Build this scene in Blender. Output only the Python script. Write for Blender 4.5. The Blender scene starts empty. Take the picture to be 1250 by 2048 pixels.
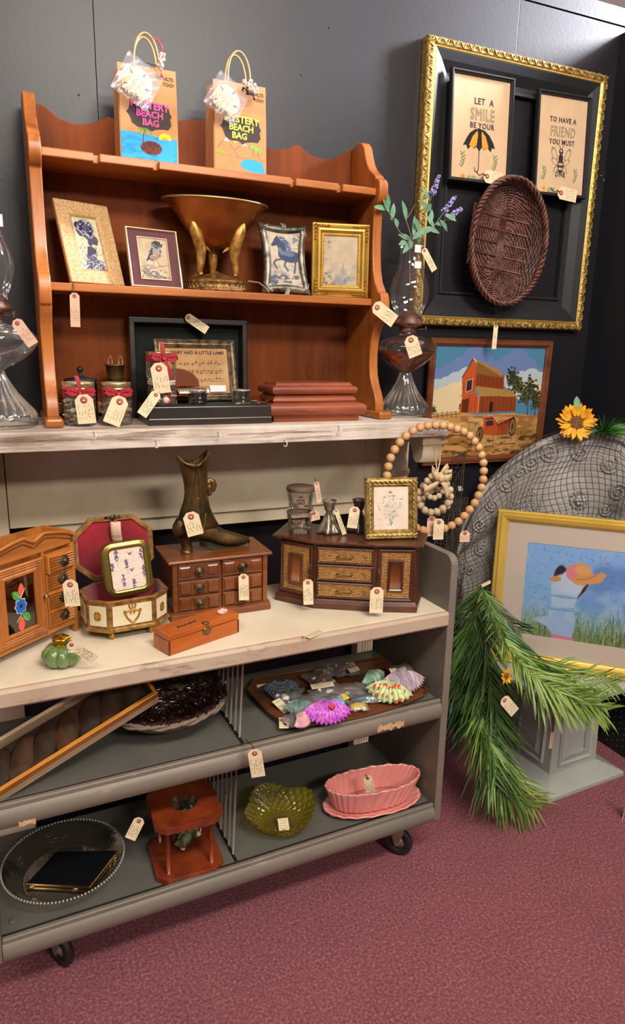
import bpy, math, random
import numpy as np
from mathutils import Vector, Matrix
R=math.radians; PI=math.pi; TAU=2*PI
random.seed(7)
scene=bpy.context.scene; COL=scene.collection
# ------------------------------------------------------------ camera
FPX=1376.8; PITCH,YAW,ROLL=R(13.485),R(23.897),R(1.189)
_F=Vector((math.sin(YAW)*math.cos(PITCH),math.cos(YAW)*math.cos(PITCH),-math.sin(PITCH)))
_r=Vector((math.cos(YAW),-math.sin(YAW),0)); _u=_r.cross(_F)
_R=_r*math.cos(ROLL)+_u*math.sin(ROLL); _U=_u*math.cos(ROLL)-_r*math.sin(ROLL)
CAM=Vector((0,0,1.55))
cam=bpy.data.cameras.new('camera'); camo=bpy.data.objects.new('camera',cam); COL.objects.link(camo)
cam.sensor_fit='VERTICAL'; cam.sensor_height=36; cam.lens=36*FPX/2048; cam.clip_start=.02
m=Matrix.Identity(4)
for i in range(3): m[i][0]=_R[i]; m[i][1]=_U[i]; m[i][2]=-_F[i]; m[i][3]=CAM[i]
camo.matrix_world=m; scene.camera=camo
def _ray(x,y): return _F*FPX+_R*(x-625)-_U*(y-1024)
def GZ(x,y,z):                                     # where a sight line meets the level z (a shelf, the floor)
    d=_ray(x,y); return CAM+d*((z-CAM.z)/d.z)
def GY(x,y,Y):                                     # where a sight line meets the upright plane at depth Y
    d=_ray(x,y); return CAM+d*(Y/d.y)
# ------------------------------------------------------------ world, lights, exposure
w=bpy.data.worlds.new('world'); scene.world=w; w.use_nodes=True
w.node_tree.nodes['Background'].inputs[0].default_value=(1,.92,.82,1); w.node_tree.nodes['Background'].inputs[1].default_value=.26
def area(name,loc,target,sx,sy,power,col=(1,.92,.79)):
    l=bpy.data.lights.new(name,'AREA'); l.shape='RECTANGLE'; l.size=sx; l.size_y=sy; l.energy=power; l.color=col
    o=bpy.data.objects.new(name,l); COL.objects.link(o); o.location=loc
    o.rotation_euler=(Vector(target)-Vector(loc)).to_track_quat('-Z','Y').to_euler(); return o
area('light_right',(5.2,1.0,4.17),(1.0,2.1,2.3),.5,1.5,1700,(.88,.90,1))
area('light_front',(.8,-.55,3.36),(.9,1.5,.5),1.3,.32,85)
area('light_front',(-1.1,-.4,3.36),(.4,1.5,.6),1.3,.32,34)
area('light_behind',(1.2,-2.6,3.36),(1.0,1.6,.8),1.3,.32,105)
scene.cycles.transparent_max_bounces=32
scene.view_settings.view_transform='Standard'; scene.view_settings.look='None'
scene.view_settings.gamma=1; scene.view_settings.use_curve_mapping=False; scene.view_settings.exposure=-0.12
# ------------------------------------------------------------ helpers
def lin(c):
    if isinstance(c,str): c=tuple(int(c[i:i+2],16)/255 for i in (0,2,4))
    return tuple(x/12.92 if x<=.04045 else ((x+.055)/1.055)**2.4 for x in c[:3])
class MB:
    def __init__(s): s.v=[]; s.f=[]; s.s=[]
    def add(s,vs,fs,smooth=False,M=None):
        n=len(s.v)
        if M is not None: vs=[M@Vector(p) for p in vs]
        s.v+= [tuple(p) for p in vs]; s.f+=[tuple(i+n for i in f) for f in fs]; s.s+=[smooth]*len(fs); return s
    def box(s,x0,x1,y0,y1,z0,z1,M=None):
        return s.add([(x0,y0,z0),(x1,y0,z0),(x1,y1,z0),(x0,y1,z0),(x0,y0,z1),(x1,y0,z1),(x1,y1,z1),(x0,y1,z1)],
          [(0,3,2,1),(4,5,6,7),(0,1,5,4),(1,2,6,5),(2,3,7,6),(3,0,4,7)],False,M)
    def prism(s,poly,axis,a,b,M=None,smooth=False):
        n=len(poly); f={'x':lambda p,t:(t,p[0],p[1]),'y':lambda p,t:(p[0],t,p[1]),'z':lambda p,t:(p[0],p[1],t)}[axis]
        vs=[f(p,a) for p in poly]+[f(p,b) for p in poly]
        s.add(vs,[tuple(range(n)),tuple(range(2*n-1,n-1,-1))],False,M)
        k=len(s.v)-2*n
        for i in range(n):
            j=(i+1)%n; s.f.append((k+i,k+n+i,k+n+j,k+j)); s.s.append(smooth)
        return s
    def surf(s,fn,nu,nv,cu=False,cv=False,smooth=True,M=None):
        vs=[fn(i/(nu if cu else nu-1),j/(nv if cv else nv-1)) for i in range(nu) for j in range(nv)]
        fs=[]
        for i in range(nu if cu else nu-1):
            for j in range(nv if cv else nv-1):
                a=i*nv+j; b=((i+1)%nu)*nv+j; c=((i+1)%nu)*nv+(j+1)%nv; d=i*nv+(j+1)%nv
                fs.append((a,b,c,d))
        return s.add(vs,fs,smooth,M)
    def lathe(s,prof,n=32,c=(0,0,0),fn=None,sx=1,sy=1,M=None,cap=True):
        def p(u,v):
            k=v*(len(prof)-1); i=int(round(k)); r,z=prof[i]; t=u*TAU
            if fn: r=fn(t,r,z)
            return (c[0]+r*sx*math.cos(t),c[1]+r*sy*math.sin(t),c[2]+z)
        s.surf(p,n,len(prof),cu=True,M=M)
        m=len(prof); k=len(s.v)-n*m
        if cap:
            if prof[0][0]>1e-5: s.f.append(tuple(k+i*m for i in range(n))[::-1]); s.s.append(False)
            if prof[-1][0]>1e-5: s.f.append(tuple(k+i*m+m-1 for i in range(n))); s.s.append(False)
        return s
    def tube(s,pts,r=.002,n=6,closed=False,M=None,flat=1):
        P=[Vector(p) for p in pts]; N=len(P); rr=r if isinstance(r,(list,tuple)) else [r]*N
        T=[]
        for i in range(N):
            a=P[i-1] if (i>0 or closed) else P[i]; b=P[(i+1)%N] if (i<N-1 or closed) else P[i]
            t=(b-a); T.append(t.normalized() if t.length>1e-9 else Vector((0,0,1)))
        u=T[0].orthogonal().normalized(); vs=[]
        for i in range(N):
            u=(u-T[i]*u.dot(T[i])); u=u.normalized() if u.length>1e-6 else T[i].orthogonal().normalized()
            v=T[i].cross(u)
            for k in range(n):
                a=TAU*k/n; vs.append(P[i]+(u*math.cos(a)+v*math.sin(a)*flat)*rr[i])
        fs=[]
        for i in range(N if closed else N-1):
            for k in range(n):
                j=(i+1)%N; fs.append((i*n+k,j*n+k,j*n+(k+1)%n,i*n+(k+1)%n))
        if not closed: fs+= [tuple(range(n))[::-1],tuple(range((N-1)*n,N*n))]
        return s.add(vs,fs,True,M)
    def cyl(s,a,b,r0,r1=None,n=16): return s.tube([a,b],[r0,r0 if r1 is None else r1],n)
    def ball(s,c,r,nu=16,nv=10,M=None):
        if not isinstance(r,(tuple,list)): r=(r,r,r)
        return s.surf(lambda u,v:(c[0]+r[0]*math.cos(u*TAU)*math.sin(v*PI),c[1]+r[1]*math.sin(u*TAU)*math.sin(v*PI),c[2]-r[2]*math.cos(v*PI)),nu,nv,cu=True,M=M)
    def build(s,name,mat,parent=None,bev=0,loc=None,rot=None,solid=0,sub=0,**kw):
        me=bpy.data.meshes.new(name); me.from_pydata(s.v,[],s.f)
        me.polygons.foreach_set('use_smooth',s.s); me.update()
        return link(name,me,mat,parent,bev,loc,rot,solid,sub,**kw)
def link(name,me,mat,parent=None,bev=0,loc=None,rot=None,solid=0,sub=0,hn=0,**kw):
    o=bpy.data.objects.new(name,me); COL.objects.link(o)
    if mat is not None and not me.materials: me.materials.append(mat)
    if parent is not None: o.parent=parent
    if loc is not None: o.location=loc
    if rot is not None: o.rotation_euler=rot
    if solid: md=o.modifiers.new('solid','SOLIDIFY'); md.thickness=solid; md.offset=0
    if bev: md=o.modifiers.new('bevel','BEVEL'); md.width=bev; md.segments=2; md.limit_method='ANGLE'; md.angle_limit=R(35)
    if hn and bev: me.polygons.foreach_set('use_smooth',[True]*len(me.polygons)); md.harden_normals=True
    if sub: md=o.modifiers.new('sub','SUBSURF'); md.levels=sub; md.render_levels=sub
    for k,v in kw.items(): o[k]=v
    return o
def tag(o,label,cat,group=None,kind=None):
    o['label']=label; o['category']=cat
    if group: o['group']=group
    if kind: o['kind']=kind
    return o
def thing(name,label,cat,loc=(0,0,0),rot=(0,0,0),group=None):
    o=bpy.data.objects.new(name,None); COL.objects.link(o); o.empty_display_size=.05
    o.location=loc; o.rotation_euler=rot; return tag(o,label,cat,group)
def copy_tree(o,parent=None):
    c=o.copy(); COL.objects.link(c)
    if parent is not None: c.parent=parent
    for ch in list(o.children): copy_tree(ch,c)
    return c
# ------------------------------------------------------------ materials
def nodes(name):
    m=bpy.data.materials.new(name); m.use_nodes=True; nt=m.node_tree
    return m,nt,nt.nodes['Principled BSDF'],nt.nodes,nt.links
def mat(name,c,rough=.5,metal=0,var=0,vs=20,bump=0,bs=200,spec=.5,c2=None,coat=0,stretch=(1,1,1),detail=3,sheen=0):
    m,nt,b,N,L=nodes(name); c=lin(c)
    b.inputs['Base Color'].default_value=(*c,1); b.inputs['Roughness'].default_value=rough; b.inputs['Metallic'].default_value=metal
    b.inputs['Specular IOR Level'].default_value=spec; b.inputs['Coat Weight'].default_value=coat; b.inputs['Coat Roughness'].default_value=.15
    b.inputs['Sheen Weight'].default_value=sheen
    if var or bump:
        tc=N.new('ShaderNodeTexCoord'); mp=N.new('ShaderNodeMapping'); mp.inputs['Scale'].default_value=stretch; L.new(tc.outputs['Object'],mp.inputs[0])
    if var:
        n=N.new('ShaderNodeTexNoise'); n.inputs['Scale'].default_value=vs; n.inputs['Detail'].default_value=detail; L.new(mp.outputs[0],n.inputs['Vector'])
        rp=N.new('ShaderNodeValToRGB'); e=rp.color_ramp.elements
        d=lin(c2) if c2 else tuple(x*(1-var) for x in c)
        e[0].position=.35; e[0].color=(*d,1); e[1].position=.65; e[1].color=(*c,1)
        L.new(n.outputs['Fac'],rp.inputs[0]); L.new(rp.outputs[0],b.inputs['Base Color'])
    if bump:
        n=N.new('ShaderNodeTexNoise'); n.inputs['Scale'].default_value=bs; n.inputs['Detail'].default_value=3; L.new(mp.outputs[0],n.inputs['Vector'])
        bp=N.new('ShaderNodeBump'); bp.inputs['Strength'].default_value=bump; bp.inputs['Distance'].default_value=.002
        L.new(n.outputs['Fac'],bp.inputs['Height']); L.new(bp.outputs[0],b.inputs['Normal'])
    return m
def wood(name,c,c2,axis='x',sc=18,rough=.35,coat=.3,bump=.15,spec=.4):
    st={'x':(.12,1,1),'y':(1,.12,1),'z':(1,1,.12)}[axis]
    m,nt,b,N,L=nodes(name); tc=N.new('ShaderNodeTexCoord'); mp=N.new('ShaderNodeMapping'); mp.inputs['Scale'].default_value=st; L.new(tc.outputs['Object'],mp.inputs[0])
    n=N.new('ShaderNodeTexNoise'); n.inputs['Scale'].default_value=sc; n.inputs['Detail'].default_value=6; n.inputs['Roughness'].default_value=.62; n.inputs['Distortion'].default_value=.7
    n2=N.new('ShaderNodeTexNoise'); n2.inputs['Scale'].default_value=sc*14; n2.inputs['Detail'].default_value=2
    L.new(mp.outputs[0],n.inputs['Vector']); L.new(mp.outputs[0],n2.inputs['Vector'])
    rp=N.new('ShaderNodeValToRGB'); e=rp.color_ramp.elements; e[0].position=.36; e[0].color=(*lin(c2),1); e[1].position=.62; e[1].color=(*lin(c),1)
    mx=N.new('ShaderNodeMixRGB'); mx.blend_type='MULTIPLY'; mx.inputs[0].default_value=.35
    L.new(n.outputs['Fac'],rp.inputs[0]); L.new(rp.outputs[0],mx.inputs[1]); L.new(n2.outputs['Fac'],mx.inputs[2])
    mu=N.new('ShaderNodeMixRGB'); mu.blend_type='MULTIPLY'; mu.inputs[0].default_value=1; mu.inputs[2].default_value=(1.22,1.22,1.22,1)
    L.new(mx.outputs[0],mu.inputs[1]); L.new(mu.outputs[0],b.inputs['Base Color'])
    b.inputs['Roughness'].default_value=rough; b.inputs['Specular IOR Level'].default_value=spec; b.inputs['Coat Weight'].default_value=coat; b.inputs['Coat Roughness'].default_value=.25
    bp=N.new('ShaderNodeBump'); bp.inputs['Strength'].default_value=bump; bp.inputs['Distance'].default_value=.001
    L.new(n2.outputs['Fac'],bp.inputs['Height']); L.new(bp.outputs[0],b.inputs['Normal']); return m
def worn(name,c,chip,thr=.62,sc=9,stretch=(1,1,1),rough=.55,c3=None,bump=.2,soft=.03,fine=60):
    """painted surface with chips through to the layer below and a little grime"""
    m,nt,b,N,L=nodes(name); tc=N.new('ShaderNodeTexCoord'); mp=N.new('ShaderNodeMapping'); mp.inputs['Scale'].default_value=stretch; L.new(tc.outputs['Object'],mp.inputs[0])
    n=N.new('ShaderNodeTexNoise'); n.inputs['Scale'].default_value=sc; n.inputs['Detail'].default_value=9; n.inputs['Roughness'].default_value=.7; L.new(mp.outputs[0],n.inputs['Vector'])
    rp=N.new('ShaderNodeValToRGB'); e=rp.color_ramp.elements; e[0].position=thr; e[0].color=(0,0,0,1); e[1].position=thr+soft; e[1].color=(1,1,1,1); L.new(n.outputs['Fac'],rp.inputs[0])
    g=N.new('ShaderNodeTexNoise'); g.inputs['Scale'].default_value=5; g.inputs['Detail'].default_value=5; L.new(tc.outputs['Object'],g.inputs['Vector'])
    g2=N.new('ShaderNodeValToRGB'); e=g2.color_ramp.elements; e[0].position=.35; e[0].color=(*lin(c3 or c),1); e[1].position=.6; e[1].color=(*lin(c),1); L.new(g.outputs['Fac'],g2.inputs[0])
    mx=N.new('ShaderNodeMixRGB'); mx.inputs[2].default_value=(*lin(chip),1); L.new(rp.outputs[0],mx.inputs[0]); L.new(g2.outputs[0],mx.inputs[1]); L.new(mx.outputs[0],b.inputs['Base Color'])
    b.inputs['Roughness'].default_value=rough
    f=N.new('ShaderNodeTexNoise'); f.inputs['Scale'].default_value=fine; f.inputs['Detail'].default_value=4; L.new(mp.outputs[0],f.inputs['Vector'])
    ad=N.new('ShaderNodeMath'); ad.operation='SUBTRACT'; L.new(f.outputs['Fac'],ad.inputs[0]); L.new(rp.outputs[0],ad.inputs[1])
    bp=N.new('ShaderNodeBump'); bp.inputs['Strength'].default_value=bump; bp.inputs['Distance'].default_value=.003; L.new(ad.outputs[0],bp.inputs['Height']); L.new(bp.outputs[0],b.inputs['Normal']); return m
def glass(name,c='FFFFFF',tint=.96,rough=.03,ior=1.5,mult=1.0,bump=0,bs=60,add=0.0,haze=0,hc='FFFFFF'):
    """thin clear glass: see-through with a Fresnel reflection"""
    m=bpy.data.materials.new(name); m.use_nodes=True; nt=m.node_tree; N=nt.nodes; L=nt.links; N.clear()
    o=N.new('ShaderNodeOutputMaterial'); t=N.new('ShaderNodeBsdfTransparent'); cc=lin(c); t.inputs[0].default_value=(cc[0]*tint,cc[1]*tint,cc[2]*tint,1)
    g=N.new('ShaderNodeBsdfGlossy'); g.inputs['Roughness'].default_value=rough; g.inputs[0].default_value=(.95,.95,.95,1)
    fr=N.new('ShaderNodeLayerWeight'); fr.inputs['Blend'].default_value=.28
    ma=N.new('ShaderNodeMath'); ma.operation='MULTIPLY_ADD'; ma.inputs[1].default_value=mult; ma.inputs[2].default_value=.03+add; ma.use_clamp=True
    L.new(fr.outputs['Fresnel'],ma.inputs[0]); mx=N.new('ShaderNodeMixShader'); L.new(ma.outputs[0],mx.inputs[0]); L.new(_hz(N,L,t,haze,hc),mx.inputs[1]); L.new(g.outputs[0],mx.inputs[2]); L.new(mx.outputs[0],o.inputs[0])
    if bump:
        tc=N.new('ShaderNodeTexCoord'); n=N.new('ShaderNodeTexNoise'); n.inputs['Scale'].default_value=bs; L.new(tc.outputs['Object'],n.inputs['Vector'])
        bp=N.new('ShaderNodeBump'); bp.inputs['Strength'].default_value=bump; bp.inputs['Distance'].default_value=.004; L.new(n.outputs['Fac'],bp.inputs['Height'])
        L.new(bp.outputs[0],g.inputs['Normal']); L.new(bp.outputs[0],fr.inputs['Normal'])
    return m
def _hz(N,L,t,haze,hc):
    if not haze: return t.outputs[0]
    d=N.new('ShaderNodeBsdfDiffuse'); d.inputs[0].default_value=(*lin(hc),1); m=N.new('ShaderNodeMixShader'); m.inputs[0].default_value=haze
    L.new(t.outputs[0],m.inputs[1]); L.new(d.outputs[0],m.inputs[2]); return m.outputs[0]
def paintmat(name,rough=.8,spec=.2,bump=0,bs=400):
    m,nt,b,N,L=nodes(name); a=N.new('ShaderNodeAttribute'); a.attribute_name='Col'; L.new(a.outputs['Color'],b.inputs['Base Color'])
    b.inputs['Roughness'].default_value=rough; b.inputs['Specular IOR Level'].default_value=spec
    if bump:
        tc=N.new('ShaderNodeTexCoord'); n=N.new('ShaderNodeTexNoise'); n.inputs['Scale'].default_value=bs; L.new(tc.outputs['Object'],n.inputs['Vector'])
        bp=N.new('ShaderNodeBump'); bp.inputs['Strength'].default_value=bump; bp.inputs['Distance'].default_value=.001; L.new(n.outputs['Fac'],bp.inputs['Height']); L.new(bp.outputs[0],b.inputs['Normal'])
    return m
# ------------------------------------------------------------ painted sheets (colour per vertex, drawn by code)
def vnoise(X,Y,seed=0):
    xi=np.floor(X).astype(int); yi=np.floor(Y).astype(int); fx=X-xi; fy=Y-yi; fx=fx*fx*(3-2*fx); fy=fy*fy*(3-2*fy)
    def h(a,b):
        n=(a*374761393+b*668265263+seed*1442695041)&0x7fffffff; n=((n^(n>>13))*1274126177)&0x7fffffff; return ((n^(n>>16))&0xffff)/65535.
    return (h(xi,yi)*(1-fx)+h(xi+1,yi)*fx)*(1-fy)+(h(xi,yi+1)*(1-fx)+h(xi+1,yi+1)*fx)*fy
class Cv:
    """canvas in units 0..W across and 0..H down"""
    def __init__(s,W,H,n,bg='FFFFFF'):
        s.W,s.H=W,H; s.nx=n; s.ny=max(2,int(n*H/W)); x=np.linspace(0,W,s.nx); y=np.linspace(0,H,s.ny)
        s.Y,s.X=np.meshgrid(y,x,indexing='ij'); s.C=np.zeros(s.X.shape+(3,)); s.C[:]=lin(bg)
    def mix(s,M,c,a=1.):
        M=np.clip(M*a,0,1)[...,None]; s.C=s.C*(1-M)+np.array(lin(c))*M; return s
    def inpoly(s,pts):
        r=np.zeros(s.X.shape,bool); n=len(pts)
        for i in range(n):
            x1,y1=pts[i]; x2,y2=pts[(i+1)%n]
            if y1==y2: continue
            c=((y1>s.Y)!=(y2>s.Y))&(s.X<(x2-x1)*(s.Y-y1)/(y2-y1)+x1); r^=c
        return r
    def poly(s,pts,c,a=1.): return s.mix(s.inpoly(pts).astype(float),c,a)
    def ell(s,cx,cy,rx,ry,c,a=1.,ang=0,soft=.15):
        t=R(ang); dx=s.X-cx; dy=s.Y-cy; u=(dx*math.cos(t)+dy*math.sin(t))/rx; v=(-dx*math.sin(t)+dy*math.cos(t))/ry
        d=np.sqrt(u*u+v*v); return s.mix(np.clip((1-d)/soft+.5,0,1),c,a)
    def line(s,pts,w,c,a=1.):
        M=np.zeros(s.X.shape)
        for i in range(len(pts)-1):
            x1,y1=pts[i]; x2,y2=pts[i+1]; dx,dy=x2-x1,y2-y1; l=dx*dx+dy*dy+1e-9
            t=np.clip(((s.X-x1)*dx+(s.Y-y1)*dy)/l,0,1); d=np.hypot(s.X-x1-t*dx,s.Y-y1-t*dy); M=np.maximum(M,np.clip((w/2-d)/(w*.3)+.5,0,1))
        return s.mix(M,c,a)
    def noise(s,sc,c,lo=.5,hi=.7,a=1.,seed=0,sx=1,sy=1,mask=None):
        n=vnoise(s.X*sc*sx,s.Y*sc*sy,seed)*.6+vnoise(s.X*sc*sx*2.1,s.Y*sc*sy*2.1,seed+5)*.4
        M=np.clip((n-lo)/(hi-lo),0,1)
        if mask is not None: M=M*mask
        return s.mix(M,c,a)
    def build(s,name,w,h,mt,parent,M=None,wave=None,**kw):
        xs=(s.X/s.W-.5)*w; zs=h-(s.Y/s.H)*h; ys=np.zeros_like(xs)
        if wave: ys=wave(xs,zs)
        V=np.stack([xs,ys,zs],-1).reshape(-1,3)
        if M is not None:
            A=np.array(M); V=V@A[:3,:3].T+A[:3,3]
        nx,ny=s.nx,s.ny; idx=np.arange(nx*ny).reshape(ny,nx)
        F=np.stack([idx[1:,:-1],idx[1:,1:],idx[:-1,1:],idx[:-1,:-1]],-1).reshape(-1,4)
        me=bpy.data.meshes.new(name); me.from_pydata(V.tolist(),[],F.tolist())
        ca=me.color_attributes.new('Col','FLOAT_COLOR','POINT'); c=np.ones((nx*ny,4)); c[:,:3]=s.C.reshape(-1,3); ca.data.foreach_set('color',c.ravel())
        return link(name,me,mt,parent,**kw)
def mk_text(name,body,size,mt,parent,M,align='CENTER',outline=0,shear=0,space=1.0,ext=.0003,bold=0):
    cu=bpy.data.curves.new(name,'FONT'); cu.body=body; cu.size=size; cu.align_x=align; cu.shear=shear; cu.space_character=space; cu.resolution_u=2
    if outline: cu.fill_mode='NONE'; cu.bevel_depth=outline; cu.bevel_resolution=0
    else: cu.extrude=ext; cu.offset=bold
    t=bpy.data.objects.new('t',cu); COL.objects.link(t)
    me=bpy.data.meshes.new_from_object(t); bpy.data.objects.remove(t); bpy.data.curves.remove(cu); me.name=name
    me.transform(M@Matrix.Rotation(R(90),4,'X')); me.materials.clear(); return link(name,me,mt,parent)
def T(x=0,y=0,z=0): return Matrix.Translation((x,y,z))
def RX(a): return Matrix.Rotation(R(a),4,'X')
def RY(a): return Matrix.Rotation(R(a),4,'Y')
def RZ(a): return Matrix.Rotation(R(a),4,'Z')
def S3(x,y,z): return Matrix.Diagonal((x,y,z,1))
def moulding(w,h,prof,mb=None):
    """rectangular frame: profile of (inset, proud) swept round; local x right, z up, bottom edge at z=0, front towards -y"""
    mb=mb or MB(); n=len(prof); vs=[]
    for i,o in prof:
        vs+=[(-w/2+i,-o,i),(w/2-i,-o,i),(w/2-i,-o,h-i),(-w/2+i,-o,h-i)]
    fs=[(k*4+a,k*4+(a+1)%4,((k+1)%n)*4+(a+1)%4,((k+1)%n)*4+a) for k in range(n) for a in range(4)]
    return mb.add(vs,fs)
def card(w,h,t=.002,y=0,x=0,z=0): return MB().box(x-w/2,x+w/2,y,y+t,z,z+h)
M_=dict()
def pm(k): return M_[k]
M_['paper']=mat('cream card','E0D0AE',.8,var=.06,vs=30)
M_['paperpink']=mat('pinkish card','DDB9A2',.8,var=.06,vs=30)
M_['eyelet']=mat('red paper eyelet','A8584A',.8)
M_['ink']=mat('dark ink','241C18',.7)
M_['pink']=mat('faded red ink','9A4A3C',.7)
M_['thread']=mat('dark thread','1A1214',.8)
M_['glass']=glass('clear glass',mult=.7,haze=.012)
M_['pane']=glass('picture glass',mult=.3,rough=.02,add=-.01)
M_['paint']=paintmat('printed paper',.7,.2)
M_['clothpaint']=paintmat('stitched cloth',.95,.05,bump=.5,bs=900)
def handwriting(parent,w,l,rows,y=-.0009,seed=1,along=True,m='ink',z0=.14,x0=-.4,wd=.00042):
    rd=random.Random(seed); mb=MB()
    for r in range(rows):
        c=(-.5+(r+.8)/(rows+.6))*w; a=l*z0+rd.random()*l*.06; e=l*(.78-rd.random()*.2); p=[]
        while a<e:
            p.append((c+rd.uniform(-.3,.3)*w/rows*.9,a)); a+=w/rows*rd.uniform(.12,.4)
            if rd.random()<.14 and len(p)>2: _rib(mb,p,wd,y,along,l,w); p=[]; a+=w/rows*.5
        if len(p)>2: _rib(mb,p,wd,y,along,l,w)
    if mb.v: mb.build('handwriting',pm(m),parent,kind='stuff')
def _rib(mb,p,wd,y,along,l,w):
    vs=[]
    for i,(a,b) in enumerate(p):
        vs+=[(a-wd,y,-l+b if along else b),(a+wd,y,-l+b+wd if along else b+wd)]
    mb.add(vs,[(2*i,2*i+1,2*i+3,2*i+2) for i in range(len(p)-1)])
NT=[0]
def price_tag(hole,end,wpx,label,ties=None,col='paper',rows=5,ink='ink',normal=(-.35,-1,.05),bend=0,eyelet=True):
    """paper price tag: hole end, far end (world points), width in photo pixels at that depth"""
    a=Vector(hole); b=Vector(end); d=(a-b); 
    sc=(a-CAM).dot(_F)/FPX; w=wpx*sc; L0=d.length*1.12; zd=d.normalized(); n=Vector(normal); n=(n-zd*n.dot(zd)).normalized(); xd=(-n).cross(zd)
    NT[0]+=1
    t=thing('price_tag',label,'price tag',a,group='handwritten price tags')
    Mx=Matrix.Identity(4)
    for i in range(3): Mx[i][0]=xd[i]; Mx[i][1]=-n[i]; Mx[i][2]=zd[i]; Mx[i][3]=a[i]
    t.matrix_world=Mx
    q=w*.28; top=min(w*.22,L0*.12)
    pl=[(-w/2,-L0+top),(w/2,-L0+top),(w/2,top-q),(w/2-q,top),(-w/2+q,top),(-w/2,top-q)]
    N=8
    mb=MB(); 
    if bend:
        def f(u,v):
            z=top-q-(L0-q)*v; return ((u-.5)*w,-bend*math.sin(v*PI*1.5)*L0,z)
        mb.surf(f,4,N); mb.build('card',pm(col),t,solid=.0006)
    else: mb.prism(pl,'y',-.0003,.0003); mb.build('card',pm(col),t)
    r=w*.2
    if eyelet: MB().lathe([(r*.35,0),(r,0),(r,.0004),(r*.35,.0004)],14,M=T(0,-.0003,-r*.55)@RX(90),cap=False).build('eyelet',pm('eyelet'),t)
    handwriting(t,w,L0-top,rows,seed=NT[0],m=ink,y=-.0006)
    if ties:
        im=Mx.inverted(); pts=[im@Vector(p) for p in ties]; e=Vector((0,-.0012,-r*.5))
        for k in (-1,1):
            P=[e]; prev=e
            for i,p in enumerate(pts):
                mid=(prev+p)/2+Vector((k*.0022,-.001,-.002)); P+=[mid,p]; prev=p
            MB().tube(P,.0007,5).build('string',pm('thread'),t)
    return t
# ============================================================ the room
WY=2.14; MZ=1.3375; TZ=.838; SZ=.558; BZ=.212
def carpet():
    m,nt,b,N,L=nodes('rose carpet'); tc=N.new('ShaderNodeTexCoord')
    n=N.new('ShaderNodeTexNoise'); n.inputs['Scale'].default_value=130; n.inputs['Detail'].default_value=7; n.inputs['Roughness'].default_value=.8; L.new(tc.outputs['Object'],n.inputs['Vector'])
    g=N.new('ShaderNodeTexNoise'); g.inputs['Scale'].default_value=6; g.inputs['Detail'].default_value=3; L.new(tc.outputs['Object'],g.inputs['Vector'])
    rp=N.new('ShaderNodeValToRGB'); e=rp.color_ramp.elements; e[0].position=.33; e[0].color=(*lin('743A46'),1); e[1].position=.68; e[1].color=(*lin('C8949E'),1)
    k=e.new(.5); k.color=(*lin('955862'),1); L.new(n.outputs['Fac'],rp.inputs[0])
    mx=N.new('ShaderNodeMixRGB'); mx.blend_type='MULTIPLY'; mx.inputs[0].default_value=.25; L.new(rp.outputs[0],mx.inputs[1]); L.new(g.outputs['Fac'],mx.inputs[2]); L.new(mx.outputs[0],b.inputs['Base Color'])
    b.inputs['Roughness'].default_value=1; b.inputs['Specular IOR Level'].default_value=.1
    bp=N.new('ShaderNodeBump'); bp.inputs['Strength'].default_value=.9; bp.inputs['Distance'].default_value=.004; L.new(n.outputs['Fac'],bp.inputs['Height']); L.new(bp.outputs[0],b.inputs['Normal']); return m
wallm=mat('charcoal wall paint','18161E',.42,var=.2,vs=3,bump=.12,bs=90,c2='131218',spec=.42)
darkm=mat('dark wall paint','14161D',.6,var=.3,vs=4,spec=.3)
MB().box(-3,4.5,-3.5,6,-.02,0).build('floor',carpet(),kind='structure')
MB().box(-6,9,-5,9,4.6,4.62).build('ceiling',mat('off white ceiling','E4CDBE',.9),kind='structure')
wb=MB().box(-3,4.5,WY+.012,WY+.05,0,2.75).build('wall_back',darkm,kind='structure')
seams=[-3,-.94,.285,1.668,4.5]
for a,b in zip(seams,seams[1:]): MB().box(a+.0007,b-.0007,WY,WY+.012,0,2.69).build('panel',wallm,wb,bev=.001)
MB().box(-3,4.5,WY-.001,WY+.012,2.694,2.75).build('top_rail',wallm,wb,bev=.001)
nl=MB()
for x,y in ((659,56),(603,150),(772,155),(158,190)): p=GY(x,y,WY); nl.ball(p,(.003,.0015,.003),8,6)
nl.build('nail_hole',darkm,wb,kind='stuff')
pegm=None
def pegboard():
    m,nt,b,N,L=nodes('navy pegboard'); tc=N.new('ShaderNodeTexCoord'); sp=N.new('ShaderNodeSeparateXYZ'); L.new(tc.outputs['Object'],sp.inputs[0])
    b.inputs['Base Color'].default_value=(*lin('15171F'),1); b.inputs['Roughness'].default_value=.5; return m
wr=MB().box(2.12,2.15,-.6,2.14,0,2.665).build('wall_right',pegboard(),kind='structure')
holes=MB(); 
for i in range(30):
    for j in range(28):
        y=2.0-i*.0254; z=.03+j*.0254+( .0127 if i%2 else 0); holes.ball((2.1195,y,z),(.0006,.0028,.0028),8,4)
holes.build('peg_hole',mat('pale peg hole','6E7684',.8),wr,kind='stuff')
ch=MB(); rd=random.Random(3)
for k in range(34):
    cx,cy=rd.choice(((1238,352),(1222,366),(1240,395),(1206,362))); p=GY(cx+rd.gauss(0,7),cy+rd.gauss(0,5),WY); s=rd.uniform(.001,.005)
    ch.box(p.x-s*rd.uniform(.5,2),p.x+s,WY-.0006,WY,p.z-s*.5,p.z+s*.5)
ch.build('paint_chip',mat('pale scuff','8C8C90',.8),wb,kind='stuff')
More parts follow.
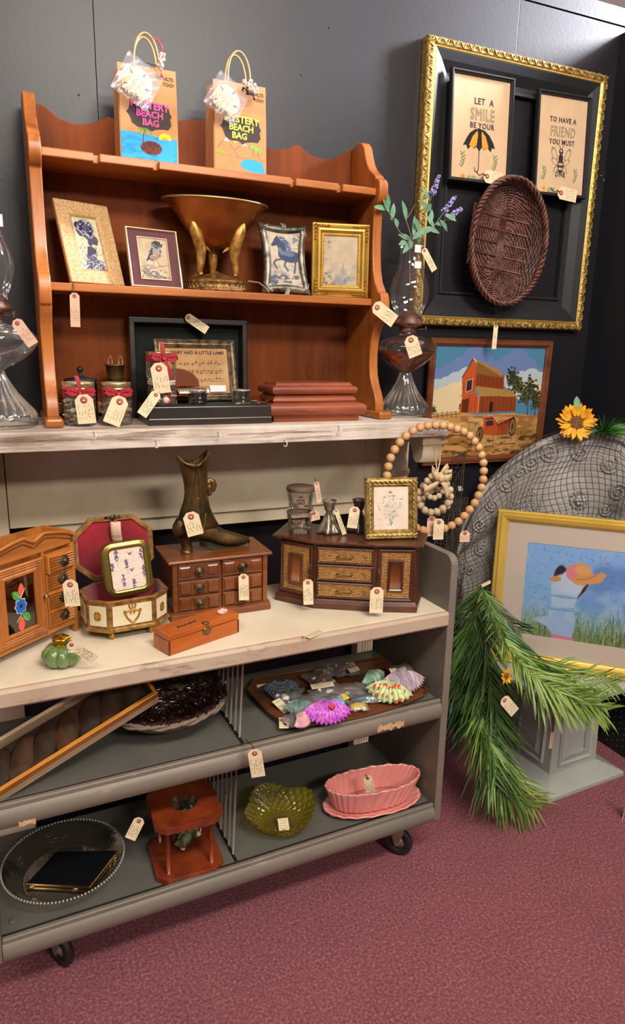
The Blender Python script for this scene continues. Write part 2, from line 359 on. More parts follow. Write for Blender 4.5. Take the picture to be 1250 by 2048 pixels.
# ============================================================ the old white mantelpiece
mtop=worn('chippy white paint','D3C8BE','70503E',thr=.53,sc=16,stretch=(.12,1,2.0),c3='A5968A',bump=.8,rough=.8,soft=.14)
mwh=worn('cream mantel paint','CFC0A8','4A3423',thr=.73,sc=8,c3='BBA78C',bump=.15,rough=.6,soft=.01)
man=thing('fireplace_mantel','old white painted fireplace mantelpiece with chipped shelf carrying the wooden hutch','mantelpiece',(.5,2.05,0))
ML=T(-.5,-2.05,0)
def mp(name,mb,mt=mwh,bev=.002,**k):
    k.setdefault('hn',1)
    mb.v=[(x-.5,y-2.05,z) for x,y,z in mb.v]; return mb.build(name,mt,man,bev=bev,**k)
xs=np.linspace(-.75,1.238,60); rd=random.Random(5)
prf=[(x,1.772+rd.uniform(-.0015,.0015)) for x in xs]
mp('mantel_shelf',MB().prism(prf+[(1.16,2.138),(-.75,2.138)],'z',1.290,MZ),mtop,.003)
mp('frieze_board',MB().box(-.02,1.098,2.05,2.09,1.035,1.29))
mp('lower_strip',MB().box(.045,1.098,2.062,2.09,.992,1.0345))
for x0,x1 in ((-.30,-.022),(1.10,1.275)):
    mp('pilaster',MB().box(x0,x1,2.055,2.10,0,1.29))
    for k in range(4): x=x0+.02+k*.011; mp('flute',MB().box(x,x+.005,2.050,2.055,.1,.9),bev=.001)
    mp('plinth',MB().box(x0-.004,x1+.004,2.04,2.055,0,.1))
def corbel(x0,x1):
    pr=[(2.055,1.29),(1.80,1.29),(1.795,1.262),(1.80,1.225),(1.815,1.205),(1.835,1.203),(1.852,1.215),(1.858,1.235)]
    for k in range(9): a=PI*(.5-k/8*.95); pr.append((1.935-.075*math.cos(a-PI/2)*1.0 if 0 else 1.93+.07*math.cos(PI-k/8*PI*.93),1.235-.0+.035*math.sin(k/8*PI*.93)))
    pr+=[(2.006,1.19),(1.995,1.16),(1.975,1.15),(1.985,1.13),(2.02,1.12),(2.055,1.125)]
    mp('corbel',MB().prism(pr,'x',x0,x1)); mp('corbel_cap',MB().box(x0-.006,x1+.006,1.79,2.05,1.262,1.2895))
corbel(1.165,1.235); corbel(-.2,-.05)
# ============================================================ maple hutch
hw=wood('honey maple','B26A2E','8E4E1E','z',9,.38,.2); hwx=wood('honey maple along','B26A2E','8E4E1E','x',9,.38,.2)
hwb=wood('shaded maple back panel','76380F','4E240A','z',6,.6,.0,spec=.15)  # same maple, coloured darker for the shade inside the hutch
hut=thing('hutch_shelf','honey maple tabletop hutch with scalloped top standing on the white mantel','shelf',(.58,2.0,MZ))
def hp(name,mb,mt=hw,bev=.0025,**k):
    mb.v=[(x-.58,y-2.0,z-MZ) for x,y,z in mb.v]; return mb.build(name,mt,hut,bev=bev,**k)
fr=[(1.888,1.36),(1.889,1.38),(1.893,1.40),(1.905,1.42),(1.922,1.445),(1.932,1.47),(1.937,1.50),(1.9385,1.53),(1.936,1.56),(1.928,1.59),(1.914,1.614),(1.897,1.63),(1.895,1.638),(1.886,1.64),(1.880,1.655),(1.878,1.674),(1.881,1.695),(1.889,1.712),(1.902,1.714),(1.907,1.722),(1.925,1.745),(1.938,1.78),(1.945,1.83),(1.947,1.88),(1.946,1.93),(1.942,1.962),(1.930,1.968),(1.921,1.975),(1.916,1.99),(1.916,2.01),(1.921,2.025),(1.932,2.034),(1.944,2.036),(1.948,2.044),(1.965,2.055),(1.985,2.068),(2.003,2.088),(2.016,2.112),(2.028,2.14),(2.045,2.155),(2.07,2.160),(2.12,2.15),(2.12,1.36)]
for x0,x1 in ((.09,.12),(1.042,1.072)):
    hp('side_panel',MB().prism(fr,'x',x0,x1),bev=.004,hn=1)
    c=(x0+x1)/2; hp('foot',MB().box(c-.0225,c+.0225,1.846,2.12,MZ,1.3615),hwx,.007)
k=2.105/2.03
sc=[(.12,2.128),(.135,2.127),(.15,2.118),(.166,2.106),(.183,2.098),(.205,2.093),(.23,2.094),(.25,2.099),(.27,2.108),(.288,2.118),(.297,2.121),(.306,2.118),(.325,2.107),(.35,2.1),(.38,2.099),(.41,2.104),(.435,2.115),(.46,2.128),(.485,2.138),(.52,2.145),(.563,2.147),(.60,2.145),(.64,2.138),(.665,2.128),(.69,2.115),(.715,2.104),(.745,2.099),(.778,2.101),(.803,2.109),(.82,2.118),(.828,2.120),(.838,2.116),(.855,2.105),(.875,2.096),(.9,2.092),(.93,2.093),(.95,2.099),(.972,2.112),(.988,2.123),(1.004,2.127)]
sc=[(min(1.042,x*k),1.55+(z-1.55)*k) for x,z in sc]; sc[0]=(.12,sc[0][1])
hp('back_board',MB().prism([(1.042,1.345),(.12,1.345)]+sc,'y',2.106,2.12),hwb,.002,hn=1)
YS=1.936
nt_=[]
for a,b in ((187,199),(308,318),(583,592),(677,686)):
    xa=GY(a,300+(a-84)*.13,YS).x; xb=GY(b,300+(b-84)*.13,YS).x; nt_.append((xa,xb))
pl=[(.12,YS)]
for a,b in nt_: pl+=[(a,YS),(a,YS+.02),(b,YS+.02),(b,YS)]
pl+=[(1.042,YS),(1.042,2.106),(.12,2.106)]
hp('shelf',MB().prism(pl,'z',1.988,2.008),hwx,.0025,label='top shelf with spoon notches cut in its front edge')
hp('shelf',MB().box(.12,1.042,YS,2.106,1.676,1.696),hwx,.0025)
hp('back_rail',MB().box(.12,1.042,2.085,2.106,1.352,1.382),hwx,.002)
pg=MB()
for z in (1.684,1.70,1.99,2.006):
    for y in ((1.93,2.0) if z<1.99 else (1.965,2.02)): pg.ball((.0905,y,z-.004),(.002,.004,.004),8,6)
hp('dowel_plug',pg,mat('dark plug','4A2410',.6),bev=0,kind='stuff')
# ============================================================ grey rolling cart
cg=worn('worn grey paint','746B60','A08C76',thr=.60,sc=26,stretch=(.25,1,1),soft=.14,c3='6B675F',rough=.45,bump=.15)
cgd=mat('grey cart paint','605E59',.4,var=.12,vs=8,bump=.1,bs=120)
ctop=worn('cream cart top','DDD3BF','9C8468',thr=.76,sc=10,c3='CFC3AC',rough=.4,bump=.08,soft=.012)
cnose=worn('scuffed cream edge','B4A491','6F5B4C',thr=.56,sc=14,stretch=(.3,1,1),c3='AC9380',rough=.5,soft=.1)
cart=thing('rolling_cart','long grey painted rolling book cart on casters filled with trinkets','cart',(-.125,1.455,0),(0,0,R(1.96)))
CL=1.235; CD=.40
def cp(name,mb,mt=cg,bev=.003,**k): return mb.build(name,mt,cart,bev=bev,**k)
def endp(x0,x1):
    pr=[(0,.163),(CD,.163),(CD,1.0),(.03,1.0)]+[(.03-.03*math.sin(a),.97+.03*math.cos(a)) for a in (R(22),R(45),R(68))]+[(0,.97)]
    return MB().prism(pr,'x',x0,x1)
cp('end_panel',endp(0,.02),cg,hn=1); cp('end_panel',endp(CL-.024,CL),cg,hn=1)
cp('top_shelf',MB().box(.02,CL-.024,.012,CD,.808,TZ),ctop,.002)
def nose(z0,z1,y0=.0): 
    h=z1-z0; return [(y0+.03,z0),(y0+.008,z0),(y0,z0+h*.25),(y0-.002,z0+h*.55),(y0+.004,z0+h*.8),(y0+.012,z1-.001),(y0+.03,z1)]
cp('top_edge',MB().prism([(.03,.793),(.003,.793),(-.004,.80),(-.004,.83),(.0,.8372),(.012,.8382),(.012,.80),(.03,.80)],'x',.02,CL-.024),cnose,.0015)
for z,nm in ((SZ,'middle_shelf'),(BZ,'bottom_shelf')):
    cp(nm,MB().box(.02,CL-.024,.03,CD-.01,z-.014,z),cgd,.001)
    cp('shelf_rail',MB().prism(nose(z-.052,z+.001,-.004),'x',.02,CL-.024),cg,.002,hn=1)
    cp('rail_lip',MB().box(.02,CL-.024,.004,.018,z-.006,z+.0085),cg,.004,hn=1)
    cp('gap_shade_strip',MB().box(.02,CL-.024,.018,.0305,z-.004,z+.0012),pm('thread'),0)  # solid dark strip in place of the shade between deck and lip
chipm=mat('bare wood chip','C8A27E',.8,var=.2,vs=60)
def chip(x,z,w,h,seed,yy=-.0068):
    rd=random.Random(seed); n=14
    top=[(x-w/2+w*i/n,z+h*rd.uniform(.15,.5)) for i in range(n+1)]; bot=[(x+w/2-w*i/n,z-h*rd.uniform(.15,.5)) for i in range(n+1)]
    cp('paint_chip',MB().prism(top+bot,'y',yy,yy+.004),chipm,0)
chip(1.035,.527,.085,.026,1); chip(.095,.515,.035,.014,2)
for x,z in ((.02,.2),):
    pass
for lv,(z0,z1) in enumerate(((SZ,.81),(BZ,.512))):
    for i in range(9):
        y=.055+i*.036; xb=(.612-.02*lv)-.0*i; cp('divider_rod',MB().cyl((xb,y,z0+.003),(xb+.012,y,z1),.0032,n=8),cg,0)
    cp('divider_base',MB().cyl((.612-.02*lv,.03,z0+.004),(.612-.02*lv,.36,z0+.004),.0035,n=8),pm('thread'),0)
for x in (.035,): 
    for z in (BZ,SZ): MB().lathe([(.008,0),(.008,.0022),(.0055,.003),(0,.003)],16,c=(x+.01,.065,z)).build('screw_head',cgd,cart)
rub=mat('black caster rubber','1E1B1A',.55,bump=.2,bs=150); stl=mat('dull caster steel','9A8E80',.45,.6,var=.2,vs=40)
def caster(x,y,a,lab=None):
    Mx=T(x,y,0)@RZ(a); r=.046
    ct=MB().prism([(-.012,.085),(.028,.085),(.03,.163),(-.03,.163)],'y',-.019,-.016,M=Mx).prism([(-.012,.085),(.028,.085),(.03,.163),(-.03,.163)],'y',.016,.019,M=Mx)
    ct.box(-.03,.03,-.019,.019,.15,.163,M=Mx); ct.prism([(-.014,.09),(.028,.09),(.014,.04),(.002,.04)],'y',-.0195,-.0165,M=Mx).prism([(-.014,.09),(.028,.09),(.014,.04),(.002,.04)],'y',.0165,.0195,M=Mx)
    f=ct.build('caster_fork',stl,cart,bev=.001)
    pr=[(r*.5,-.007),(r*.55,-.01),(r*.8,-.011),(r*.95,-.0095),(r,-.004),(r,.004),(r*.95,.0095),(r*.8,.011),(r*.55,.01),(r*.5,.007)]
    wh=MB().lathe(pr,28,M=Mx@T(.008,0,r)@RX(90),cap=False); wh.build('wheel',rub,f)
    MB().lathe([(r*.12,-.02),(r*.14,-.012),(r*.5,-.006),(r*.5,.006),(r*.14,.012),(r*.12,.02)],20,M=Mx@T(.008,0,r)@RX(90)).build('hub',stl,f)
for x,y,a in ((.145,.12,-62),(CL-.09,.10,-50),(.145,.33,20),(CL-.09,.33,40)): caster(x,y,a)
# ============================================================ kraft bags on top of the hutch
kraft=mat('brown kraft paper','C08E60',.8,var=.08,vs=14,bump=.15,bs=60)
kraftcord=mat('twisted paper cord','C79A68',.8,bump=.4,bs=300)
M_['bagpaint']=paintmat('painted kraft',.8,.15)
film=glass('crinkled plastic film',c='F8F6FC',tint=.97,mult=.22,rough=.2,bump=.35,bs=60,add=-.01,haze=.07)
hotpink=mat('hot pink marker','F0469A',.6); lime=mat('yellow green marker','D6E84A',.6)
shellm=mat('sand dollar cream','E0CFA6',.8,bump=.3,bs=200); shellw=mat('small white shell','E8DACB',.6,var=.2,vs=120,c2='C79A94')
redrib=mat('red ribbon','C81E28',.5); darkrib=mat('dark brown ribbon','2C1A18',.6)
def kraft_bag(x,y,z,label,which):
    t=thing('gift_bag',label,'bag',(x,y,z)); w,d,h=.148,.083,.222
    mb=MB()
    def sec(zz,k): return [(-w/2*k,-d/2,zz),(w/2*k,-d/2,zz),(w/2*k*(1),0,zz),(w/2*k,d/2,zz),(-w/2*k,d/2,zz),(-w/2*k,0,zz)]
    lv=[(0,1,1,0),(.02,1.005,1,.0),(.12,1,.93,.008),(h,.985,.55,.016)]
    vs=[]
    for zz,k,dk,ins in lv:
        a=d/2*dk; vs+=[(-w/2*k,-d/2+ (d/2-a)*.3,zz),(w/2*k,-d/2+(d/2-a)*.3,zz),(w/2*k-ins,0,zz),(w/2*k,a,zz),(-w/2*k,a,zz),(-w/2*k+ins,0,zz)]
    fs=[tuple(range(5,-1,-1))]
    for i in range(3):
        for k in range(6): fs.append((i*6+k,i*6+(k+1)%6,(i+1)*6+(k+1)%6,(i+1)*6+k))
    mb.add(vs,fs); mb.build('bag_body',kraft,t,solid=.0008)
    c=Cv(100,150,150,'C08E60'); c.noise(.08,'B07F52',.4,.7,.4)
    if which==0:
        sea=c.inpoly([(0,104),(100,110),(100,150),(0,150)]).astype(float); c.mix(sea,'3FA3DC'); c.noise(.12,'2E8AC4',.45,.65,.7,3,.5,2,mask=sea); c.noise(.3,'1D5F8E',.72,.8,.6,9,.3,2.5,mask=sea)
        c.ell(78,110,11,9,'F2D838'); c.ell(78,113,7,5,'F0A060')
        for a in range(-80,90,22): c.line([(78+14*math.sin(R(a)),110-12*math.cos(R(a))),(78+20*math.sin(R(a)),110-18*math.cos(R(a)))],.9,'E0A040')
        c.mix(sea*((c.Y>112)&(np.abs(c.X-78)<14)),'3FA3DC')
        c.ell(53,129,19,12,'6B4038'); c.noise(.25,'573028',.5,.6,.7,4,mask=(np.hypot((c.X-53)/19,(c.Y-129)/12)<1))
        c.line([(37,128),(39,110),(42,98)],2,'6B4A30')
        for dx,dy in ((-11,1),(-9,7),(11,0),(12,8),(5,-5),(-4,-4),(3,10)): c.line([(42,98),(42+dx*.6,97+dy*.3),(42+dx,98+dy)],1.8,'3E9A48')
    else:
        c.line([(4,112),(22,92),(34,108),(46,124)],.9,'7A5A48'); c.line([(38,112),(58,98),(72,108)],.9,'7A5A48'); c.poly([(17,98),(22,92),(28,100),(23,98)],'E6DCD2'); c.poly([(50,104),(58,98),(66,104),(58,102)],'D9C4AE')
        c.ell(40,95,4,4,'E8DE50'); c.ell(11,120,9,5,'9AA040',.8); c.line([(0,122),(60,126),(100,128)],.8,'8A6848')
        for x,y in ((76,104),(86,108)):
            c.line([(x-2,120),(x,y)],.9,'6B4A30')
            for a in range(0,360,60): c.line([(x,y),(x+6*math.cos(R(a)),y+4.5*math.sin(R(a)))],1.8,'5ECB4A')
        c.poly([(48,138),(56,128),(70,126),(94,130),(100,150),(70,149),(56,144)],'3FA3DC'); c.line([(84,120),(93,126)],1,'8A6848')
    bl=[(14,76),(10,72),(14,68),(17,60),(24,58),(36,57),(45,53),(52,50),(58,53),(68,55),(78,52),(86,58),(88,66),(91,71),(88,76),(90,86),(84,95),(72,95),(60,97),(54,101),(46,96),(30,96),(20,90),(17,82)]
    c.poly(bl,'4A403E')
    c.line([(4,24),(18,24)],.01,'3A2A22')
    c.build('painted_front',w*.97,h*.93,pm('bagpaint'),t,T(0,-d/2-.0014,.004))
    tm=hotpink if which==0 else lime; F=T(0,-d/2-.0018,0)
    for s,x,z0,sz in (('MYSTERY',.003,.124,.0235),('BEACH',.002,.1045,.022),('BAG',.004 if which==0 else -.003,.085,.022)):
        mk_text('lettering',s,sz,tm,t,F@T(x,0,z0)@RY(2.0),bold=.0006)
    for s,x,z0 in (('ADULTS',.044,.196),('TOO!',.052,.182),('AGES',-.054,.199)): mk_text('lettering',s,.0115,pm('ink'),t,F@T(x,0,z0)@RY(3))
    for y,k in ((-d*.40,1),(d*.14,0)):
        P=[]
        for i in range(25):
            a=PI*i/24; P.append((-.031*math.cos(a)*(1.02 if k else .98)+.004*(1-k),y+.004*math.sin(a),h-.03+.022+ (.086 if k else .092)*math.sin(a)**.75 if 0<i<24 else h-.03))
        MB().tube(P,.0026,8).build('handle',kraftcord,t)
    return t
kraft_bag(.387,2.002,2.0085,'brown paper bag with pink lettering and a painted blue sea, left on the hutch top',0)
kraft_bag(.632,2.002,2.0085,'brown paper bag with yellow-green lettering and painted hills, right on the hutch top',1)
def sd_packet(c,size,rot,label,word,charm):
    """clear packet with a sand dollar, tied to the bag handle"""
    t=thing('sand_dollar_packet',label,'plastic packet',c,(R(-6),R(rot),0)); s=size
    def f(u,v): return ((u-.5)*s,-.006*math.sin(u*PI)*math.sin(v*PI)+.002*math.sin(u*19+v*7)-.004,-s*1.02*v)
    MB().surf(f,20,22).build('plastic_film',film,t)
    def g(u,v): return ((u-.5)*s,.004+.0015*math.sin(u*15+v*11),-s*1.02*v)
    MB().surf(g,16,16).build('plastic_film',film,t)
    cz=-s*.56; r=s*.40
    pr=[(r,-.0015),(r*.97,.0015),(r*.6,.0038),(r*.2,.0052),(0,.0055)]
    MB().lathe([(r,-.0015)]+pr[1:],40,M=T(0,.0005,cz)@RX(90)).build('sand_dollar',shellm,t)
    pt=MB()
    for k in range(5):
        a=R(90+72*k+20); q=[]
        for i in range(13):
            b=TAU*i/12; rr=r*.36; u=math.cos(b)*rr*.62; v=math.sin(b)*rr*.24
            q.append((math.cos(a)*(r*.36+u)-math.sin(a)*v,-.0058,cz+math.sin(a)*(r*.36+u)+math.cos(a)*v))
        pt.tube(q,.00045,4)
    pt.build('petal_mark',mat('sand dollar mark','BFA067',.8),t,kind='stuff')
    for k in range(5):
        sl=MB(); a=R(90+72*k+20+36); p=Vector((math.cos(a)*r*.72,-.0042,cz+math.sin(a)*r*.72)); d=Vector((math.cos(a),0,math.sin(a)))*r*.13; sl.tube([p-d,p+d],.0011,5); sl.build('slot',darkrib,t)
    mk_text('lettering',word,.0125,pm('ink'),t,T(-.004,-.0085,-s*.97)@RY(-8))
    if charm==0:
        cb=MB().tube([(-.004,-.002,.002),(.012,-.006,.006),(.026,-.006,.012)],.0012,5); cb.build('tie',darkrib,t)
        MB().tube([(-.018,-.004,.062),(-.002,-.008,.064),(.012,-.009,.058),(.02,-.009,.045)],[.0015,.0035,.004,.0015],6,flat=.5).build('ribbon',redrib,t); MB().tube([(.035,-.006,.008),(.043,-.008,-.004)],[.002,.004],6,flat=.4).build('ribbon',redrib,t)
        b=MB(); rd=random.Random(2)
        for i in range(16): b.ball((.018+.012*i/16+rd.gauss(0,.003),-.009+rd.gauss(0,.002),.045-.035*i/16),rd.uniform(.003,.0055),8,6)
        b.build('shell_charm',shellw,t,kind='stuff')
    else:
        b=MB(); rd=random.Random(4)
        for i in range(34): a=rd.random()*PI; q=rd.random()**.5*.022; b.ball((.036+q*math.cos(a)*1.1,-.009+rd.gauss(0,.003),.008+q*math.sin(a)),rd.uniform(.0025,.0048),8,6)
        b.build('shell_charm',shellw,t,kind='stuff')
        b=MB()
        for i in range(26): b.ball((.036+rd.gauss(0,.012),-.008+rd.gauss(0,.002),-.001+rd.gauss(0,.004)),rd.uniform(.0015,.0035),6,5)
        b.build('lace_trim',darkrib,t,kind='stuff')
sd_packet(GY(293,129,1.930),.098,29,'plastic packet holding a sand dollar in front of the pink-lettered bag','FRAGILE',0)
sd_packet(GY(471,166,1.930),.095,31,'plastic packet holding a sand dollar in front of the yellow-lettered bag','FRAGILE',1)
# ============================================================ framed pictures on the middle shelf of the hutch
def pane(w,h,parent,x=0,y=-.004,z=0): MB().box(x-w/2,x+w/2,y-.0008,y,z,z+h).build('glass_pane',pm('pane'),parent)
def easel(t,h,m,w=.03):
    MB().prism([(0,h*.75),(.002,h*.75),(h*.2,.001),(h*.2-.004,.001)],'x',-w/2,w/2).build('easel_back',m,t)
SH=1.6965
glit=mat('gold glitter plaster','D2AE7C',.5,.15,var=.5,vs=300,c2='A88054',bump=.9,bs=260)
blk=mat('black backing','0D0C0D',.6)
# 1 lady in a flowered hat
a=20; t=thing('picture_frame','gold glitter frame with a blue print of a lady in a flowered hat','picture frame',(.242,1.985,SH),(R(-21),0,R(a)))
W,H=.152,.226
moulding(W,H,[(0,0),(0,.010),(.002,.012),(.034,.012),(.038,.010),(.042,.005),(.042,0)]).build('frame',glit,t,bev=.001)
MB().box(-W/2+.003,W/2-.003,0,.004,.003,H-.003).build('backing',blk,t)
c=Cv(100,200,120,'DAD8B4'); c.noise(.06,'B9BFA4',.45,.75,.6)
c.ell(48,42,33,36,'232452',1,15); c.ell(62,78,30,20,'232452',1,20); c.ell(20,32,14,14,'2A2C5E'); c.poly([(6,48),(40,52),(90,86),(84,104),(60,98),(22,78)],'20224E')
c.noise(.16,'C9CCD0',.56,.64,.8,2,mask=(np.hypot((c.X-52)/36,(c.Y-44)/40)<1)); c.ell(55,45,11,11,'8A8FB2',.5); c.ell(55,45,6,6,'2A2C5E',.8)
c.poly([(18,72),(40,76),(56,96),(50,112),(34,114),(24,104),(20,92),(14,88)],'D9DCC0'); c.line([(18,90),(24,92)],1.6,'30325E'); c.line([(20,103),(26,104)],2,'40426E'); c.line([(24,82),(31,84)],2,'30325E'); c.ell(56,96,9,12,'262852')
c.poly([(42,112),(56,108),(76,120),(72,136),(52,142),(40,160),(30,158),(38,128)],'26285A'); c.poly([(30,158),(46,142),(70,150),(96,180),(100,200),(20,200),(22,180)],'3A3D70'); c.noise(.22,'CDD2CE',.5,.58,.9,6,mask=(c.Y>142)&(c.Y>150-.5*(c.X-40))); c.noise(.2,'26285A',.6,.68,.8,8,mask=(c.Y>110))
c.build('print',.070,.144,pm('paint'),t,T(0,-.0045,.041)); pane(.070,.144,t,y=-.006,z=.041); easel(t,H,blk)
# 2 bird
plum=mat('plum mat board','5A1420',.6,coat=0); silv=mat('champagne metal','C9B79A',.3,.8)
t=thing('picture_frame','thin silver frame with plum mat around a bird print','picture frame',(.400,1.985,SH),(R(-15),0,R(9)))
W,H=.146,.162
moulding(W,H,[(0,0),(0,.008),(.001,.010),(.004,.010),(.0055,.006),(.0055,0)]).build('frame',silv,t,bev=.0006)
MB().box(-W/2+.003,W/2-.003,-.002,.004,.003,H-.003).build('mat_board',plum,t)
moulding(.086,.116,[(0,0),(0,.0035),(.0025,.0035),(.0025,0)],).build('inner_trim',silv,t,loc=(0,-.0018,.023))
c=Cv(100,140,110,'CDB795'); c.noise(.05,'DCCBB0',.4,.7,.8); c.noise(.05,'B9A384',.55,.75,.6,4)
c.poly([(48,12),(62,5),(78,8),(80,18),(90,14),(84,26),(78,30),(80,44),(74,60),(58,74),(40,78),(30,70),(36,46),(46,30)],'5A5A68'); c.poly([(50,34),(72,34),(74,48),(60,60),(44,56),(40,46)],'9FA4AE'); c.ell(54,60,16,12,'B88C78',.8,-20); c.ell(66,17,14,9,'2E3040'); c.poly([(38,44),(50,34),(46,60),(30,76),(22,80)],'3A3C48'); c.noise(.2,'C9BFAE',.55,.66,.7,3,mask=(np.hypot((c.X-56)/26,(c.Y-44)/36)<1))
c.line([(60,76),(68,90),(80,96)],1.5,'6A5A4E'); c.line([(48,76),(46,92)],1.5,'6A5A4E'); c.noise(.12,'4E5568',.5,.62,.9,7,.6,1.6,mask=(c.Y>88)*np.clip((c.Y-88)/30,0,1)); c.noise(.09,'3E4658',.5,.6,.7,11,mask=(c.Y>112))
c.line([(0,100),(30,92),(60,98),(100,90)],1.5,'59606E')
c.build('print',.080,.110,pm('paint'),t,T(0,-.0028,.026)); pane(W-.010,H-.010,t,y=-.006,z=.005); easel(t,H,blk)
# 3 horse in a pewter frame with hollow sides
pew=mat('dark pewter','8A8478',.35,.55,var=.35,vs=40,c2='3A3834',bump=.2,bs=90)
t=thing('picture_frame','dark pewter frame with knotted corners around a blue horse print','picture frame',(.773,1.968,SH),(R(-13),0,R(-2)))
W,H=.150,.204
def outl(i,n=12):
    w2,h2=W/2-i,H/2-i; P=[]
    for k in range(n): u=k/n*2-1; P.append((u*w2,-h2+ (1-u*u)*.006))
    for k in range(n): u=k/n*2-1; P.append((w2-(1-u*u)*.011,u*h2))
    for k in range(n): u=1-k/n*2; P.append((u*w2,h2-(1-u*u)*.006*1))
    for k in range(n): u=1-k/n*2; P.append((-w2+(1-u*u)*.011,u*h2))
    return P
mb=MB(); vs=[]; pf=[(0,0),(0,.006),(.003,.012),(.011,.016),(.019,.013),(.023,.006),(.023,0)]
for i,o in pf: vs+=[(x,-o,z+H/2) for x,z in outl(i)]
n=48; mb.add(vs,[(k*n+a_,k*n+(a_+1)%n,((k+1)%7)*n+(a_+1)%n,((k+1)%7)*n+a_) for k in range(7) for a_ in range(n)],True).build('frame',pew,t)
for z in (.009,H-.009):
    kn=MB()
    for x in (-.0045,0,.0045): kn.tube([(x,-.004,z-.010),(x,-.018,z),(x,-.004,z+.010)],.0028,6)
    kn.build('knot_ornament',pew,t,kind='stuff')
for sx in (-1,1):
    for sz in (0,1): MB().tube([(sx*(W/2-.03),-.010,.006 if sz==0 else H-.006),(sx*(W/2-.012),-.017,.016 if sz==0 else H-.016),(sx*(W/2-.006),-.010,.032 if sz==0 else H-.032)],.0034,6).build('corner_strap',pew,t)
MB().prism([(x,z+H/2) for x,z in outl(.006)],'y',0,.006).build('backing',blk,t)
c=Cv(100,160,120,'CBB9A0'); c.noise(.05,'D9CDB8',.4,.7,.8); c.noise(.04,'A9AAB0',.55,.8,.4,3)
hb='3C5070'
c.poly([(24,22),(32,14),(36,22),(50,30),(56,48),(60,66),(44,72),(34,58),(30,42),(16,46),(12,42),(20,30)],hb); c.poly([(34,14),(54,20),(66,34),(72,52),(62,56),(52,40),(40,26)],'566A8C'); c.noise(.2,'B9C0C8',.55,.65,.7,4,mask=c.inpoly([(34,14),(54,20),(66,34),(72,52),(62,56),(52,40),(40,26)]))
c.ell(66,72,32,17,hb,1,4); c.ell(46,66,14,18,hb,1,-20); c.ell(62,64,18,8,'7488A4',.7,5); c.ell(40,58,6,12,'8394AC',.6,-25)
c.poly([(88,60),(96,54),(104,60),(106,78),(98,92),(94,76)],'3A4E70')
for P_ in ([(44,80),(24,84),(18,92),(26,108)],[(54,84),(48,98),(58,112)],[(82,80),(80,98),(76,118)],[(90,78),(96,98),(94,116)]): c.line(P_,5,'42587C')
c.noise(.12,'3E5478',.5,.6,.9,6,.8,1.5,mask=np.clip((c.Y-112)/16,0,1)); c.noise(.2,'6F7F96',.5,.6,.5,9,mask=(c.Y>96)&(c.Y<130)); c.line([(100,6),(84,10),(76,4)],2,'5A6A82'); c.noise(.16,'5A6A82',.55,.62,.8,12,mask=((c.X>76)&(c.Y<50)).astype(float))
c.build('print',.106,.164,pm('paint'),t,T(0,-.007,.020)); pane(.112,.166,t,y=-.009,z=.019); easel(t,H,blk)
# 4 ornate gold
gold=mat('antique gold leaf','B8842E',.35,.75,var=.45,vs=60,c2='7A4E16',bump=.5,bs=160); goldy=mat('bright gold leaf','C49A44',.35,.6,var=.25,vs=20,bump=.1)
t=thing('picture_frame','ornate antique gold frame with corner scrolls around a misty print','picture frame',(.948,1.972,SH),(R(-2),0,R(-14)))
W,H=.176,.212
moulding(W,H,[(0,0),(0,.006),(.002,.010),(.006,.011),(.012,.014),(.018,.019),(.023,.020),(.026,.017),(.030,.013),(.035,.013),(.037,.008),(.037,0)]).build('frame',goldy,t,bev=.0008)
for sx in (-1,1):
    for sz in (-1,1):
        orn=MB(); cx,cz=sx*(W/2-.012),H/2+sz*(H/2-.012)
        for k in range(5):
            for ax in (0,1):
                q=[]; 
                for i in range(9): an=i/8*4.2; rr=.0075*(1-i/10)*(1-k*.08); q.append((cx-sx*(k*.0095*(1-ax))+rr*math.cos(an)*sx,-.017,cz-sz*(k*.0095*ax)+rr*math.sin(an)*sz))
                orn.tube(q,.0016,5)
        orn.build('corner_scroll',gold,t,kind='stuff')
bd=MB()
for (hw_,hh_,y) in ((W/2-.0325,H/2-.0325,-.0135),):
    n=0
    for s in np.arange(-hw_,hw_,.0042): bd.ball((s,y,H/2-hh_),.0017,6,4).ball((s,y,H/2+hh_),.0017,6,4)
    for s in np.arange(-hh_,hh_,.0042): bd.ball((-hw_,y,H/2+s),.0017,6,4).ball((hw_,y,H/2+s),.0017,6,4)
bd.build('beading',gold,t,kind='stuff')
MB().box(-W/2+.01,W/2-.01,0,.006,.01,H-.01).build('backing',blk,t)
c=Cv(100,140,90,'C3B196'); c.noise(.03,'D2C2A6',.4,.7,.8); c.noise(.05,'8E93A0',.42,.75,.8,2,mask=np.clip((c.Y-40)/70,0,1)+np.clip(1-np.hypot(c.X,c.Y-10)/40,0,1)); c.noise(.12,'5C6478',.55,.72,.8,5,mask=np.clip((c.Y-90)/40,0,1)+np.clip(1-c.X/28,0,1)*.6+np.clip(1-np.hypot(c.X-5,c.Y-2)/34,0,1)); c.line([(52,100),(58,82),(60,100)],1.5,'6A6A70',.6)
c.build('print',.102,.138,pm('paint'),t,T(0,-.0075,.037)); pane(.102,.138,t,y=-.009,z=.037)
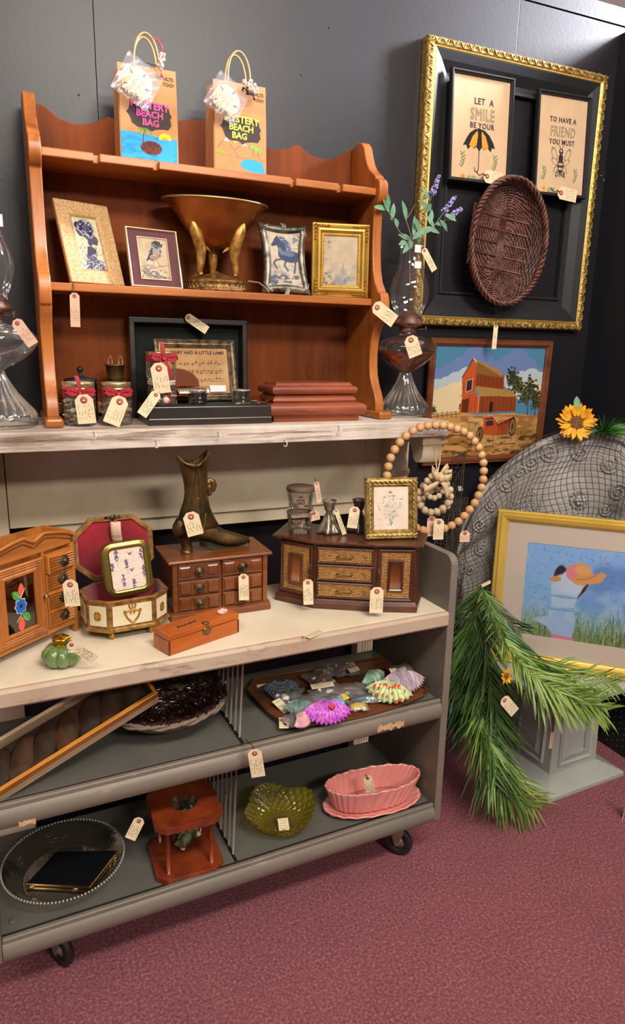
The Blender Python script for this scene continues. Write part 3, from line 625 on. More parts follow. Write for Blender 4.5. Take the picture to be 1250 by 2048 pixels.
# ============================================================ brass compote with dolphin legs
brass=mat('aged brass','B06E30',.34,.8,var=.35,vs=9,c2='7A3F16',bump=.08,bs=40); brassd=mat('dark aged brass','94703A',.45,.6,var=.45,vs=60,c2='54391C')
rimm=mat('pale brass rim','A98C5C',.35,.85)
bx,by=.578,2.018
t=thing('brass_compote','large brass bowl held up by dolphins on a round footed base','bowl',(bx,by,SH),(0,0,0))
sy=.56
pr=[(.0,.118),(.02,.119),(.045,.126),(.068,.145),(.088,.17),(.108,.198),(.128,.222),(.148,.236),(.152,.239),(.152,.242),(.147,.241),(.126,.227),(.104,.2),(.083,.173),(.064,.15),(.042,.132),(.018,.125),(0,.124)]
MB().lathe(pr,56,sy=sy).build('bowl',brass,t)
MB().lathe([(.147,.2375),(.1515,.2368),(.1535,.239),(.1525,.2425),(.148,.2425)],56,sy=sy,cap=False).build('rim',rimm,t)
fl=lambda a,r,z: r*(1+.035*math.cos(a*18)) if .012<z<.052 else r
MB().lathe([(.088,0),(.088,.006),(.083,.009),(.081,.024),(.084,.027),(.080,.031),(.068,.034),(.052,.041),(.030,.049),(.010,.054),(.004,.058),(0,.059)],72,sy=.83,fn=fl).build('base',brassd,t)
zg=MB(); 
for i in range(30):
    a=TAU*i/30; b_=TAU*(i+.5)/30; r=.0825
    zg.tube([(r*math.cos(a),r*.83*math.sin(a),.010),(r*math.cos(b_),r*.83*math.sin(b_),.023)],.0015,4).tube([(r*math.cos(b_),r*.83*math.sin(b_),.023),(r*math.cos(a+TAU/30),r*.83*math.sin(a+TAU/30),.010)],.0015,4)
zg.build('zigzag_band',rimm,t,kind='stuff')
dolm=mat('golden dolphin brass','C4944A',.36,.6,var=.4,vs=50,c2='8A5E26')
for an in (205,325,90):
    a=R(an); d=Vector((math.cos(a),math.sin(a)*.7,0)); P=[]; RR=[]
    for s,ro,z,r in ((0,.058,.046,.006),(1,.062,.056,.007),(2,.056,.075,.0095),(3,.054,.10,.0125),(4,.058,.125,.0145),(5,.066,.148,.0155),(6,.074,.166,.0145),(7,.080,.180,.0105),(8,.083,.191,.005),(9,.084,.203,.0025)): P.append(d*ro+Vector((0,0,z))); RR.append(r*1.22)
    o=MB().tube(P,RR,12).build('dolphin',dolm,t,sub=1)
    sd=Vector((-d.y,d.x,0)).normalized()
    fn_=MB()
    def fin(base,tip,wid,back): 
        fn_.add([base+back,base-back,tip,base+wid,],[(0,1,2),(0,2,3),(0,3,1),(1,3,2)])
    up=Vector((0,0,1)); dn=d.normalized()
    for k in (-1,1): fin(d*.062+up*.148,d*.064+up*.10+sd*k*.030,sd*k*.006,up*.012); 
    fin(d*.050+up*.135,d*.024+up*.108-dn*.006,sd*.003,up*.014)
    for k in (-1,1): fin(d*.058+up*.05,d*.075+up*.040+sd*k*.020,up*.004,up*.006)
    fn_.build('fin',dolm,o,bev=.0008)
# a drooping cord behind the pewter frame
tag(MB().tube([(.667,2.0,SH+.035),(.69,1.97,SH+.03),(.705,1.95,SH+.014),(.712,1.945,SH+.003)],.0022,6).build('lamp_cord',mat('grey cord','8A7664',.6)),'grey cord trailing from the brass bowl towards the pewter frame','cord')
# ============================================================ oil lamps
def oil_lamp(x,y,label,oil,rs=1.0,H=1.0):
    t=thing('oil_lamp',label,'oil lamp',(x,y,MZ+.0005)); g=pm('glass')
    fl=lambda a,r,z: r*(1+.03*math.cos(a*26)) if .02<z<.125 else r
    MB().lathe([(.076*rs,0),(.080*rs,.003),(.081*rs,.012),(.080*rs,.026),(.074*rs,.040),(.058*rs,.060),(.042*rs,.082),(.030*rs,.105),(.022,.128),(.020,.138)],96,fn=fl,cap=False).build('foot',ribg2,t)
    MB().lathe([(.078*rs,.001),(.081*rs,.004),(.0795*rs,.010),(.076*rs,.004)],48,cap=False).build('foot_rim',ribg,t)
    z0=.138
    fp=[(.018,z0),(.030,z0+.008),(.060*rs,z0+.028),(.080*rs,z0+.048),(.091*rs,z0+.066),(.092*rs,z0+.080),(.083*rs,z0+.096),(.062*rs,z0+.108),(.036,z0+.114),(.026,z0+.116),(.025,z0+.124)]
    MB().lathe(fp,48,cap=False).build('oil_font',g,t)
    if oil: MB().lathe([(0,z0+.004)]+[(r-.003,z+.001) for r,z in fp[1:5]]+[(.086*rs,z0+.066),(0,z0+.066)],40).build('lamp_oil',oil,t)
    else:
        MB().lathe([(.010,z0+.02),(.012,z0+.03),(.010,z0+.10),(.004,z0+.10)],12,cap=True).build('wick',mat('wick cotton','CFC2A4',.9),t)
    z1=z0+.122
    MB().lathe([(.024,z1),(.028,z1+.004),(.028,z1+.014),(.026,z1+.018),(.046,z1+.024),(.048,z1+.03),(.045,z1+.036),(.04,z1+.05),(.022,z1+.066),(.01,z1+.069),(0,z1+.069)],32).build('burner',burn,t)
    MB().tube([(.026,-.01,z1+.012),(.05,-.022,z1+.014)],.0018,6).lathe([(0,0),(.008,0),(.009,.002),(.008,.004),(0,.004)],14,M=T(.05,-.022,z1+.014)@RZ(-24)@RY(90)).build('wick_knob',burn,t)
    z2=z1+.028
    cp_=[(.040,z2),(.041,z2+.012),(.042,z2+.035),(.052,z2+.060),(.059,z2+.085),(.060,z2+.105),(.055,z2+.130),(.047,z2+.152),(.040,z2+.172),(.036,z2+.192),(.0345,z2+.22),(.035,z2+.262),(.036,z2+.266)]
    MB().lathe([(r*1.03,z2+(z-z2)*H) for r,z in cp_],48,cap=False).build('chimney',g,t)
    return t,z2
ribg2=glass('ribbed foot glass',c='F8F8F4',tint=.95,mult=.8,rough=.08,bump=.3,bs=40,add=.02,haze=.03)
ribg=glass('pressed lamp glass',c='F8F8F4',tint=.96,mult=.8,rough=.06,bump=.3,bs=40,add=.04)
burn=mat('rusty brown burner','7E5848',.5,.3,var=.3,vs=50,c2='4A2C22')
amber=glass('amber lamp oil',c='D88038',tint=.85,haze=.35,hc='B0601E',mult=.6,rough=.05)
oil_lamp(1.178,1.945,'clear glass oil lamp with amber oil to the right of the hutch',amber,1.0,.97)
oil_lamp(-.020,1.925,'clear glass oil lamp without oil at the left end of the mantel',None,1.12,1.02)
stk=mat('white price sticker','E6D6DC',.7)
for nm,x,y,z,w_,h_,lb in (('price_sticker',1.178,1.945-.0375,.498,.022,.022,'upper white sticker on the amber-oil lamp chimney'),('price_sticker',1.178,1.945-.0425,.452,.024,.020,'lower white sticker on the amber-oil lamp chimney'),('price_sticker',-.0,1.925-.037,.51,.030,.026,'upper white sticker on the left lamp chimney'),('price_sticker',.006,1.925-.038,.474,.032,.027,'lower white sticker on the left lamp chimney')):
    cxx=1.178 if x>1 else -.02; t=thing(nm,lb,'price sticker',(x,y,MZ+z)); rr=.038
    MB().surf(lambda u,v:((u-.5)*w_,rr-math.sqrt(max(0,rr*rr-((u-.5)*w_)**2))-.0006,(v)*h_),8,2).build('sticker_face',stk,t); handwriting(t,w_*.8,h_,3,y=-.0012,along=False,m='pink',seed=int(z*999),wd=.0003)
    for o in t.children:
        if o.name.startswith('handwriting'): o.location.z=h_
# lavender sprig standing in the lamp chimney
lav=mat('lavender bloom','8A84C8',.8,var=.35,vs=90,c2='B4AEE0'); lgr=mat('sage leaf','6E9C7C',.6,var=.25,vs=30,c2='4E7C60'); stm=mat('grey stem','8C8478',.7)
t=thing('lavender_sprig','artificial lavender sprig with sage leaves standing in the right lamp chimney','artificial flower',(1.178,1.945,MZ+.40))
def loc_(x,y,Y): p=GY(x,y,Y); return Vector((p.x-1.178,p.y-1.945,p.z-MZ-.40))
base=Vector((0,0,.005)); top=loc_(820,492,1.945)
stems=[[(826,470),(850,430),(872,368)],[(835,470),(868,452),(900,408)],[(838,472),(880,448),(912,425)],[(815,480),(800,465),(770,412)],[(822,470),(812,440),(830,410)]]
sb=MB(); tips=[]
for k,st in enumerate(stems):
    P=[base,top]+[loc_(x,y,1.945-.012*k+.02) for x,y in st]; sb.tube(P,.0013,5); tips.append(P)
sb.build('stem',stm,t)
def leaf(p,d,L,W,mb,up=Vector((0,-1,.3)),cup=.25,n=5):
    d=d.normalized(); s=d.cross(up).normalized(); nn=s.cross(d); vs=[]
    for i in range(n):
        u=i/(n-1); w_=W*math.sin(PI*(u*.92+.06))**.8; c0=p+d*L*u+nn*(cup*L*u*u*-.6)
        vs+=[c0-s*w_+nn*w_*.3,c0,c0+s*w_+nn*w_*.3]
    fs=[]
    for i in range(n-1):
        for k in (0,1): fs.append((i*3+k,i*3+k+1,(i+1)*3+k+1,(i+1)*3+k))
    mb.add(vs,fs,True)
rd=random.Random(11)
for P,(a_,b_) in zip(tips[:3],((.0,.055),(.0,.05),(.0,.045))):
    d=(P[-1]-P[-2]).normalized(); fb=MB()
    for i in range(90):
        u=rd.random(); q=P[-1]-d*.035+d*.062*u; r=.0115*(1-u*.55); an=rd.random()*TAU; e=d.orthogonal().normalized(); e2=d.cross(e); off=(e*math.cos(an)+e2*math.sin(an))*r*rd.uniform(.5,1); fb.ball(q+off,rd.uniform(.002,.0036),6,4)
    fb.build('bloom',lav,t,kind='stuff')
for (x,y),dx,dy,L in (((820,485),-.5,-.5,.05),((822,480),-.9,.3,.045),((825,478),.7,.6,.045),((826,470),.2,1,.06),((830,468),.9,.3,.055),((838,464),-.6,.9,.05),((815,482),-.8,-.3,.03),((850,455),.8,-.2,.05),((858,448),.3,.8,.05),((872,448),.9,.1,.05),((880,440),.6,-.5,.045),((890,430),.9,-.35,.04),((868,455),-.5,.6,.045),((862,420),-.7,.5,.05),((812,440),-.3,.9,.055),((775,422),-.2,1,.05),((778,425),-.6,.8,.05),((772,418),-.9,.05,.045),((782,440),.2,.9,.05),((795,455),-.5,.8,.03),((850,425),.4,.7,.03),((818,478),.2,-.9,.03),((834,470),.4,-.7,.04),((858,400),-.5,.8,.04)):
    mb=MB(); leaf(loc_(x,y,1.93),Vector((dx,rd.uniform(-.5,.2),dy)),L,.0085,mb); mb.build('leaf',lgr,t)
# ============================================================ things on the mantel inside the hutch
jarg=glass('jar glass',c='F8FAF8',tint=.97,mult=.6,rough=.05,haze=.03); lidm=mat('gold jar band','C9B98C',.3,.85); lidw=mat('pale jar lid','DCD3C0',.4,.3)
shm=[mat('cream shells','F0E2CA',.6,var=.3,vs=80,c2='C8AE90'),mat('grey shells','D6C6AE',.6,var=.3,vs=90,c2='9A8468')]
def shellblob(mb,c,s,rd):
    Mx=T(*c)@RZ(rd.uniform(0,360))@RX(rd.uniform(0,180))
    mb.surf(lambda u,v:(s*(.15+v*.85)*math.sin((u-.5)*2.3)*(1+.06*math.cos(u*40)),s*.8*v*math.cos((u-.5)*2.3)-s*.4,s*.35*math.sin(v*PI*.8)*math.cos((u-.5)*2.2)),9,4,M=Mx)
def gingham():
    m,nt,b,N,L=nodes('red gingham ribbon'); tc=N.new('ShaderNodeTexCoord'); ck=N.new('ShaderNodeTexChecker'); ck.inputs['Scale'].default_value=320; L.new(tc.outputs['Object'],ck.inputs[0])
    ck.inputs['Color1'].default_value=(*lin('C61A28'),1); ck.inputs['Color2'].default_value=(*lin('5A0E1A'),1); L.new(ck.outputs[0],b.inputs['Base Color']); b.inputs['Roughness'].default_value=.6; return m
ging=gingham()
def ribbon(pts,w,mb,tw=Vector((0,0,1))):
    P=[Vector(p) for p in pts]; vs=[]
    for i,p in enumerate(P): vs+=[p-tw*w/2,p+tw*w/2]
    mb.add(vs,[(2*i,2*i+1,2*i+3,2*i+2) for i in range(len(P)-1)],True)
def shell_jar(x,y,z,r,h,label,bow=0,fill=.72,seed=1,n=90,band=lidm,group=None):
    t=thing('shell_jar',label,'jar',(x,y,z),(0,0,0),'shell jars on the mantel'); s=r/.04
    pr=[(r*.86,0),(r*.95,.003),(r,.008),(r,h*.72),(r*.96,h*.78),(r*.93,h*.82),(r*.93,h*.97)]
    MB().lathe(pr,40,cap=False).lathe([(0,.001),(r*.9,.001)],40,cap=False).build('glass_jar',jarg,t)
    lp=[(r*.95,h*.82),(r*.985,h*.83),(r*.985,h*.86),(r*.955,h*.865),(r*.955,h*.875),(r*.985,h*.88),(r*.985,h*.975),(r*.96,h*.995),(r*.84,h*.995)]
    MB().lathe(lp,40,cap=False).build('lid_band',band,t); MB().lathe([(0,h*.985),(r*.86,h*.985)],32,cap=False).build('lid',lidw,t)
    rd=random.Random(seed); mb=[MB(),MB()]
    for i in range(int(n*1.5)):
        a=rd.random()*TAU; q=r*.86*rd.random()**.3; zz=.010+rd.random()*h*(fill-.1)
        shellblob(mb[i%2],(q*math.cos(a),q*math.sin(a),zz),rd.uniform(.008,.012)*s,rd)
    for k in (0,1): mb[k].build('shells',shm[k],t,kind='stuff')
    if bow:
        b=MB(); P=[]; zz=h*.74; rr=r*1.02
        for i in range(41): a=TAU*i/40; P.append((rr*math.cos(a),rr*math.sin(a),zz))
        ribbon(P,.014*s,b); f=-rr-.001
        k=random.Random(seed+5).uniform(-.15,.15)
        ribbon([(0,f,zz),(.012*s,f-.006,zz+.010*s),(.028*s,f-.006,zz+.012*s),(.036*s,f-.003,zz+.004*s),(.026*s,f-.005,zz-.002),(.008,f-.003,zz-.002)],.010*s,b)
        ribbon([(0,f,zz),(-.012*s,f-.006,zz+.010*s),(-.028*s,f-.006,zz+.014*s),(-.036*s,f-.003,zz+.010*s),(-.026*s,f-.005,zz+.001),(-.008,f-.003,zz-.001)],.010*s,b)
        if bow==2: ribbon([(0,f-.004,zz),(-.004,f-.008,zz+.03*s),(-.008*s,f-.004,zz+.044*s)],.010*s,b,Vector((1,0,.1))); 
        ribbon([(0,f-.003,zz),(.012*s,f-.005,zz-.024*s),(.016*s,f-.002,zz-.05*s)],.009*s,b,Vector((1,0,.3)))
        b.build('ribbon',ging,t,kind='stuff')
        MB().ball((0,f-.004,zz),(.005*s,.004*s,.005*s),8,6).build('knot',redrib,t)
    return t
shell_jar(.172,1.905,MZ+.0005,.0415,.113,'jar of shells with gold lid and red bow, at the left foot of the hutch',2,seed=1)
shell_jar(.266,1.902,MZ+.0005,.0405,.112,'jar of shells with gold lid and gingham bow, second from the hutch foot',1,seed=2)
# spice bottle and brass cup behind the jars
t=thing('glass_mug','dark glass mug with black knobbed lid behind the leftmost shell jar','mug',(.188,2.01,MZ+.0005))
MB().lathe([(.040,0),(.043,.004),(.043,.10),(.040,.108)],32,cap=False).build('mug_body',glass('smoky glass',c='8A7A70',tint=.8,mult=1),t)
MB().lathe([(.044,.108),(.044,.114),(.012,.120),(.005,.126),(.005,.133),(.009,.137),(.009,.143),(.005,.147),(0,.148)],32).build('lid',blk,t)
MB().tube([(.042+.02*math.sin(PI*i/12),-.012,.03+.055*i/12) for i in range(13)],.004,8).build('handle',glass('mug handle glass',tint=.85),t)
brcup=mat('tarnished brass','8E7444',.35,.85,var=.3,vs=30)
t=thing('brass_cup','small brass cup with wire loops standing on a stand behind the second jar','cup',(.283,2.02,MZ+.0005))
MB().lathe([(.02,0),(.022,.004),(.010,.02),(.010,.10),(.022,.112),(.0225,.118),(.026,.15),(.0315,.151),(.0315,.1535),(.025,.1535),(.021,.12),(0,.119)],32).build('cup_body',brcup,t)
for dx in (-.014,.014): MB().tube([(dx-.005,-.012,.15),(dx-.005,-.012,.166),(dx-.003,-.012,.174),(dx,-.012,.177),(dx+.003,-.012,.174),(dx+.005,-.012,.166),(dx+.005,-.012,.15)],.0008,5).build('wire_loop',lidm,t)
# black display case: low box in front, open lid frame standing behind
esp=mat('espresso lacquer','231A16',.35,coat=.4,var=.2,vs=10); felt=mat('dark green felt','0E1A14',.95,bump=.3,bs=500)
t=thing('display_case','low black lacquered box with green felt top below the music picture','box',(.508,1.925,MZ),(0,0,R(-1)))
MB().box(-.168,.176,-.085,.10,0,.017).build('base',esp,t,bev=.001)
MB().box(-.1665,.1745,-.0835,.0985,.018,.049).build('lid',esp,t,bev=.0015); MB().box(-.155,.163,-.072,.088,.049,.0497).build('felt_top',felt,t)
MB().box(-.167,.175,-.0842,-.0832,.0165,.0185).build('seam',mat('pale seam','8E7A6A',.4),t)
t=thing('shadow_box','open black shadow box standing behind the music picture','shadow box',(.506,2.083,MZ),(R(-1),0,0))
moulding(.352,.286,[(0,0),(0,.034),(.002,.036),(.015,.036),(.017,.034),(.020,.008),(.020,0)]).build('frame',esp,t,bev=.001)
MB().box(-.170,.170,-.006,.002,.004,.282).build('felt_backing',mat('black felt','0A0F0E',.95),t)
# music picture
silvf=mat('distressed silver moulding','A3937A',.3,.75,var=.35,vs=60,c2='5E5040')
t=thing('picture_frame','silver frame with a nursery song music sheet standing on the black box','picture frame',(.512,1.992,MZ+.050),(R(-12),0,R(6)))
W,H=.245,.178
moulding(W,H,[(0,0),(0,.008),(.001,.016),(.004,.018),(.006,.014),(.009,.012),(.013,.018),(.016,.018),(.018,.012),(.020,.014),(.022,.012),(.024,.006),(.024,0)]).build('frame',silvf,t,bev=.0005)
MB().box(-W/2+.004,W/2-.004,-.001,.004,.004,H-.004).build('backing',blk,t)
c=Cv(100,66,150,'C49A6C'); c.noise(.05,'B48A5E',.4,.7,.7); c.noise(.03,'D2AC80',.5,.8,.5,4)
for y in (20,32,44,56):
    for k in range(5): c.line([(22,y+k*1.1),(92,y+k*1.1)],.28,'6A4A34',.8)
    rd=random.Random(y)
    for k in range(11): x=26+k*6+rd.uniform(-1,1); yy=y+rd.uniform(0,5); c.ell(x,yy,1.2,.9,'3A2418'); c.line([(x+1,yy),(x+1,yy-4)],.4,'3A2418')
    c.line([(56,y),(56,y+5)],.5,'3A2418')
c.build('music_sheet',W-.046,H-.046,pm('paint'),t,T(0,-.005,.023))
mk_text('lettering','MARY HAD A LITTLE LAMB',.0135,mat('brown print','4A2E1E',.7),t,T(.008,-.0056,.137),bold=.0003); pane(W-.046,H-.046,t,y=-.008,z=.023)
MB().box(.035,.085,-.0098,-.0092,.027,.046).build('price_sticker',stk,t); MB().box(-.015,.032,-.0098,-.0092,.025,.035).build('price_sticker',stk,t)
# miniature grand piano ornament
t=thing('piano_ornament','miniature copper grand piano with open lid in front of the music picture','ornament',(.462,1.935,MZ+.058),(0,0,R(14)))
cop=mat('copper brown lacquer','7A3F26',.3,.5,coat=.5)
bodyp=[(-.045,-.02),(.05,-.02),(.05,.004),(.034,.014),(.012,.026),(-.01,.03),(-.045,.022)]
MB().prism(bodyp,'z',.014,.036).build('case',cop,t,bev=.001)
lidp=[(-.045,0),(.052,0),(.050,.018),(.036,.036),(.010,.048),(-.018,.052),(-.045,.048)]
MB().prism(lidp,'z',0,.003,M=T(0,.020,.038)@RX(78)@S3(1,1,1)).build('raised_lid',cop,t,bev=.0008)
KM=T(0,-.029,.027)@RX(48)
MB().box(-.04,.046,-.030,-.018,.016,.022).build('key_bed',cop,t); MB().box(-.038,.044,-.007,.007,0,.002,M=KM).build('keys',mat('ivory keys','DCD2BE',.4),t)
k=MB(); 
for i in range(15): k.box(-.0365+i*.0056,-.0340+i*.0056,-.001,.007,.002,.0033,M=KM)
k.build('black_keys',blk,t,kind='stuff')
for x,y in ((-.038,-.012),(.042,-.012),(-.02,.02)): MB().cyl((x,y,-.008),(x,y,.015),.003,.004,8).build('leg',cop,t)
# stacked pair of small jars on the box, with bow
t1=shell_jar(.385,1.893,MZ+.050,.038,.068,'lower small jar of buttons and shells stacked on the black box',0,seed=5,n=24,band=lidw,fill=.9)
t2=shell_jar(.385,1.893,MZ+.1185,.040,.074,'upper small jar with gold lid and red bow stacked on another jar',2,seed=6,n=20,fill=.8)
MB().tube([(-.0,-.038,.045),(.018,-.041,.02),(.006,-.040,.008)],[.004,.005,.003],6,flat=.5).build('ribbon',ging,t1)
MB().lathe([(0,0),(.011,0),(.011,.003),(0,.003)],16,M=T(.006,-.036,.018)@RX(90)).build('button',mat('pearl button','DCCDB0',.3),t1)
# two glass tea light cups
def cup(x,label):
    t=thing('glass_cup',label,'glass cup',(x,1.905,MZ+.050)); r=.0262
    MB().lathe([(r*.9,0),(r,.004),(r,.009),(r*.95,.011),(r,.014),(r,.02),(r*.95,.022),(r,.025),(r*.98,.036),(r*.92,.040),(r*.84,.040),(r*.86,.006),(0,.005)],40,cap=True).build('cup_body',ribg,t)
    MB().lathe([(r*.94,.036),(r*1.0,.037),(r*1.0,.0405),(r*.9,.041)],40,cap=False).build('rim',mat('grey glass rim','A49E98',.2,.3),t)
cup(.487,'left of two ribbed glass cups on the black box'); cup(.613,'right of two ribbed glass cups on the black box')
tag(MB().tube([(.672,1.93,MZ+.05),(.685,1.90,MZ+.055),(.70,1.87,MZ+.066)],.0016,5).build('metal_pick',lidm),'thin metal pick lying between the black box and the wooden stack','pick')
# stack of two moulded wooden boxes
mah=wood('reddish mahogany','8E4628','642A16','x',14,.42,.2)
def moulded(w,d,z0,lv,t,name,M): 
    mb=MB(); vs=[]; 
    for i,(ins,z) in enumerate(lv): vs+=[(-w/2+ins,-d/2+ins,z0+z),(w/2-ins,-d/2+ins,z0+z),(w/2-ins,d/2-ins,z0+z),(-w/2+ins,d/2-ins,z0+z)]
    n=len(lv); mb.add(vs,[(i*4+k,i*4+(k+1)%4,(i+1)*4+(k+1)%4,(i+1)*4+k) for i in range(n-1) for k in range(4)]+[(3,2,1,0),tuple((n-1)*4+k for k in range(4))],M=M); return mb.build(name,mah,t,bev=.0015)
t=thing('moulded_wood_block','lower and larger reddish wooden moulded base in the hutch corner','wooden base',(.832,1.915,MZ),(0,0,R(-3)))
rnd=lambda r,h,z: [(r*(1-math.sin(a)),z+h/2-h/2*math.cos(a)) for a in [PI*i/8 for i in range(9)]]
moulded(.305,.165,0,[(.020,0),(.018,.014),(.012,.019),(.008,.020)]+rnd(.008,.030,.020)+[(.010,.052),(.026,.056)],t,'block_body',Matrix())
t=thing('moulded_wood_block','upper smaller reddish wooden moulded base stacked on the larger one','wooden base',(.828,1.925,MZ+.0562),(0,0,R(-1)))
moulded(.27,.14,0,[(.004,0),(.003,.004),(.006,.012),(.014,.020),(.008,.022)]+rnd(.006,.022,.022)+[(.012,.046),(.016,.052),(.02,.056)],t,'block_body',Matrix())
bb=MB()
for i in range(60): bb.ball((-.115+i*.0039,-.052,.0555),.0013,5,4)
bb.build('beading',mah,t,kind='stuff')
# small white cup hooks along the mantel edge
for x,y,k in ((189,869,0),(313,887,1),(437,869,2),(569,885,3),(677,857,4)):
    p=GY(x,y,1.770); 
    lb=['hook left of the hutch jars','hook below the gingham jar','hook below the black box','hook lower, below the wooden stack','hook right below the wooden stack'][k]
    tag(MB().tube([(p.x,1.7715,p.z+.008),(p.x,1.764,p.z+.008),(p.x+.003,1.757,p.z-.001),(p.x,1.754,p.z-.008),(p.x-.004,1.757,p.z-.010),(p.x-.006,1.760,p.z-.005)],.0013,6).build('cup_hook',mat('pale metal hook','D8D6D0',.4,.2)),'small pale '+lb+' on the mantel edge','hook','cup hooks on the mantel edge')
# ============================================================ bead garland and two bead wreaths hung from the mantel end
bead=mat('pale wooden bead','D2A878',.55,var=.3,vs=25,c2='B98C5C'); beadp=mat('whitened bead','CDB898',.6,var=.2,vs=30,c2='B09878')
def ring(t,pts,r,mt,name='bead'):
    me=None
    for i,p in enumerate(pts):
        if me is None: o=MB().lathe([(r*.28,-r*.93),(r*.55,-r*.82),(r*.82,-r*.55),(r*.97,-r*.2),(r*.97,r*.2),(r*.82,r*.55),(r*.55,r*.82),(r*.28,r*.93)],14,cap=True); o.s=[True]*len(o.s); o=o.build(name,mt,t); me=o.data
        else: o=link(name,me,None,t)
        q=pts[(i+1)%len(pts)]-pts[i-1]; o.location=p; o.rotation_mode='QUATERNION'; o.rotation_quaternion=q.to_track_quat('Z','Y')
    MB().tube(pts,.0012,5,closed=True).build('cord',stm,t)
gp=[(848,855),(877,851),(904,856),(929,866),(947,880),(958,898),(966,918),(971,935),(973,958),(972,975),(970,1000)]
gpix=[(871,850),(889,851),(903,854),(917,859),(930,864),(940,872),(949,882),(957,893),(962,906),(966,919),(968,934),(967,949),(966,963),(962,978),(956,992),(949,1006),(940,1018),(930,1030),(919,1041),(907,1049),(894,1055),(878,1060),(862,1062),(845,1060),(829,1054),(815,1045),(802,1034),(792,1022),(784,1009),(778,995),(775,980),(773,965),(774,950),(776,935),(780,918),(787,903),(795,890),(805,878),(816,868),(828,860),(842,854),(856,851)]
# resample evenly in 3-D
P=[GY(x,y,1.722) for x,y in gpix]
def resample(P,n):
    P=P+[P[0]]; d=[0]
    for a,b in zip(P,P[1:]): d.append(d[-1]+(b-a).length)
    out=[]; j=0
    for i in range(n):
        s=d[-1]*i/n
        while d[j+1]<s: j+=1
        out.append(P[j].lerp(P[j+1],(s-d[j])/(d[j+1]-d[j])))
    return out
per=sum((b-a).length for a,b in zip(P,P[1:]+P[:1])); nb=40
t=thing('bead_garland','large hoop of pale wooden beads hanging from the right end of the mantel','bead garland',(0,0,0))
gc=sum(P,Vector())/len(P); t.location=gc; ring(t,[p-gc for p in resample(P,nb)],per/nb/2*1.0,bead)
MB().tube([Vector(GY(878,862,1.722))-gc,Vector(GY(878,850,1.745))-gc,Vector(GY(876,846,1.768))-gc],.0012,5).build('hanging_loop',pm('thread'),t)
linen=mat('natural linen ribbon','C4AC86',.9,bump=.4,bs=400); jute=mat('jute twine','CDB48C',.9,bump=.5,bs=400)
def wreath(cx,cy,ry,Y,label,ribb,nb,rx_,br,seed):
    c=GY(cx,cy,Y); t=thing('bead_wreath',label,'bead wreath',c); pts=[]
    for i in range(nb): a=TAU*i/nb; pts.append(Vector((rx_*math.sin(a),.002*math.sin(3*a),ry*math.cos(a))))
    ring(t,pts,br,beadp)
    if ribb:
        b=MB(); z=ry+.006
        ribbon([(0,-.014,z),(-.016,-.022,z+.008),(-.032,-.020,z+.020),(-.030,-.016,z+.030),(-.014,-.014,z+.016)],.018,b); ribbon([(0,-.014,z),(.016,-.022,z+.004),(.030,-.020,z+.006),(.034,-.016,z+.016),(.012,-.014,z+.014)],.018,b)
        ribbon([(0,-.016,z),(-.018,-.02,z-.012),(-.042,-.02,z-.022),(-.052,-.018,z-.026)],.016,b); ribbon([(0,-.016,z),(.012,-.02,z-.016),(.022,-.02,z-.040),(.026,-.018,z-.052)],.016,b,Vector((.8,0,.5)))
        ribbon([(.004,-.012,z+.012),(.014,-.012,z+.026),(.026,-.010,z+.034)],.016,b,Vector((.5,0,-.8)))
        b.v=[(x*1.12,y*1.35-.006,z+(q_-z)*1.12) for x,y,q_ in b.v]; b.build('linen_bow',linen,t,solid=.0006,kind='stuff'); MB().ball((0,-.030,z+.004),(.011,.008,.013),10,8).build('bow_knot',linen,t)
        for dx in (-.004,.006): MB().tube([(0,-.008,z+.012),(dx*1.4,-.004,z+.05),(dx*2.5-.004,.0,z+.10)],.0018,6).build('hanging_twine',jute,t)
    return t
wreath(869,992,.050,1.700,'small pale bead wreath with a linen bow hanging inside the large bead hoop',1,15,.056,.0115,1)
wreath(870,972,.036,1.678,'inner smallest pale bead ring behind the linen bow',0,12,.034,.0092,2)
wreath(872,1003,.038,1.728,'pale bead ring hanging lowest behind the bow wreath',0,15,.050,.0098,3)
for x,y,o in ((877,885,0),(866,888,1)): pass
# little black wire ornament hanging on the wall beyond the hoop
t=thing('wire_hanger','small black wire hanger with a white tag against the dark wall','hanger',GY(918,965,2.12))
MB().tube([(-.012,0,-.04),(-.006,-.004,.0),(.004,-.004,.035),(.010,-.004,.045),(.016,-.004,.030),(.012,-.004,.0),(-.004,-.004,-.01)],.0022,6).tube([(.01,-.002,.0),(.03,-.002,-.08),(.036,-.002,-.14)],.0013,5).build('wire',mat('black wire','101114',.4),t)
MB().prism([(-.008,-.012),(.012,-.014),(.016,-.030),(-.004,-.032)],'y',-.008,-.006).build('tag_card',mat('white tag card','D9CFCB',.7),t)
MB().tube([(-.03,-.004,-.05),(-.032,-.004,.006),(-.036,-.004,.012)],.0016,5).build('clip',mat('shiny clip','BDBBBB',.2,.9),t)
# ============================================================ cart top
pine=wood('golden oak carved','B87432','8E5220','z',10,.42,.3); pinex=wood('golden oak rail','B87432','8E5220','x',10,.42,.3)
old=mat('old bronze pull','6A5A44',.45,.8,var=.5,vs=80,c2='332A1E',bump=.4,bs=200)
TT=TZ+.0008
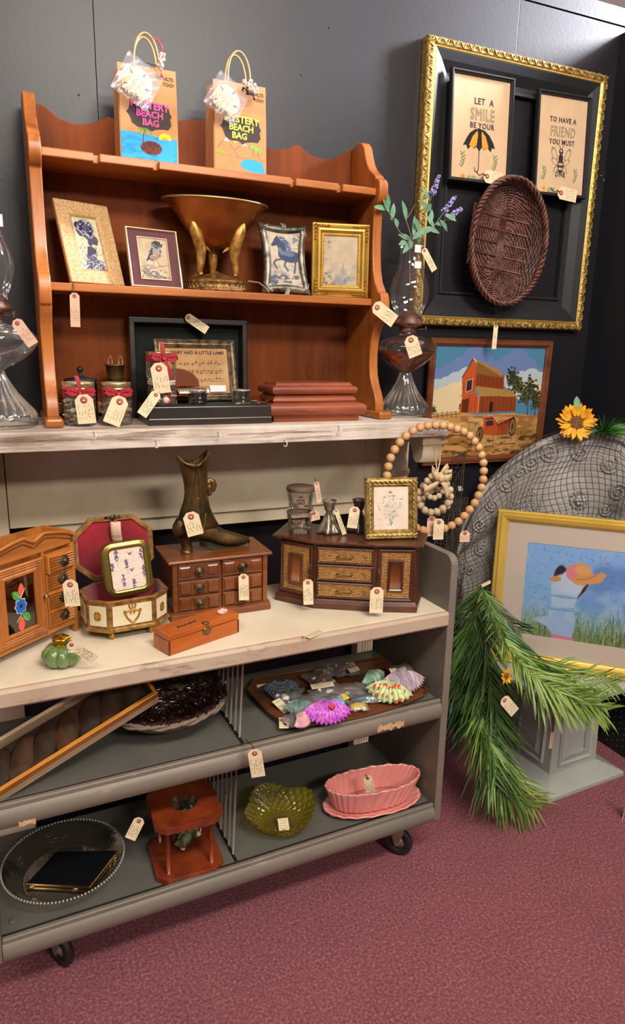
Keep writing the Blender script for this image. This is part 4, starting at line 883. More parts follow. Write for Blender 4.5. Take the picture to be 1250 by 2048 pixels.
# 1 jewellery cupboard
A=Vector((-.047,1.583)); B=Vector((.122,1.727)); d=B-A; ang=math.atan2(d.y,d.x); W=d.length+.012; W0=-.012
t=thing('jewelry_cabinet','golden oak jewellery cabinet with painted glass door and four ribbed drawers','cabinet',(A.x,A.y,TT),(0,0,ang))
H=.262; D=.10; X0,X1=W0-.02,W-.010
for x in (X0,X1-.012): MB().prism([(0,0),(.012,0),(.02,.02),(D-.02,.02),(D-.012,0),(D,0),(D,H),(0,H)],'x',x,x+.012).build('side_panel',pine,t,bev=.001)
MB().box(X0+.012,X1-.012,D-.006,D,.022,H).build('back_panel',pine,t); MB().box(X0+.012,X1-.012,.004,D-.006,.022,.030).build('bottom_panel',pinex,t)
MB().box(X0+.012,X1-.012,.002,.012,.022,.034).build('bottom_rail',pinex,t)
xm=(X0+X1)/2-.004
crest=[(X0,H-.030)]
n=44
for i in range(n+1):
    u=i/n; x=X0+(X1-X0)*u; z=H-.012+.026*math.sin(u*PI)**.8
    crest.append((x,z))
crest+=[(X1,H-.030)]
MB().prism(crest,'y',.0,.010).build('crest_board',pinex,t,bev=.001)
lip=MB(); P=[(X0+(X1-X0)*i/n,-.002,H-.010+.026*math.sin(i/n*PI)**.8-(.016*max(0,1-abs(i/n-.52)*9))) for i in range(n+1)]
lip.tube(P,.0045,6).build('crest_moulding',pinex,t)
zz=MB(); q=[]
for i in range(61): u=i/60; q.append((X0+.004+(X1-X0-.008)*u,-.0008,H-.023+.026*math.sin(u*PI)**.8-(.018*max(0,1-abs(u-.52)*8))+(.0018 if i%2 else -.0018)))
zz.tube(q,.0011,4).build('scorched_trim',mat('scorched brown','4A2010',.7),t)
MB().box(xm+.030,xm+.036,.0,.010,.022,H-.03).build('centre_stile',pine,t)
dw=xm+.030-(X0+.012)
dr=thing  # door
dx=(X0+.012+xm+.030)/2; dz0,dz1=.036,H-.040
door=moulding(dw-.002,dz1-dz0,[(0,0),(0,.004),(.004,.007),(.006,.004),(.009,.0075),(.012,.0045),(.015,.0075),(.018,.0045),(.022,.008),(.027,.008),(.029,.003),(.029,0)]).build('door',pine,t,bev=.0005,loc=(dx,-.0,dz0))
gl=MB().box(-(dw/2-.028),(dw/2-.028),-.0016,-.0004,.028,dz1-dz0-.028).build('door_glass',glass('dark cabinet glass',c='B09080',tint=.6,mult=.8,add=.06),door)
def art(name,pts,c,y=-.0022,M=None):
    m=mat(name+' paint',c,.4); MB().prism(pts,'y',y,y+.0004).build(name,m,door)
def petal(cx,cz,a,L,w_,n=10):
    o=[]; a=R(a)
    for i in range(2*n):
        u=i/(n) if i<=n else (2*n-i)/n; s=1 if i<=n else -1; x=L*u; y_=s*w_*math.sin(PI*u)**.8
        o.append((cx+x*math.cos(a)-y_*math.sin(a),cz+x*math.sin(a)+y_*math.cos(a)))
    return o
gh=dz1-dz0; cz=gh*.47
fl=[]; 
for i in range(36): a=TAU*i/36; r=.017*(1+.12*math.cos(a*8)); fl.append((r*math.cos(a)*.85,cz+r*math.sin(a)))
art('blue_flower',[(x*1.1,z+(z-cz)*.1) for x,z in fl],'DDE6F0',-.0021); art('blue_flower',fl,'1F5FB8',-.0026); art('flower_centre',[(x*.28,cz+(z-cz)*.28) for x,z in fl],'141A3A',-.0031)
art('leaf',petal(-.001,cz+.016,130,.030,.009),'3E9A3A'); art('leaf',petal(.004,cz-.018,-50,.030,.009),'3E9A3A'); art('red_bud',petal(.002,cz+.020,84,.034,.008),'D9604E'); art('red_bud',petal(-.001,cz-.024,-92,.040,.009),'D9604E')
vn=MB()
for s in (-1,1): vn.tube([(0,-.0024,cz+s*.018),(.008,-.0024,cz+s*.03),(.016,-.0024,cz+s*.04)],.0006,4).tube([(0,-.0024,cz+s*.02),(-.010,-.0024,cz+s*.03),(-.014,-.0024,cz+s*.036)],.0006,4)
vn.build('vine',mat('white outline','D8CFC8',.5),door)
MB().tube([(0,0,0),(0,-.010,0)],.0025,8).ball((0,-.013,0),(.006,.004,.006),12,8).build('knob',mat('brass knob','B0905A',.3,.9),door,loc=(dw/2-.010,-.006,gh*.5))
x0=xm+.038; x1=X1-.013; nd=4; zz0=.036; hh=(H-.040-zz0)/nd
for i in range(nd):
    z=zz0+i*hh; yo=-.010 if i==3 else .0
    dm=MB().box(x0,x1,yo-.002,.014,z+.001,z+hh-.001).build('drawer',pine,t,bev=.0012)
    rb=MB(); nr=6
    for k in range(nr): rz=z+.004+(hh-.008)*(k+.5)/nr; rb.tube([(x0+.003,yo-.0025,rz),(x1-.003,yo-.0025,rz)],.0027,6)
    rb.build('ribbing',pinex,dm)
    px=(x0+x1)/2+.006; pz=z+hh*.5
    bp=MB().lathe([(.014,0),(.0145,.0012),(.010,.003),(.007,.003),(.005,.006),(0,.007)],14,M=T(px,yo-.004,pz)@RX(90),fn=lambda a,r,z_: r*(1+.10*math.cos(a*6)) if r>.009 else r)
    bp.tube([(px+.006*math.sin(a),yo-.012,pz-.002-.008*math.cos(a)) for a in [PI*i_/8-PI/2 for i_ in range(9)]],.0012,5); bp.build('pull',old,dm)
# 2 octagonal florentine box
fgold=mat('florentine gold','9E7A40',.45,.4,var=.35,vs=60,c2='6E4416',bump=.3,bs=200); fcream=worn('crackled ivory','D8CDB0','8E7A50',thr=.68,sc=40,stretch=(.3,1,2),c3='C4B48E',rough=.6,bump=.2,fine=140)
velv=mat('crimson velvet','9A0C26',.95,var=.25,vs=8,c2='6E0818',sheen=.6,bump=.2,bs=600); giltm=mat('gilt relief','B8862E',.35,.8)
t=thing('florentine_box','open octagonal ivory and gilt box lined with crimson velvet','box',(.236,1.712,TT),(0,0,R(5)))
rx,ry,cr=.101,.080,.55
def octo(k=1.,e=0.): 
    a,b=rx*k+e,ry*k+e; cx,cy=a*cr*1.0,b*cr*.9
    return [(-a+ (a-cx) ,-b),(a-(a-cx),-b),(a,-b+(b-cy)),(a,b-(b-cy)),(cx,b),(-cx,b),(-a,b-(b-cy)),(-a,-b+(b-cy))]
def octring(mb,lv):
    n=8; vs=[]
    for e,z in lv: vs+=[(x,y,z) for x,y in octo(1,e)]
    return mb.add(vs,[(k*n+i,k*n+(i+1)%n,(k+1)*n+(i+1)%n,(k+1)*n+i) for k in range(len(lv)-1) for i in range(n)])
z0=.022
octring(MB(),[(.0,z0),(.006,z0),(.006,z0+.004),(.001,z0+.006),(-.0,z0+.008),(-.0,z0+.072),(.003,z0+.074),(.003,z0+.079),(-.006,z0+.079),(-.006,z0+.004),(-.05,z0+.004)]).build('box_body',fgold,t,bev=.0008)
MB().prism(octo(1,-.001),'z',z0,z0+.003).build('bottom',fgold,t)
octring(MB(),[(-.0062,z0+.0785),(-.0072,z0+.006),(-.06,z0+.007)]).build('velvet_lining',velv,t,solid=.0005)
oc=octo(1,.0012); 
for i in range(8):
    p,q=Vector((*oc[i],0)),Vector((*oc[(i+1)%8],0)); e=(q-p); L=e.length; e.normalize(); a_=math.atan2(e.y,e.x); mid=(p+q)/2
    Mx=T(mid.x,mid.y,z0)@Matrix.Rotation(a_,4,'Z')
    pn=MB().box(-L/2+.008,L/2-.008,-.0008,.001,.014,.066,M=Mx).build('ivory_panel',fcream,t,bev=.001)
    b=MB(); s=1
    if L>.09:
        for k in (-1,1):
            b.tube([(k*x*.0011,-.0022,.018+z*.0011) for x,z in ((0,0),(6,6),(12,13),(16,22),(14,28),(8,30),(3,26),(4,22))],.0023,6,M=Mx); b.tube([(k*x*.0011,-.0022,.018+z*.0011) for x,z in ((16,22),(19,28),(17,32))],.0018,5,M=Mx)
            b.tube([(k*x*.0011,-.0022,.018+z*.0011) for x,z in ((0,30),(5,36),(8,42),(5,44))],.0019,5,M=Mx)
        b.tube([(0,-.0022,.05),(0,-.0022,.068)],.0014,5,M=Mx)
    else:
        for an in range(0,360,90):
            for k in (-1,1): b.ball((.007*math.cos(R(an+45+k*18)),-.0016,.040+.009*math.sin(R(an+45+k*18))),(.0035,.0012,.0045),8,6,M=Mx)
        b.ball((0,-.0018,.040),(.003,.0015,.003),8,6,M=Mx)
    b.build('gilt_ornament',giltm,pn)
for x,y in octo(1,-.012)[0:2]+octo(1,-.012)[4:6]: MB().lathe([(.006,z0),(.004,z0-.005),(.008,z0-.009),(.0085,z0-.014),(.006,z0-.019),(.004,z0-.0215)],14,c=(x,y,0)).build('bun_foot',giltm,t)
Ml=T(0,ry-.002,z0+.086)@RX(84)
def octl(k): return [(x,y+ry*0) for x,y in octo(1,k)]
lidb=MB(); n=8; vs=[]
for e,z in ((0,0),(.003,0),(.003,.012),(.0,.014),(-.05,.014)): vs+=[(x,y+ry,-z+.0) for x,y in octo(1,e)]
lidb.add(vs,[(k*n+i,k*n+(i+1)%n,(k+1)*n+(i+1)%n,(k+1)*n+i) for k in range(4) for i in range(n)]+[tuple(4*n+i for i in range(n))],M=Ml); ld=lidb.build('lid',fgold,t,bev=.0008)
vl=MB(); vs=[]
for e,z in ((-.0,.0004),(-.008,.0004),(-.010,-.006),(-.02,-.004)): vs+=[(x,y+ry,z) for x,y in octo(1,e)]
MB().add(vs[:16],[(i,(i+1)%8,8+(i+1)%8,8+i) for i in range(8)],M=Ml).build('lid_rim',fgold,ld)
MB().add(vs[8:],[(k*n+i,k*n+(i+1)%n,(k+1)*n+(i+1)%n,(k+1)*n+i) for k in range(2) for i in range(n)]+[tuple(16+i for i in range(8))],M=Ml).build('lid_velvet',velv,ld)
MB().tube([Ml@Vector((x,ry*2+.0,-.0)) for x in (-.02,-.01,0,.01,.02)],.0035,6).ball(Ml@Vector((0,ry*2+.001,.004)),(.008,.005,.006),8,6).build('clasp',old,ld)
# 3 tin with lavender label propped in the box
tin=mat('brassy tin','A8904C',.25,.9,var=.2,vs=12)
t=thing('lavender_tin','rounded brass tin with lavender and bee label propped in the velvet box','tin',(.250,1.690,TT+.089),(R(-9),R(-3),R(4)))
def rr(w,h,r,z0=0,n=6):
    P=[]
    for cx,cz,a0 in ((w/2-r,h-r,0),(-w/2+r,h-r,90),(-w/2+r,r,180),(w/2-r,r,270)):
        for i in range(n+1): a=R(a0+90*i/n); P.append((cx+r*math.cos(a),z0+cz+r*math.sin(a)))
    return P
W,H=.122,.142
def rrring(mb,lv):
    vs=[]; n=28
    for i,y in lv: vs+=[(x,y,z+i) for x,z in rr(W-2*i,H-2*i,max(.004,.030-i))]
    return mb.add(vs,[(k*n+i,k*n+(i+1)%n,(k+1)*n+(i+1)%n,(k+1)*n+i) for k in range(len(lv)-1) for i in range(n)],True)
tb=rrring(MB(),[(.03,.018),(.004,.018),(0,.014),(0,-.002),(.001,-.006),(.003,-.009),(.007,-.010),(.010,-.009),(.012,-.0075)]); tb.build('tin_body',tin,t)
MB().prism([(x,z) for x,z in rr(W-.06,H-.06,.01,.03)],'y',.016,.018).build('tin_back',tin,t)
c=Cv(100,120,130,'DCCBBE'); c.noise(.3,'C0AEA4',.55,.6,.5,3,.4,2)
for cx,cy,k in ((22,20,1),(48,48,.8),(92,26,1),(94,74,1.1),(34,92,1.1),(62,108,1),(6,50,.7)):
    rd=random.Random(int(cx)); 
    for i in range(46): yy=rd.uniform(-16,14)*k; xx=rd.gauss(0,3.2)*(1-abs(yy)/30); c.ell(cx+xx,cy+yy,1.9,1.5,rd.choice(('5A4A74','7A6A94','4A4468')),1,soft=.3)
    c.line([(cx,cy+12*k),(cx+2,cy+32*k)],.8,'6E7A5E')
for cx,cy in ((60,20),(60,66)): c.ell(cx,cy,4,3,'4A4028'); c.ell(cx+4,cy-3,4,1.8,'8A8474',1,-35); c.ell(cx-3,cy-3,3.5,1.6,'8A8474',1,35)
for k in range(9): c.line([(30,10+k*4),(72,10+k*4)],.4,'A8988E',.6)
m_=c.inpoly([(x/(W-.024)*100+50,(1-(z-.012)/(H-.024))*120) for x,z in rr(W-.026,H-.026,.018,.013)])
c.mix((~m_).astype(float),'8E7840'); c.build('label',W-.034,H-.034,pm('paint'),t,T(0,-.0082,.017))
rr_=rrring(MB(),[(.007,-.010),(.013,-.0125),(.019,-.0105),(.020,-.0075)]); rr_.build('raised_rim',tin,t)
# 4 chest of drawers (walnut)
wal=wood('red walnut','844A22','5A2E12','x',12,.35,.4); walz=wood('red walnut side','74401E','4E260F','z',12,.35,.4)
t=thing('drawer_chest','small red walnut chest of drawers with raised blocks and bronze pulls, under the boot','drawer chest',(.489,1.700,TT),(0,0,R(.5)))
W,D,H=.262,.148,.166
MB().box(-W/2,W/2,.006,D,.018,H-.008).build('carcass',walz,t,bev=.001)
moulded_=MB(); 
MB().prism([(-.012,0),(D+.004,0),(D+.004,.018),(D,.022),(-.0,.022),(-.010,.016)],'x',-W/2-.008,W/2+.008).build('plinth',wal,t,bev=.0015)
MB().box(-W/2-.012,W/2+.012,-.012,D+.006,H-.009,H).build('top_board',wal,t,bev=.003)
for x in (-W/2,W/2-.013): MB().box(x,x+.013,-.004,.006,.022,H-.009).build('stile',wal,t,bev=.001)
rows=[(.024,.062),(.067,.105),(.110,.152)]
blk2=lambda mb,x0,x1,z0,z1,y0,y1: mb.add([(x0,y0,z0),(x1,y0,z0),(x1,y0,z1),(x0,y0,z1),(x0+.004,y1,z0+.004),(x1-.004,y1,z0+.004),(x1-.004,y1,z1-.004),(x0+.004,y1,z1-.004)],[(4,5,6,7),(0,1,5,4),(1,2,6,5),(2,3,7,6),(3,0,4,7)])
for ri,(a,b) in enumerate(rows):
    for x0,x1 in ((-W/2+.015,-.004),(.004,W/2-.015)):
        dw_=MB().box(x0,x1,-.002,.006,a,b).build('drawer',wal,t,bev=.001)
        n=3; ww=(x1-x0)/n
        for k in range(n):
            bl=MB()
            if ri==2 and k!=1: blk2(bl,x0+k*ww+.004,x0+(k+1)*ww-.004,a+.006,b-.006,-.002,-.0045)
            elif ri<2: blk2(bl,x0+k*ww+.002,x0+(k+1)*ww-.002,a+.002,b-.002,-.002,-.0075)
            if bl.v: bl.build('raised_block',wal,dw_)
        px=(x0+x1)/2; pz=(a+b)/2
        MB().lathe([(.0125,0),(.013,.0015),(.008,.002),(.005,.004),(.0035,.006),(0,.0065)],16,M=T(px,-.007,pz)@RX(90),fn=lambda q,r,z_: r*(1+.12*math.cos(q*8)) if r>.009 else r).tube([(px+.007*math.sin(q),-.0135,pz-.001-.008*math.cos(q)) for q in [PI*i_/8-PI/2 for i_ in range(9)]],.0013,5).build('pull',old,dw_)
# 5 brass boot
bronz=mat('dark bronze boot','6E5630',.42,.75,var=.5,vs=14,c2='2E281C',bump=.25,bs=60,coat=.2)
t=thing('boot_ornament','dark bronze lady\'s boot ornament with high heel standing on the walnut chest','ornament',(.405,1.765,TT+.1665),(0,0,R(3)))
L=.186
# cross sections: (x centre, z centre, half length x, half width y, tilt)
lv=[]
sec=[(.029,.259,.043,.030),(.031,.245,.0395,.0285),(.034,.22,.0345,.026),(.0365,.19,.0305,.024),(.0375,.165,.0295,.023),(.037,.14,.0325,.0235),(.035,.118,.039,.0245),(.036,.098,.046,.0255),(.038,.080,.053,.026),(.042,.064,.058,.025)]
def bootsec(i): return sec[i]
mb=MB(); n=28; vs=[]
for k,(xc,zc,hx,hy) in enumerate(sec):
    for i in range(n):
        a=TAU*i/n; x=xc+hx*math.cos(a); z=zc
        if k==0: z+= .012*math.cos(2*a)*.6+ (.016 if math.cos(a)>.3 else 0)*.5 - (.020*max(0,math.cos(a-PI*.5)*math.cos(a-PI*.5)))*.9
        vs.append((x,hy*math.sin(a),z))
k0=len(sec)
mb.add(vs,[(k*n+i,k*n+(i+1)%n,(k+1)*n+(i+1)%n,(k+1)*n+i) for k in range(k0-1) for i in range(n)],True)
o=mb.build('boot_shaft',bronz,t,solid=.003)
# foot: loft along x from the heel to the toe
ft=[(-.024,.072,.012,.010),(-.016,.070,.026,.018),(.004,.066,.034,.022),(.020,.062,.034,.022),(.045,.060,.038,.0235),(.070,.052,.034,.024),(.095,.036,.028,.025),(.115,.027,.024,.026),(.135,.022,.0205,.026),(.155,.019,.0165,.023),(.172,.0165,.0125,.017),(.184,.016,.008,.009),(.189,.016,.002,.002)]
vs=[]
for x,zc,hz,hy in ft:
    for i in range(n): a=TAU*i/n; vs.append((x,hy*math.cos(a)*(1-.12*max(0,math.sin(a))),zc+hz*math.sin(a)*(1 if math.sin(a)>0 else .75)))
m_=len(ft); MB().add(vs,[(k*n+i,k*n+(i+1)%n,(k+1)*n+(i+1)%n,(k+1)*n+i) for k in range(m_-1) for i in range(n)]+[tuple(range(n))[::-1],tuple((m_-1)*n+i for i in range(n))],True).build('boot_foot',bronz,t)
MB().tube([(.045,0,.030),(.070,0,.022),(.095,0,.010),(.120,0,.0045),(.150,0,.003),(.175,0,.007),(.189,0,.013)],[.020,.022,.024,.0265,.025,.018,.006],16,flat=.16).build('sole',mat('dark sole','2A2418',.5,.5),t)
MB().tube([(-.002,0,.056),(.004,0,.034),(.009,0,.018),(.009,0,.006),(.008,0,.0)],[.026,.0175,.0145,.016,.0175],20).build('heel',bronz,t)
MB().ball((-.004,0,.064),(.026,.023,.030),16,12).build('heel_cup',bronz,t)
bt=MB()
for x,z,s in ((.072,.185,.013),(.073,.172,.014),(.074,.158,.009)): bt.ball((x,-.002,z),(s*.75,s*.7,s),12,8)
for x,z in ((.064,.150),(.062,.138),(.061,.126),(.062,.114)): bt.ball((x,-.012,z),.0036,8,6)
bt.build('bow_and_buttons',bronz,t,kind='stuff')
MB().tube([(.066,.0,.190),(.074,-.004,.195),(.083,-.004,.188),(.086,-.003,.178),(.082,-.003,.166),(.074,-.002,.158)],[.004,.006,.008,.009,.008,.004],10).build('bow_loop',bronz,t)
tr=MB().tube([(.010,-.016,.146),(.036,-.0245,.150),(.062,-.0165,.145)],.0014,5).tube([(.066,-.010,.128),(.056,-.0235,.106),(.052,-.0265,.08),(.042,-.027,.05)],.0012,5).tube([(.012,-.017,.202),(.03,-.0215,.170),(.036,-.021,.150)],.001,5)
tr.build('seam_trim',mat('worn brass trim','8E7230',.4,.8),t)
tag(MB().tube([(.030,-.030,.258),(.030,-.028,.22),(.028,-.0265,.19),(.024,-.025,.17)],.0007,5).tube([(.030,-.030,.258),(.038,-.0275,.20),(.042,-.0275,.13),(.046,-.0285,.09)],.0007,5).build('boot_thread',pm('thread'),None,loc=(.405,1.765,TT+.1665)),'black thread looped round the bronze boot','thread')
# 6 cedar box
ced=wood('orange cedar','BC621E','8E4212','x',9,.35,.4)
A=Vector((.302,1.494)); t=thing('cedar_box','long narrow orange cedar box with brass clasp at the shelf edge','box',(A.x,A.y,TT),(0,0,R(21)))
W,D=.208,.066
MB().box(0,W,0,D,0,.036).build('box_body',ced,t,bev=.0008); MB().box(-.001,W+.001,-.001,D,.0375,.052).build('lid',ced,t,bev=.003)
for x in (.0,W-.004): MB().box(x-.0003,x+.0043,-.0008,.001,.001,.0355).build('corner_joint',mat('dark joint','5A2410',.5),t)
cl=MB().lathe([(0,0),(.011,0),(.012,.001),(.004,.002),(0,.002)],14,M=T(W*.52,-.0012,.034)@RX(90),fn=lambda a,r,z:r*(1+.2*math.cos(a*5))).box(W*.52-.004,W*.52+.004,-.004,-.002,.028,.044).lathe([(0,0),(.010,0),(.004,.002),(0,.002)],14,M=T(W*.52,.004,.0525)); cl.build('clasp',mat('tarnished clasp','8A7440',.4,.8),t)
mk_text('lettering','Souvenir',.017,pm('ink'),t,T(W*.33,.022,.0528)@RX(-90)@RZ(0)@RY(-4),shear=.4)
b=MB(); 
for k in range(6): b.ball((W*.86+.009*math.cos(k),.030+.006*math.sin(k*1.7),.056),(.007,.006,.004),10,6)
b.build('shell_trim',shellw,t); MB().ball((W*.86,.03,.053),(.016,.012,.003),16,6).build('rose_disc',mat('dusty rose','C07A6A',.5),t)
# 7 green ceramic pumpkin
grn=mat('celadon glaze','6E8A4E',.18,var=.25,vs=14,c2='55703C',coat=.7); gg=mat('shiny gold','C9962E',.15,1)
t=thing('pumpkin_trinket','small green glazed ceramic pumpkin with gold top','ornament',(.070,1.540,TT))
MB().lathe([(0,0),(.018,0),(.032,.004),(.041,.013),(.0445,.024),(.041,.036),(.032,.045),(.021,.050),(.012,.047)],96,fn=lambda a,r,z: r*(.82+.20*abs(math.cos(a*4.0))**.6)).build('pumpkin_body',grn,t)
MB().lathe([(.012,.044),(.014,.048),(.012,.052),(.018,.056),(.020,.062),(.016,.067),(.010,.066),(.004,.072),(0,.073)],24,fn=lambda a,r,z:r*(1+.12*math.cos(a*5))).tube([(.0,-.012,.06),(.012,-.016,.068),(.018,-.008,.066)],.003,6).build('gold_top',gg,t)
# 8 bow-front chest with woven panels
dkw=wood('dark walnut','5A3220','3C1E10','x',12,.3,.5); dkz=wood('dark walnut upright','5A3220','3C1E10','z',12,.3,.5)
def cane():
    m,nt,b,N,L=nodes('woven cane'); tc=N.new('ShaderNodeTexCoord'); mp=N.new('ShaderNodeMapping'); mp.inputs['Scale'].default_value=(1,1,1); L.new(tc.outputs['UV'],mp.inputs[0])
    br=N.new('ShaderNodeTexBrick'); br.inputs['Scale'].default_value=1; br.inputs['Color1'].default_value=(*lin('CC9A58'),1); br.inputs['Color2'].default_value=(*lin('A87238'),1); br.inputs['Mortar'].default_value=(*lin('2E1808'),1)
    br.inputs['Mortar Size'].default_value=.0009; br.inputs['Brick Width'].default_value=.0078; br.inputs['Row Height'].default_value=.0046; br.inputs['Mortar Smooth'].default_value=.6; L.new(mp.outputs[0],br.inputs[0]); L.new(br.outputs[0],b.inputs['Base Color']); b.inputs['Roughness'].default_value=.5
    bp=N.new('ShaderNodeBump'); bp.invert=True; bp.inputs['Strength'].default_value=.8; bp.inputs['Distance'].default_value=.002; L.new(br.outputs['Fac'],bp.inputs['Height']); L.new(bp.outputs[0],b.inputs['Normal']); return m
canem=cane()
def uvpanel(name,parent,M,w,h,mt=canem,hole=None):
    """thin woven panel facing -y with metric UVs"""
    def quad(x0,x1,z0,z1): return [(x0,z0),(x1,z0),(x1,z1),(x0,z1)]
    qs=[quad(-w/2,w/2,0,h)] if not hole else [quad(-w/2,-hole[0]/2,0,h),quad(hole[0]/2,w/2,0,h),quad(-hole[0]/2,hole[0]/2,0,(h-hole[1])/2),quad(-hole[0]/2,hole[0]/2,(h+hole[1])/2,h)]
    V=[];F=[];U=[]
    for q in qs: n=len(V); V+=[tuple(M@Vector((x,0,z))) for x,z in q]; F.append((n,n+1,n+2,n+3)); U+=q
    me=bpy.data.meshes.new(name); me.from_pydata(V,[],F); uv=me.uv_layers.new(name='UVMap')
    for i,l in enumerate(me.loops): uv.data[i].uv=U[l.vertex_index]
    return link(name,me,mt,parent)
t=thing('woven_front_chest','dark walnut bow-front chest with woven cane doors and three drawers','chest',(.90,1.68,TT))
def l_(p): return (p[0]-.90,p[1]-1.68)
FP=[(.662,1.752),(.738,1.652),(.886,1.566),(.996,1.517),(1.076,1.618),(.752,1.868)]
F=[l_(p) for p in FP]; cen=Vector((sum(p[0] for p in F)/6,sum(p[1] for p in F)/6))
def off(k): 
    out=[]; n=len(F)
    for i in range(n):
        a,b,c_=Vector(F[i-1]),Vector(F[i]),Vector(F[(i+1)%n]); n1=Vector(((b-a).y,-(b-a).x)).normalized(); n2=Vector(((c_-b).y,-(c_-b).x)).normalized(); m_=(n1+n2); m_=m_/max(.3,m_.length_squared)*2
        out.append(tuple(b+m_*k*1.0))
    return out
Hc=.196
def slab(lv,name,mt=dkw):
    vs=[]; 
    for k,z in lv: vs+=[(x,y,z) for x,y in off(k)]
    n=6; MB().add(vs,[(i,)*0 or tuple(range(5,-1,-1))for i in range(1)]+[(k*n+i,k*n+(i+1)%n,(k+1)*n+(i+1)%n,(k+1)*n+i) for k in range(len(lv)-1) for i in range(n)]+[tuple((len(lv)-1)*n+i for i in range(n))]).build(name,mt,t,bev=.0008)
slab([(-.002,0),(-.001,.018),(-.005,.022),(-.008,.028)],'plinth'); slab([(-.012,.027),(-.012,Hc-.012)],'carcass',dkz); slab([(-.008,Hc-.014),(-.002,Hc-.008),(.006,Hc-.006),(.006,Hc-.001),(.002,Hc),],'top_board')
oc=off(-.012)
for i,kind_ in ((0,'door'),(1,'drawers'),(2,'door')):
    p,q=Vector(oc[i]),Vector(oc[i+1]); e=q-p; L=e.length; a_=math.atan2(e.y,e.x); mid=(p+q)/2; Mx=T(mid.x,mid.y,.030)@Matrix.Rotation(a_,4,'Z'); hh=Hc-.046
    if kind_=='door':
        w_=L-.010; dm=moulding(w_,hh,[(0,0),(0,.005),(.003,.007),(.007,.005),(.011,.004),(.011,0)]); dm.v=[tuple(Mx@Vector(v)) for v in dm.v]; dm=dm.build('door',dkz,t,bev=.0005)
        uvpanel('cane_panel',dm,Mx@T(0,-.0036,.011),w_-.022,hh-.022)
        fm=moulding(w_*.42,hh*.60,[(0,0),(0,.0065),(.003,.0075),(.006,.0055),(.006,.003)]); fm.v=[tuple(Mx@T(0,-.002,hh*.2)@Vector(v)) for v in fm.v]; fm.build('inner_frame',dkz,dm)
        rb=MB(); nn=7; iw=w_*.42-.012
        for k in range(nn): rb.tube([(-iw/2+iw*(k+.5)/nn,-.004,hh*.2+.006),(-iw/2+iw*(k+.5)/nn,-.004,hh*.8-.006)],iw/nn*.5,6,M=Mx)
        rb.build('fluted_panel',wood('honey fluting','8E5226','6A3414','z',14,.4,.3),dm)
        hx=(w_/2-.005) if i==0 else (-w_/2+.004)
        MB().tube([(hx,-.005,hh*.42),(hx,-.012,hh*.44),(hx,-.013,hh*.52),(hx,-.012,hh*.60),(hx,-.005,hh*.62)],[.002,.0026,.0018,.0026,.002],6,M=Mx).build('handle',old,dm)
    else:
        for k in range(3):
            h3=hh/3-.003; z=k*(hh/3)+.001; w_=L-.012; dm=moulding(w_,h3,[(0,0),(0,.006),(.003,.008),(.006,.005),(.006,0)]); dm.v=[tuple(Mx@T(0,0,z)@Vector(v)) for v in dm.v]; dm=dm.build('drawer',dkw,t,bev=.0005)
            uvpanel('cane_panel',dm,Mx@T(0,-.0045,z+.006),w_-.012,h3-.012)
            MB().tube([(-.022,-.004,z+h3/2),(-.020,-.011,z+h3/2),(-.008,-.013,z+h3/2),(0,-.0115,z+h3/2),(.008,-.013,z+h3/2),(.020,-.011,z+h3/2),(.022,-.004,z+h3/2)],[.0022,.0026,.0016,.0024,.0016,.0026,.0022],6,M=Mx).build('handle',mat('worn brass handle','8E7238',.4,.8),dm)
ZR=TT+Hc+.0004
# 9 two stacked clear jars
def clearjar(x,y,z,label,lid,seed):
    t=thing('glass_jar',label,'jar',(x,y,z),group='stacked fluted jars'); r=.0375; h=.060
    MB().lathe([(r*.78,0),(r*.84,.003),(r*.86,.02),(r*.97,h*.72),(r,h*.80),(r,h*.97)],64,fn=lambda a,rr_,z_: rr_*(1+.02*math.cos(a*14)) if z_<h*.7 else rr_,cap=False).lathe([(0,.001),(r*.8,.001)],32,cap=False).build('glass_body',ribg,t)
    rd=random.Random(seed); mb=MB()
    for i in range(26): a=rd.random()*TAU; q=r*.66*rd.random()**.5; shellblob(mb,(q*math.cos(a),q*math.sin(a),.012+rd.random()*.022),rd.uniform(.008,.013),rd)
    mb.build('shells',shm[0],t,kind='stuff')
    if lid: MB().lathe([(0,h),(r*1.04,h),(r*1.06,h+.003),(r*1.06,h+.010),(r*1.02,h+.013),(0,h+.013)],40).build('lid',wood('weathered lid','6E5A4A','4A3A2E','x',20,.6,0),t)
    else: MB().lathe([(r*.97,h*.94),(r*1.04,h*.95),(r*1.05,h*1.0),(r*.7,h*1.0)],40,cap=False).build('rim',mat('smoky rim','6E6258',.3,.2),t)
clearjar(.738,1.752,ZR,'lower fluted glass jar of shells stacked on the woven-front chest',0,8)
clearjar(.738,1.752,ZR+.0605,'upper fluted glass jar with brown wooden lid, stacked on another jar',1,9)
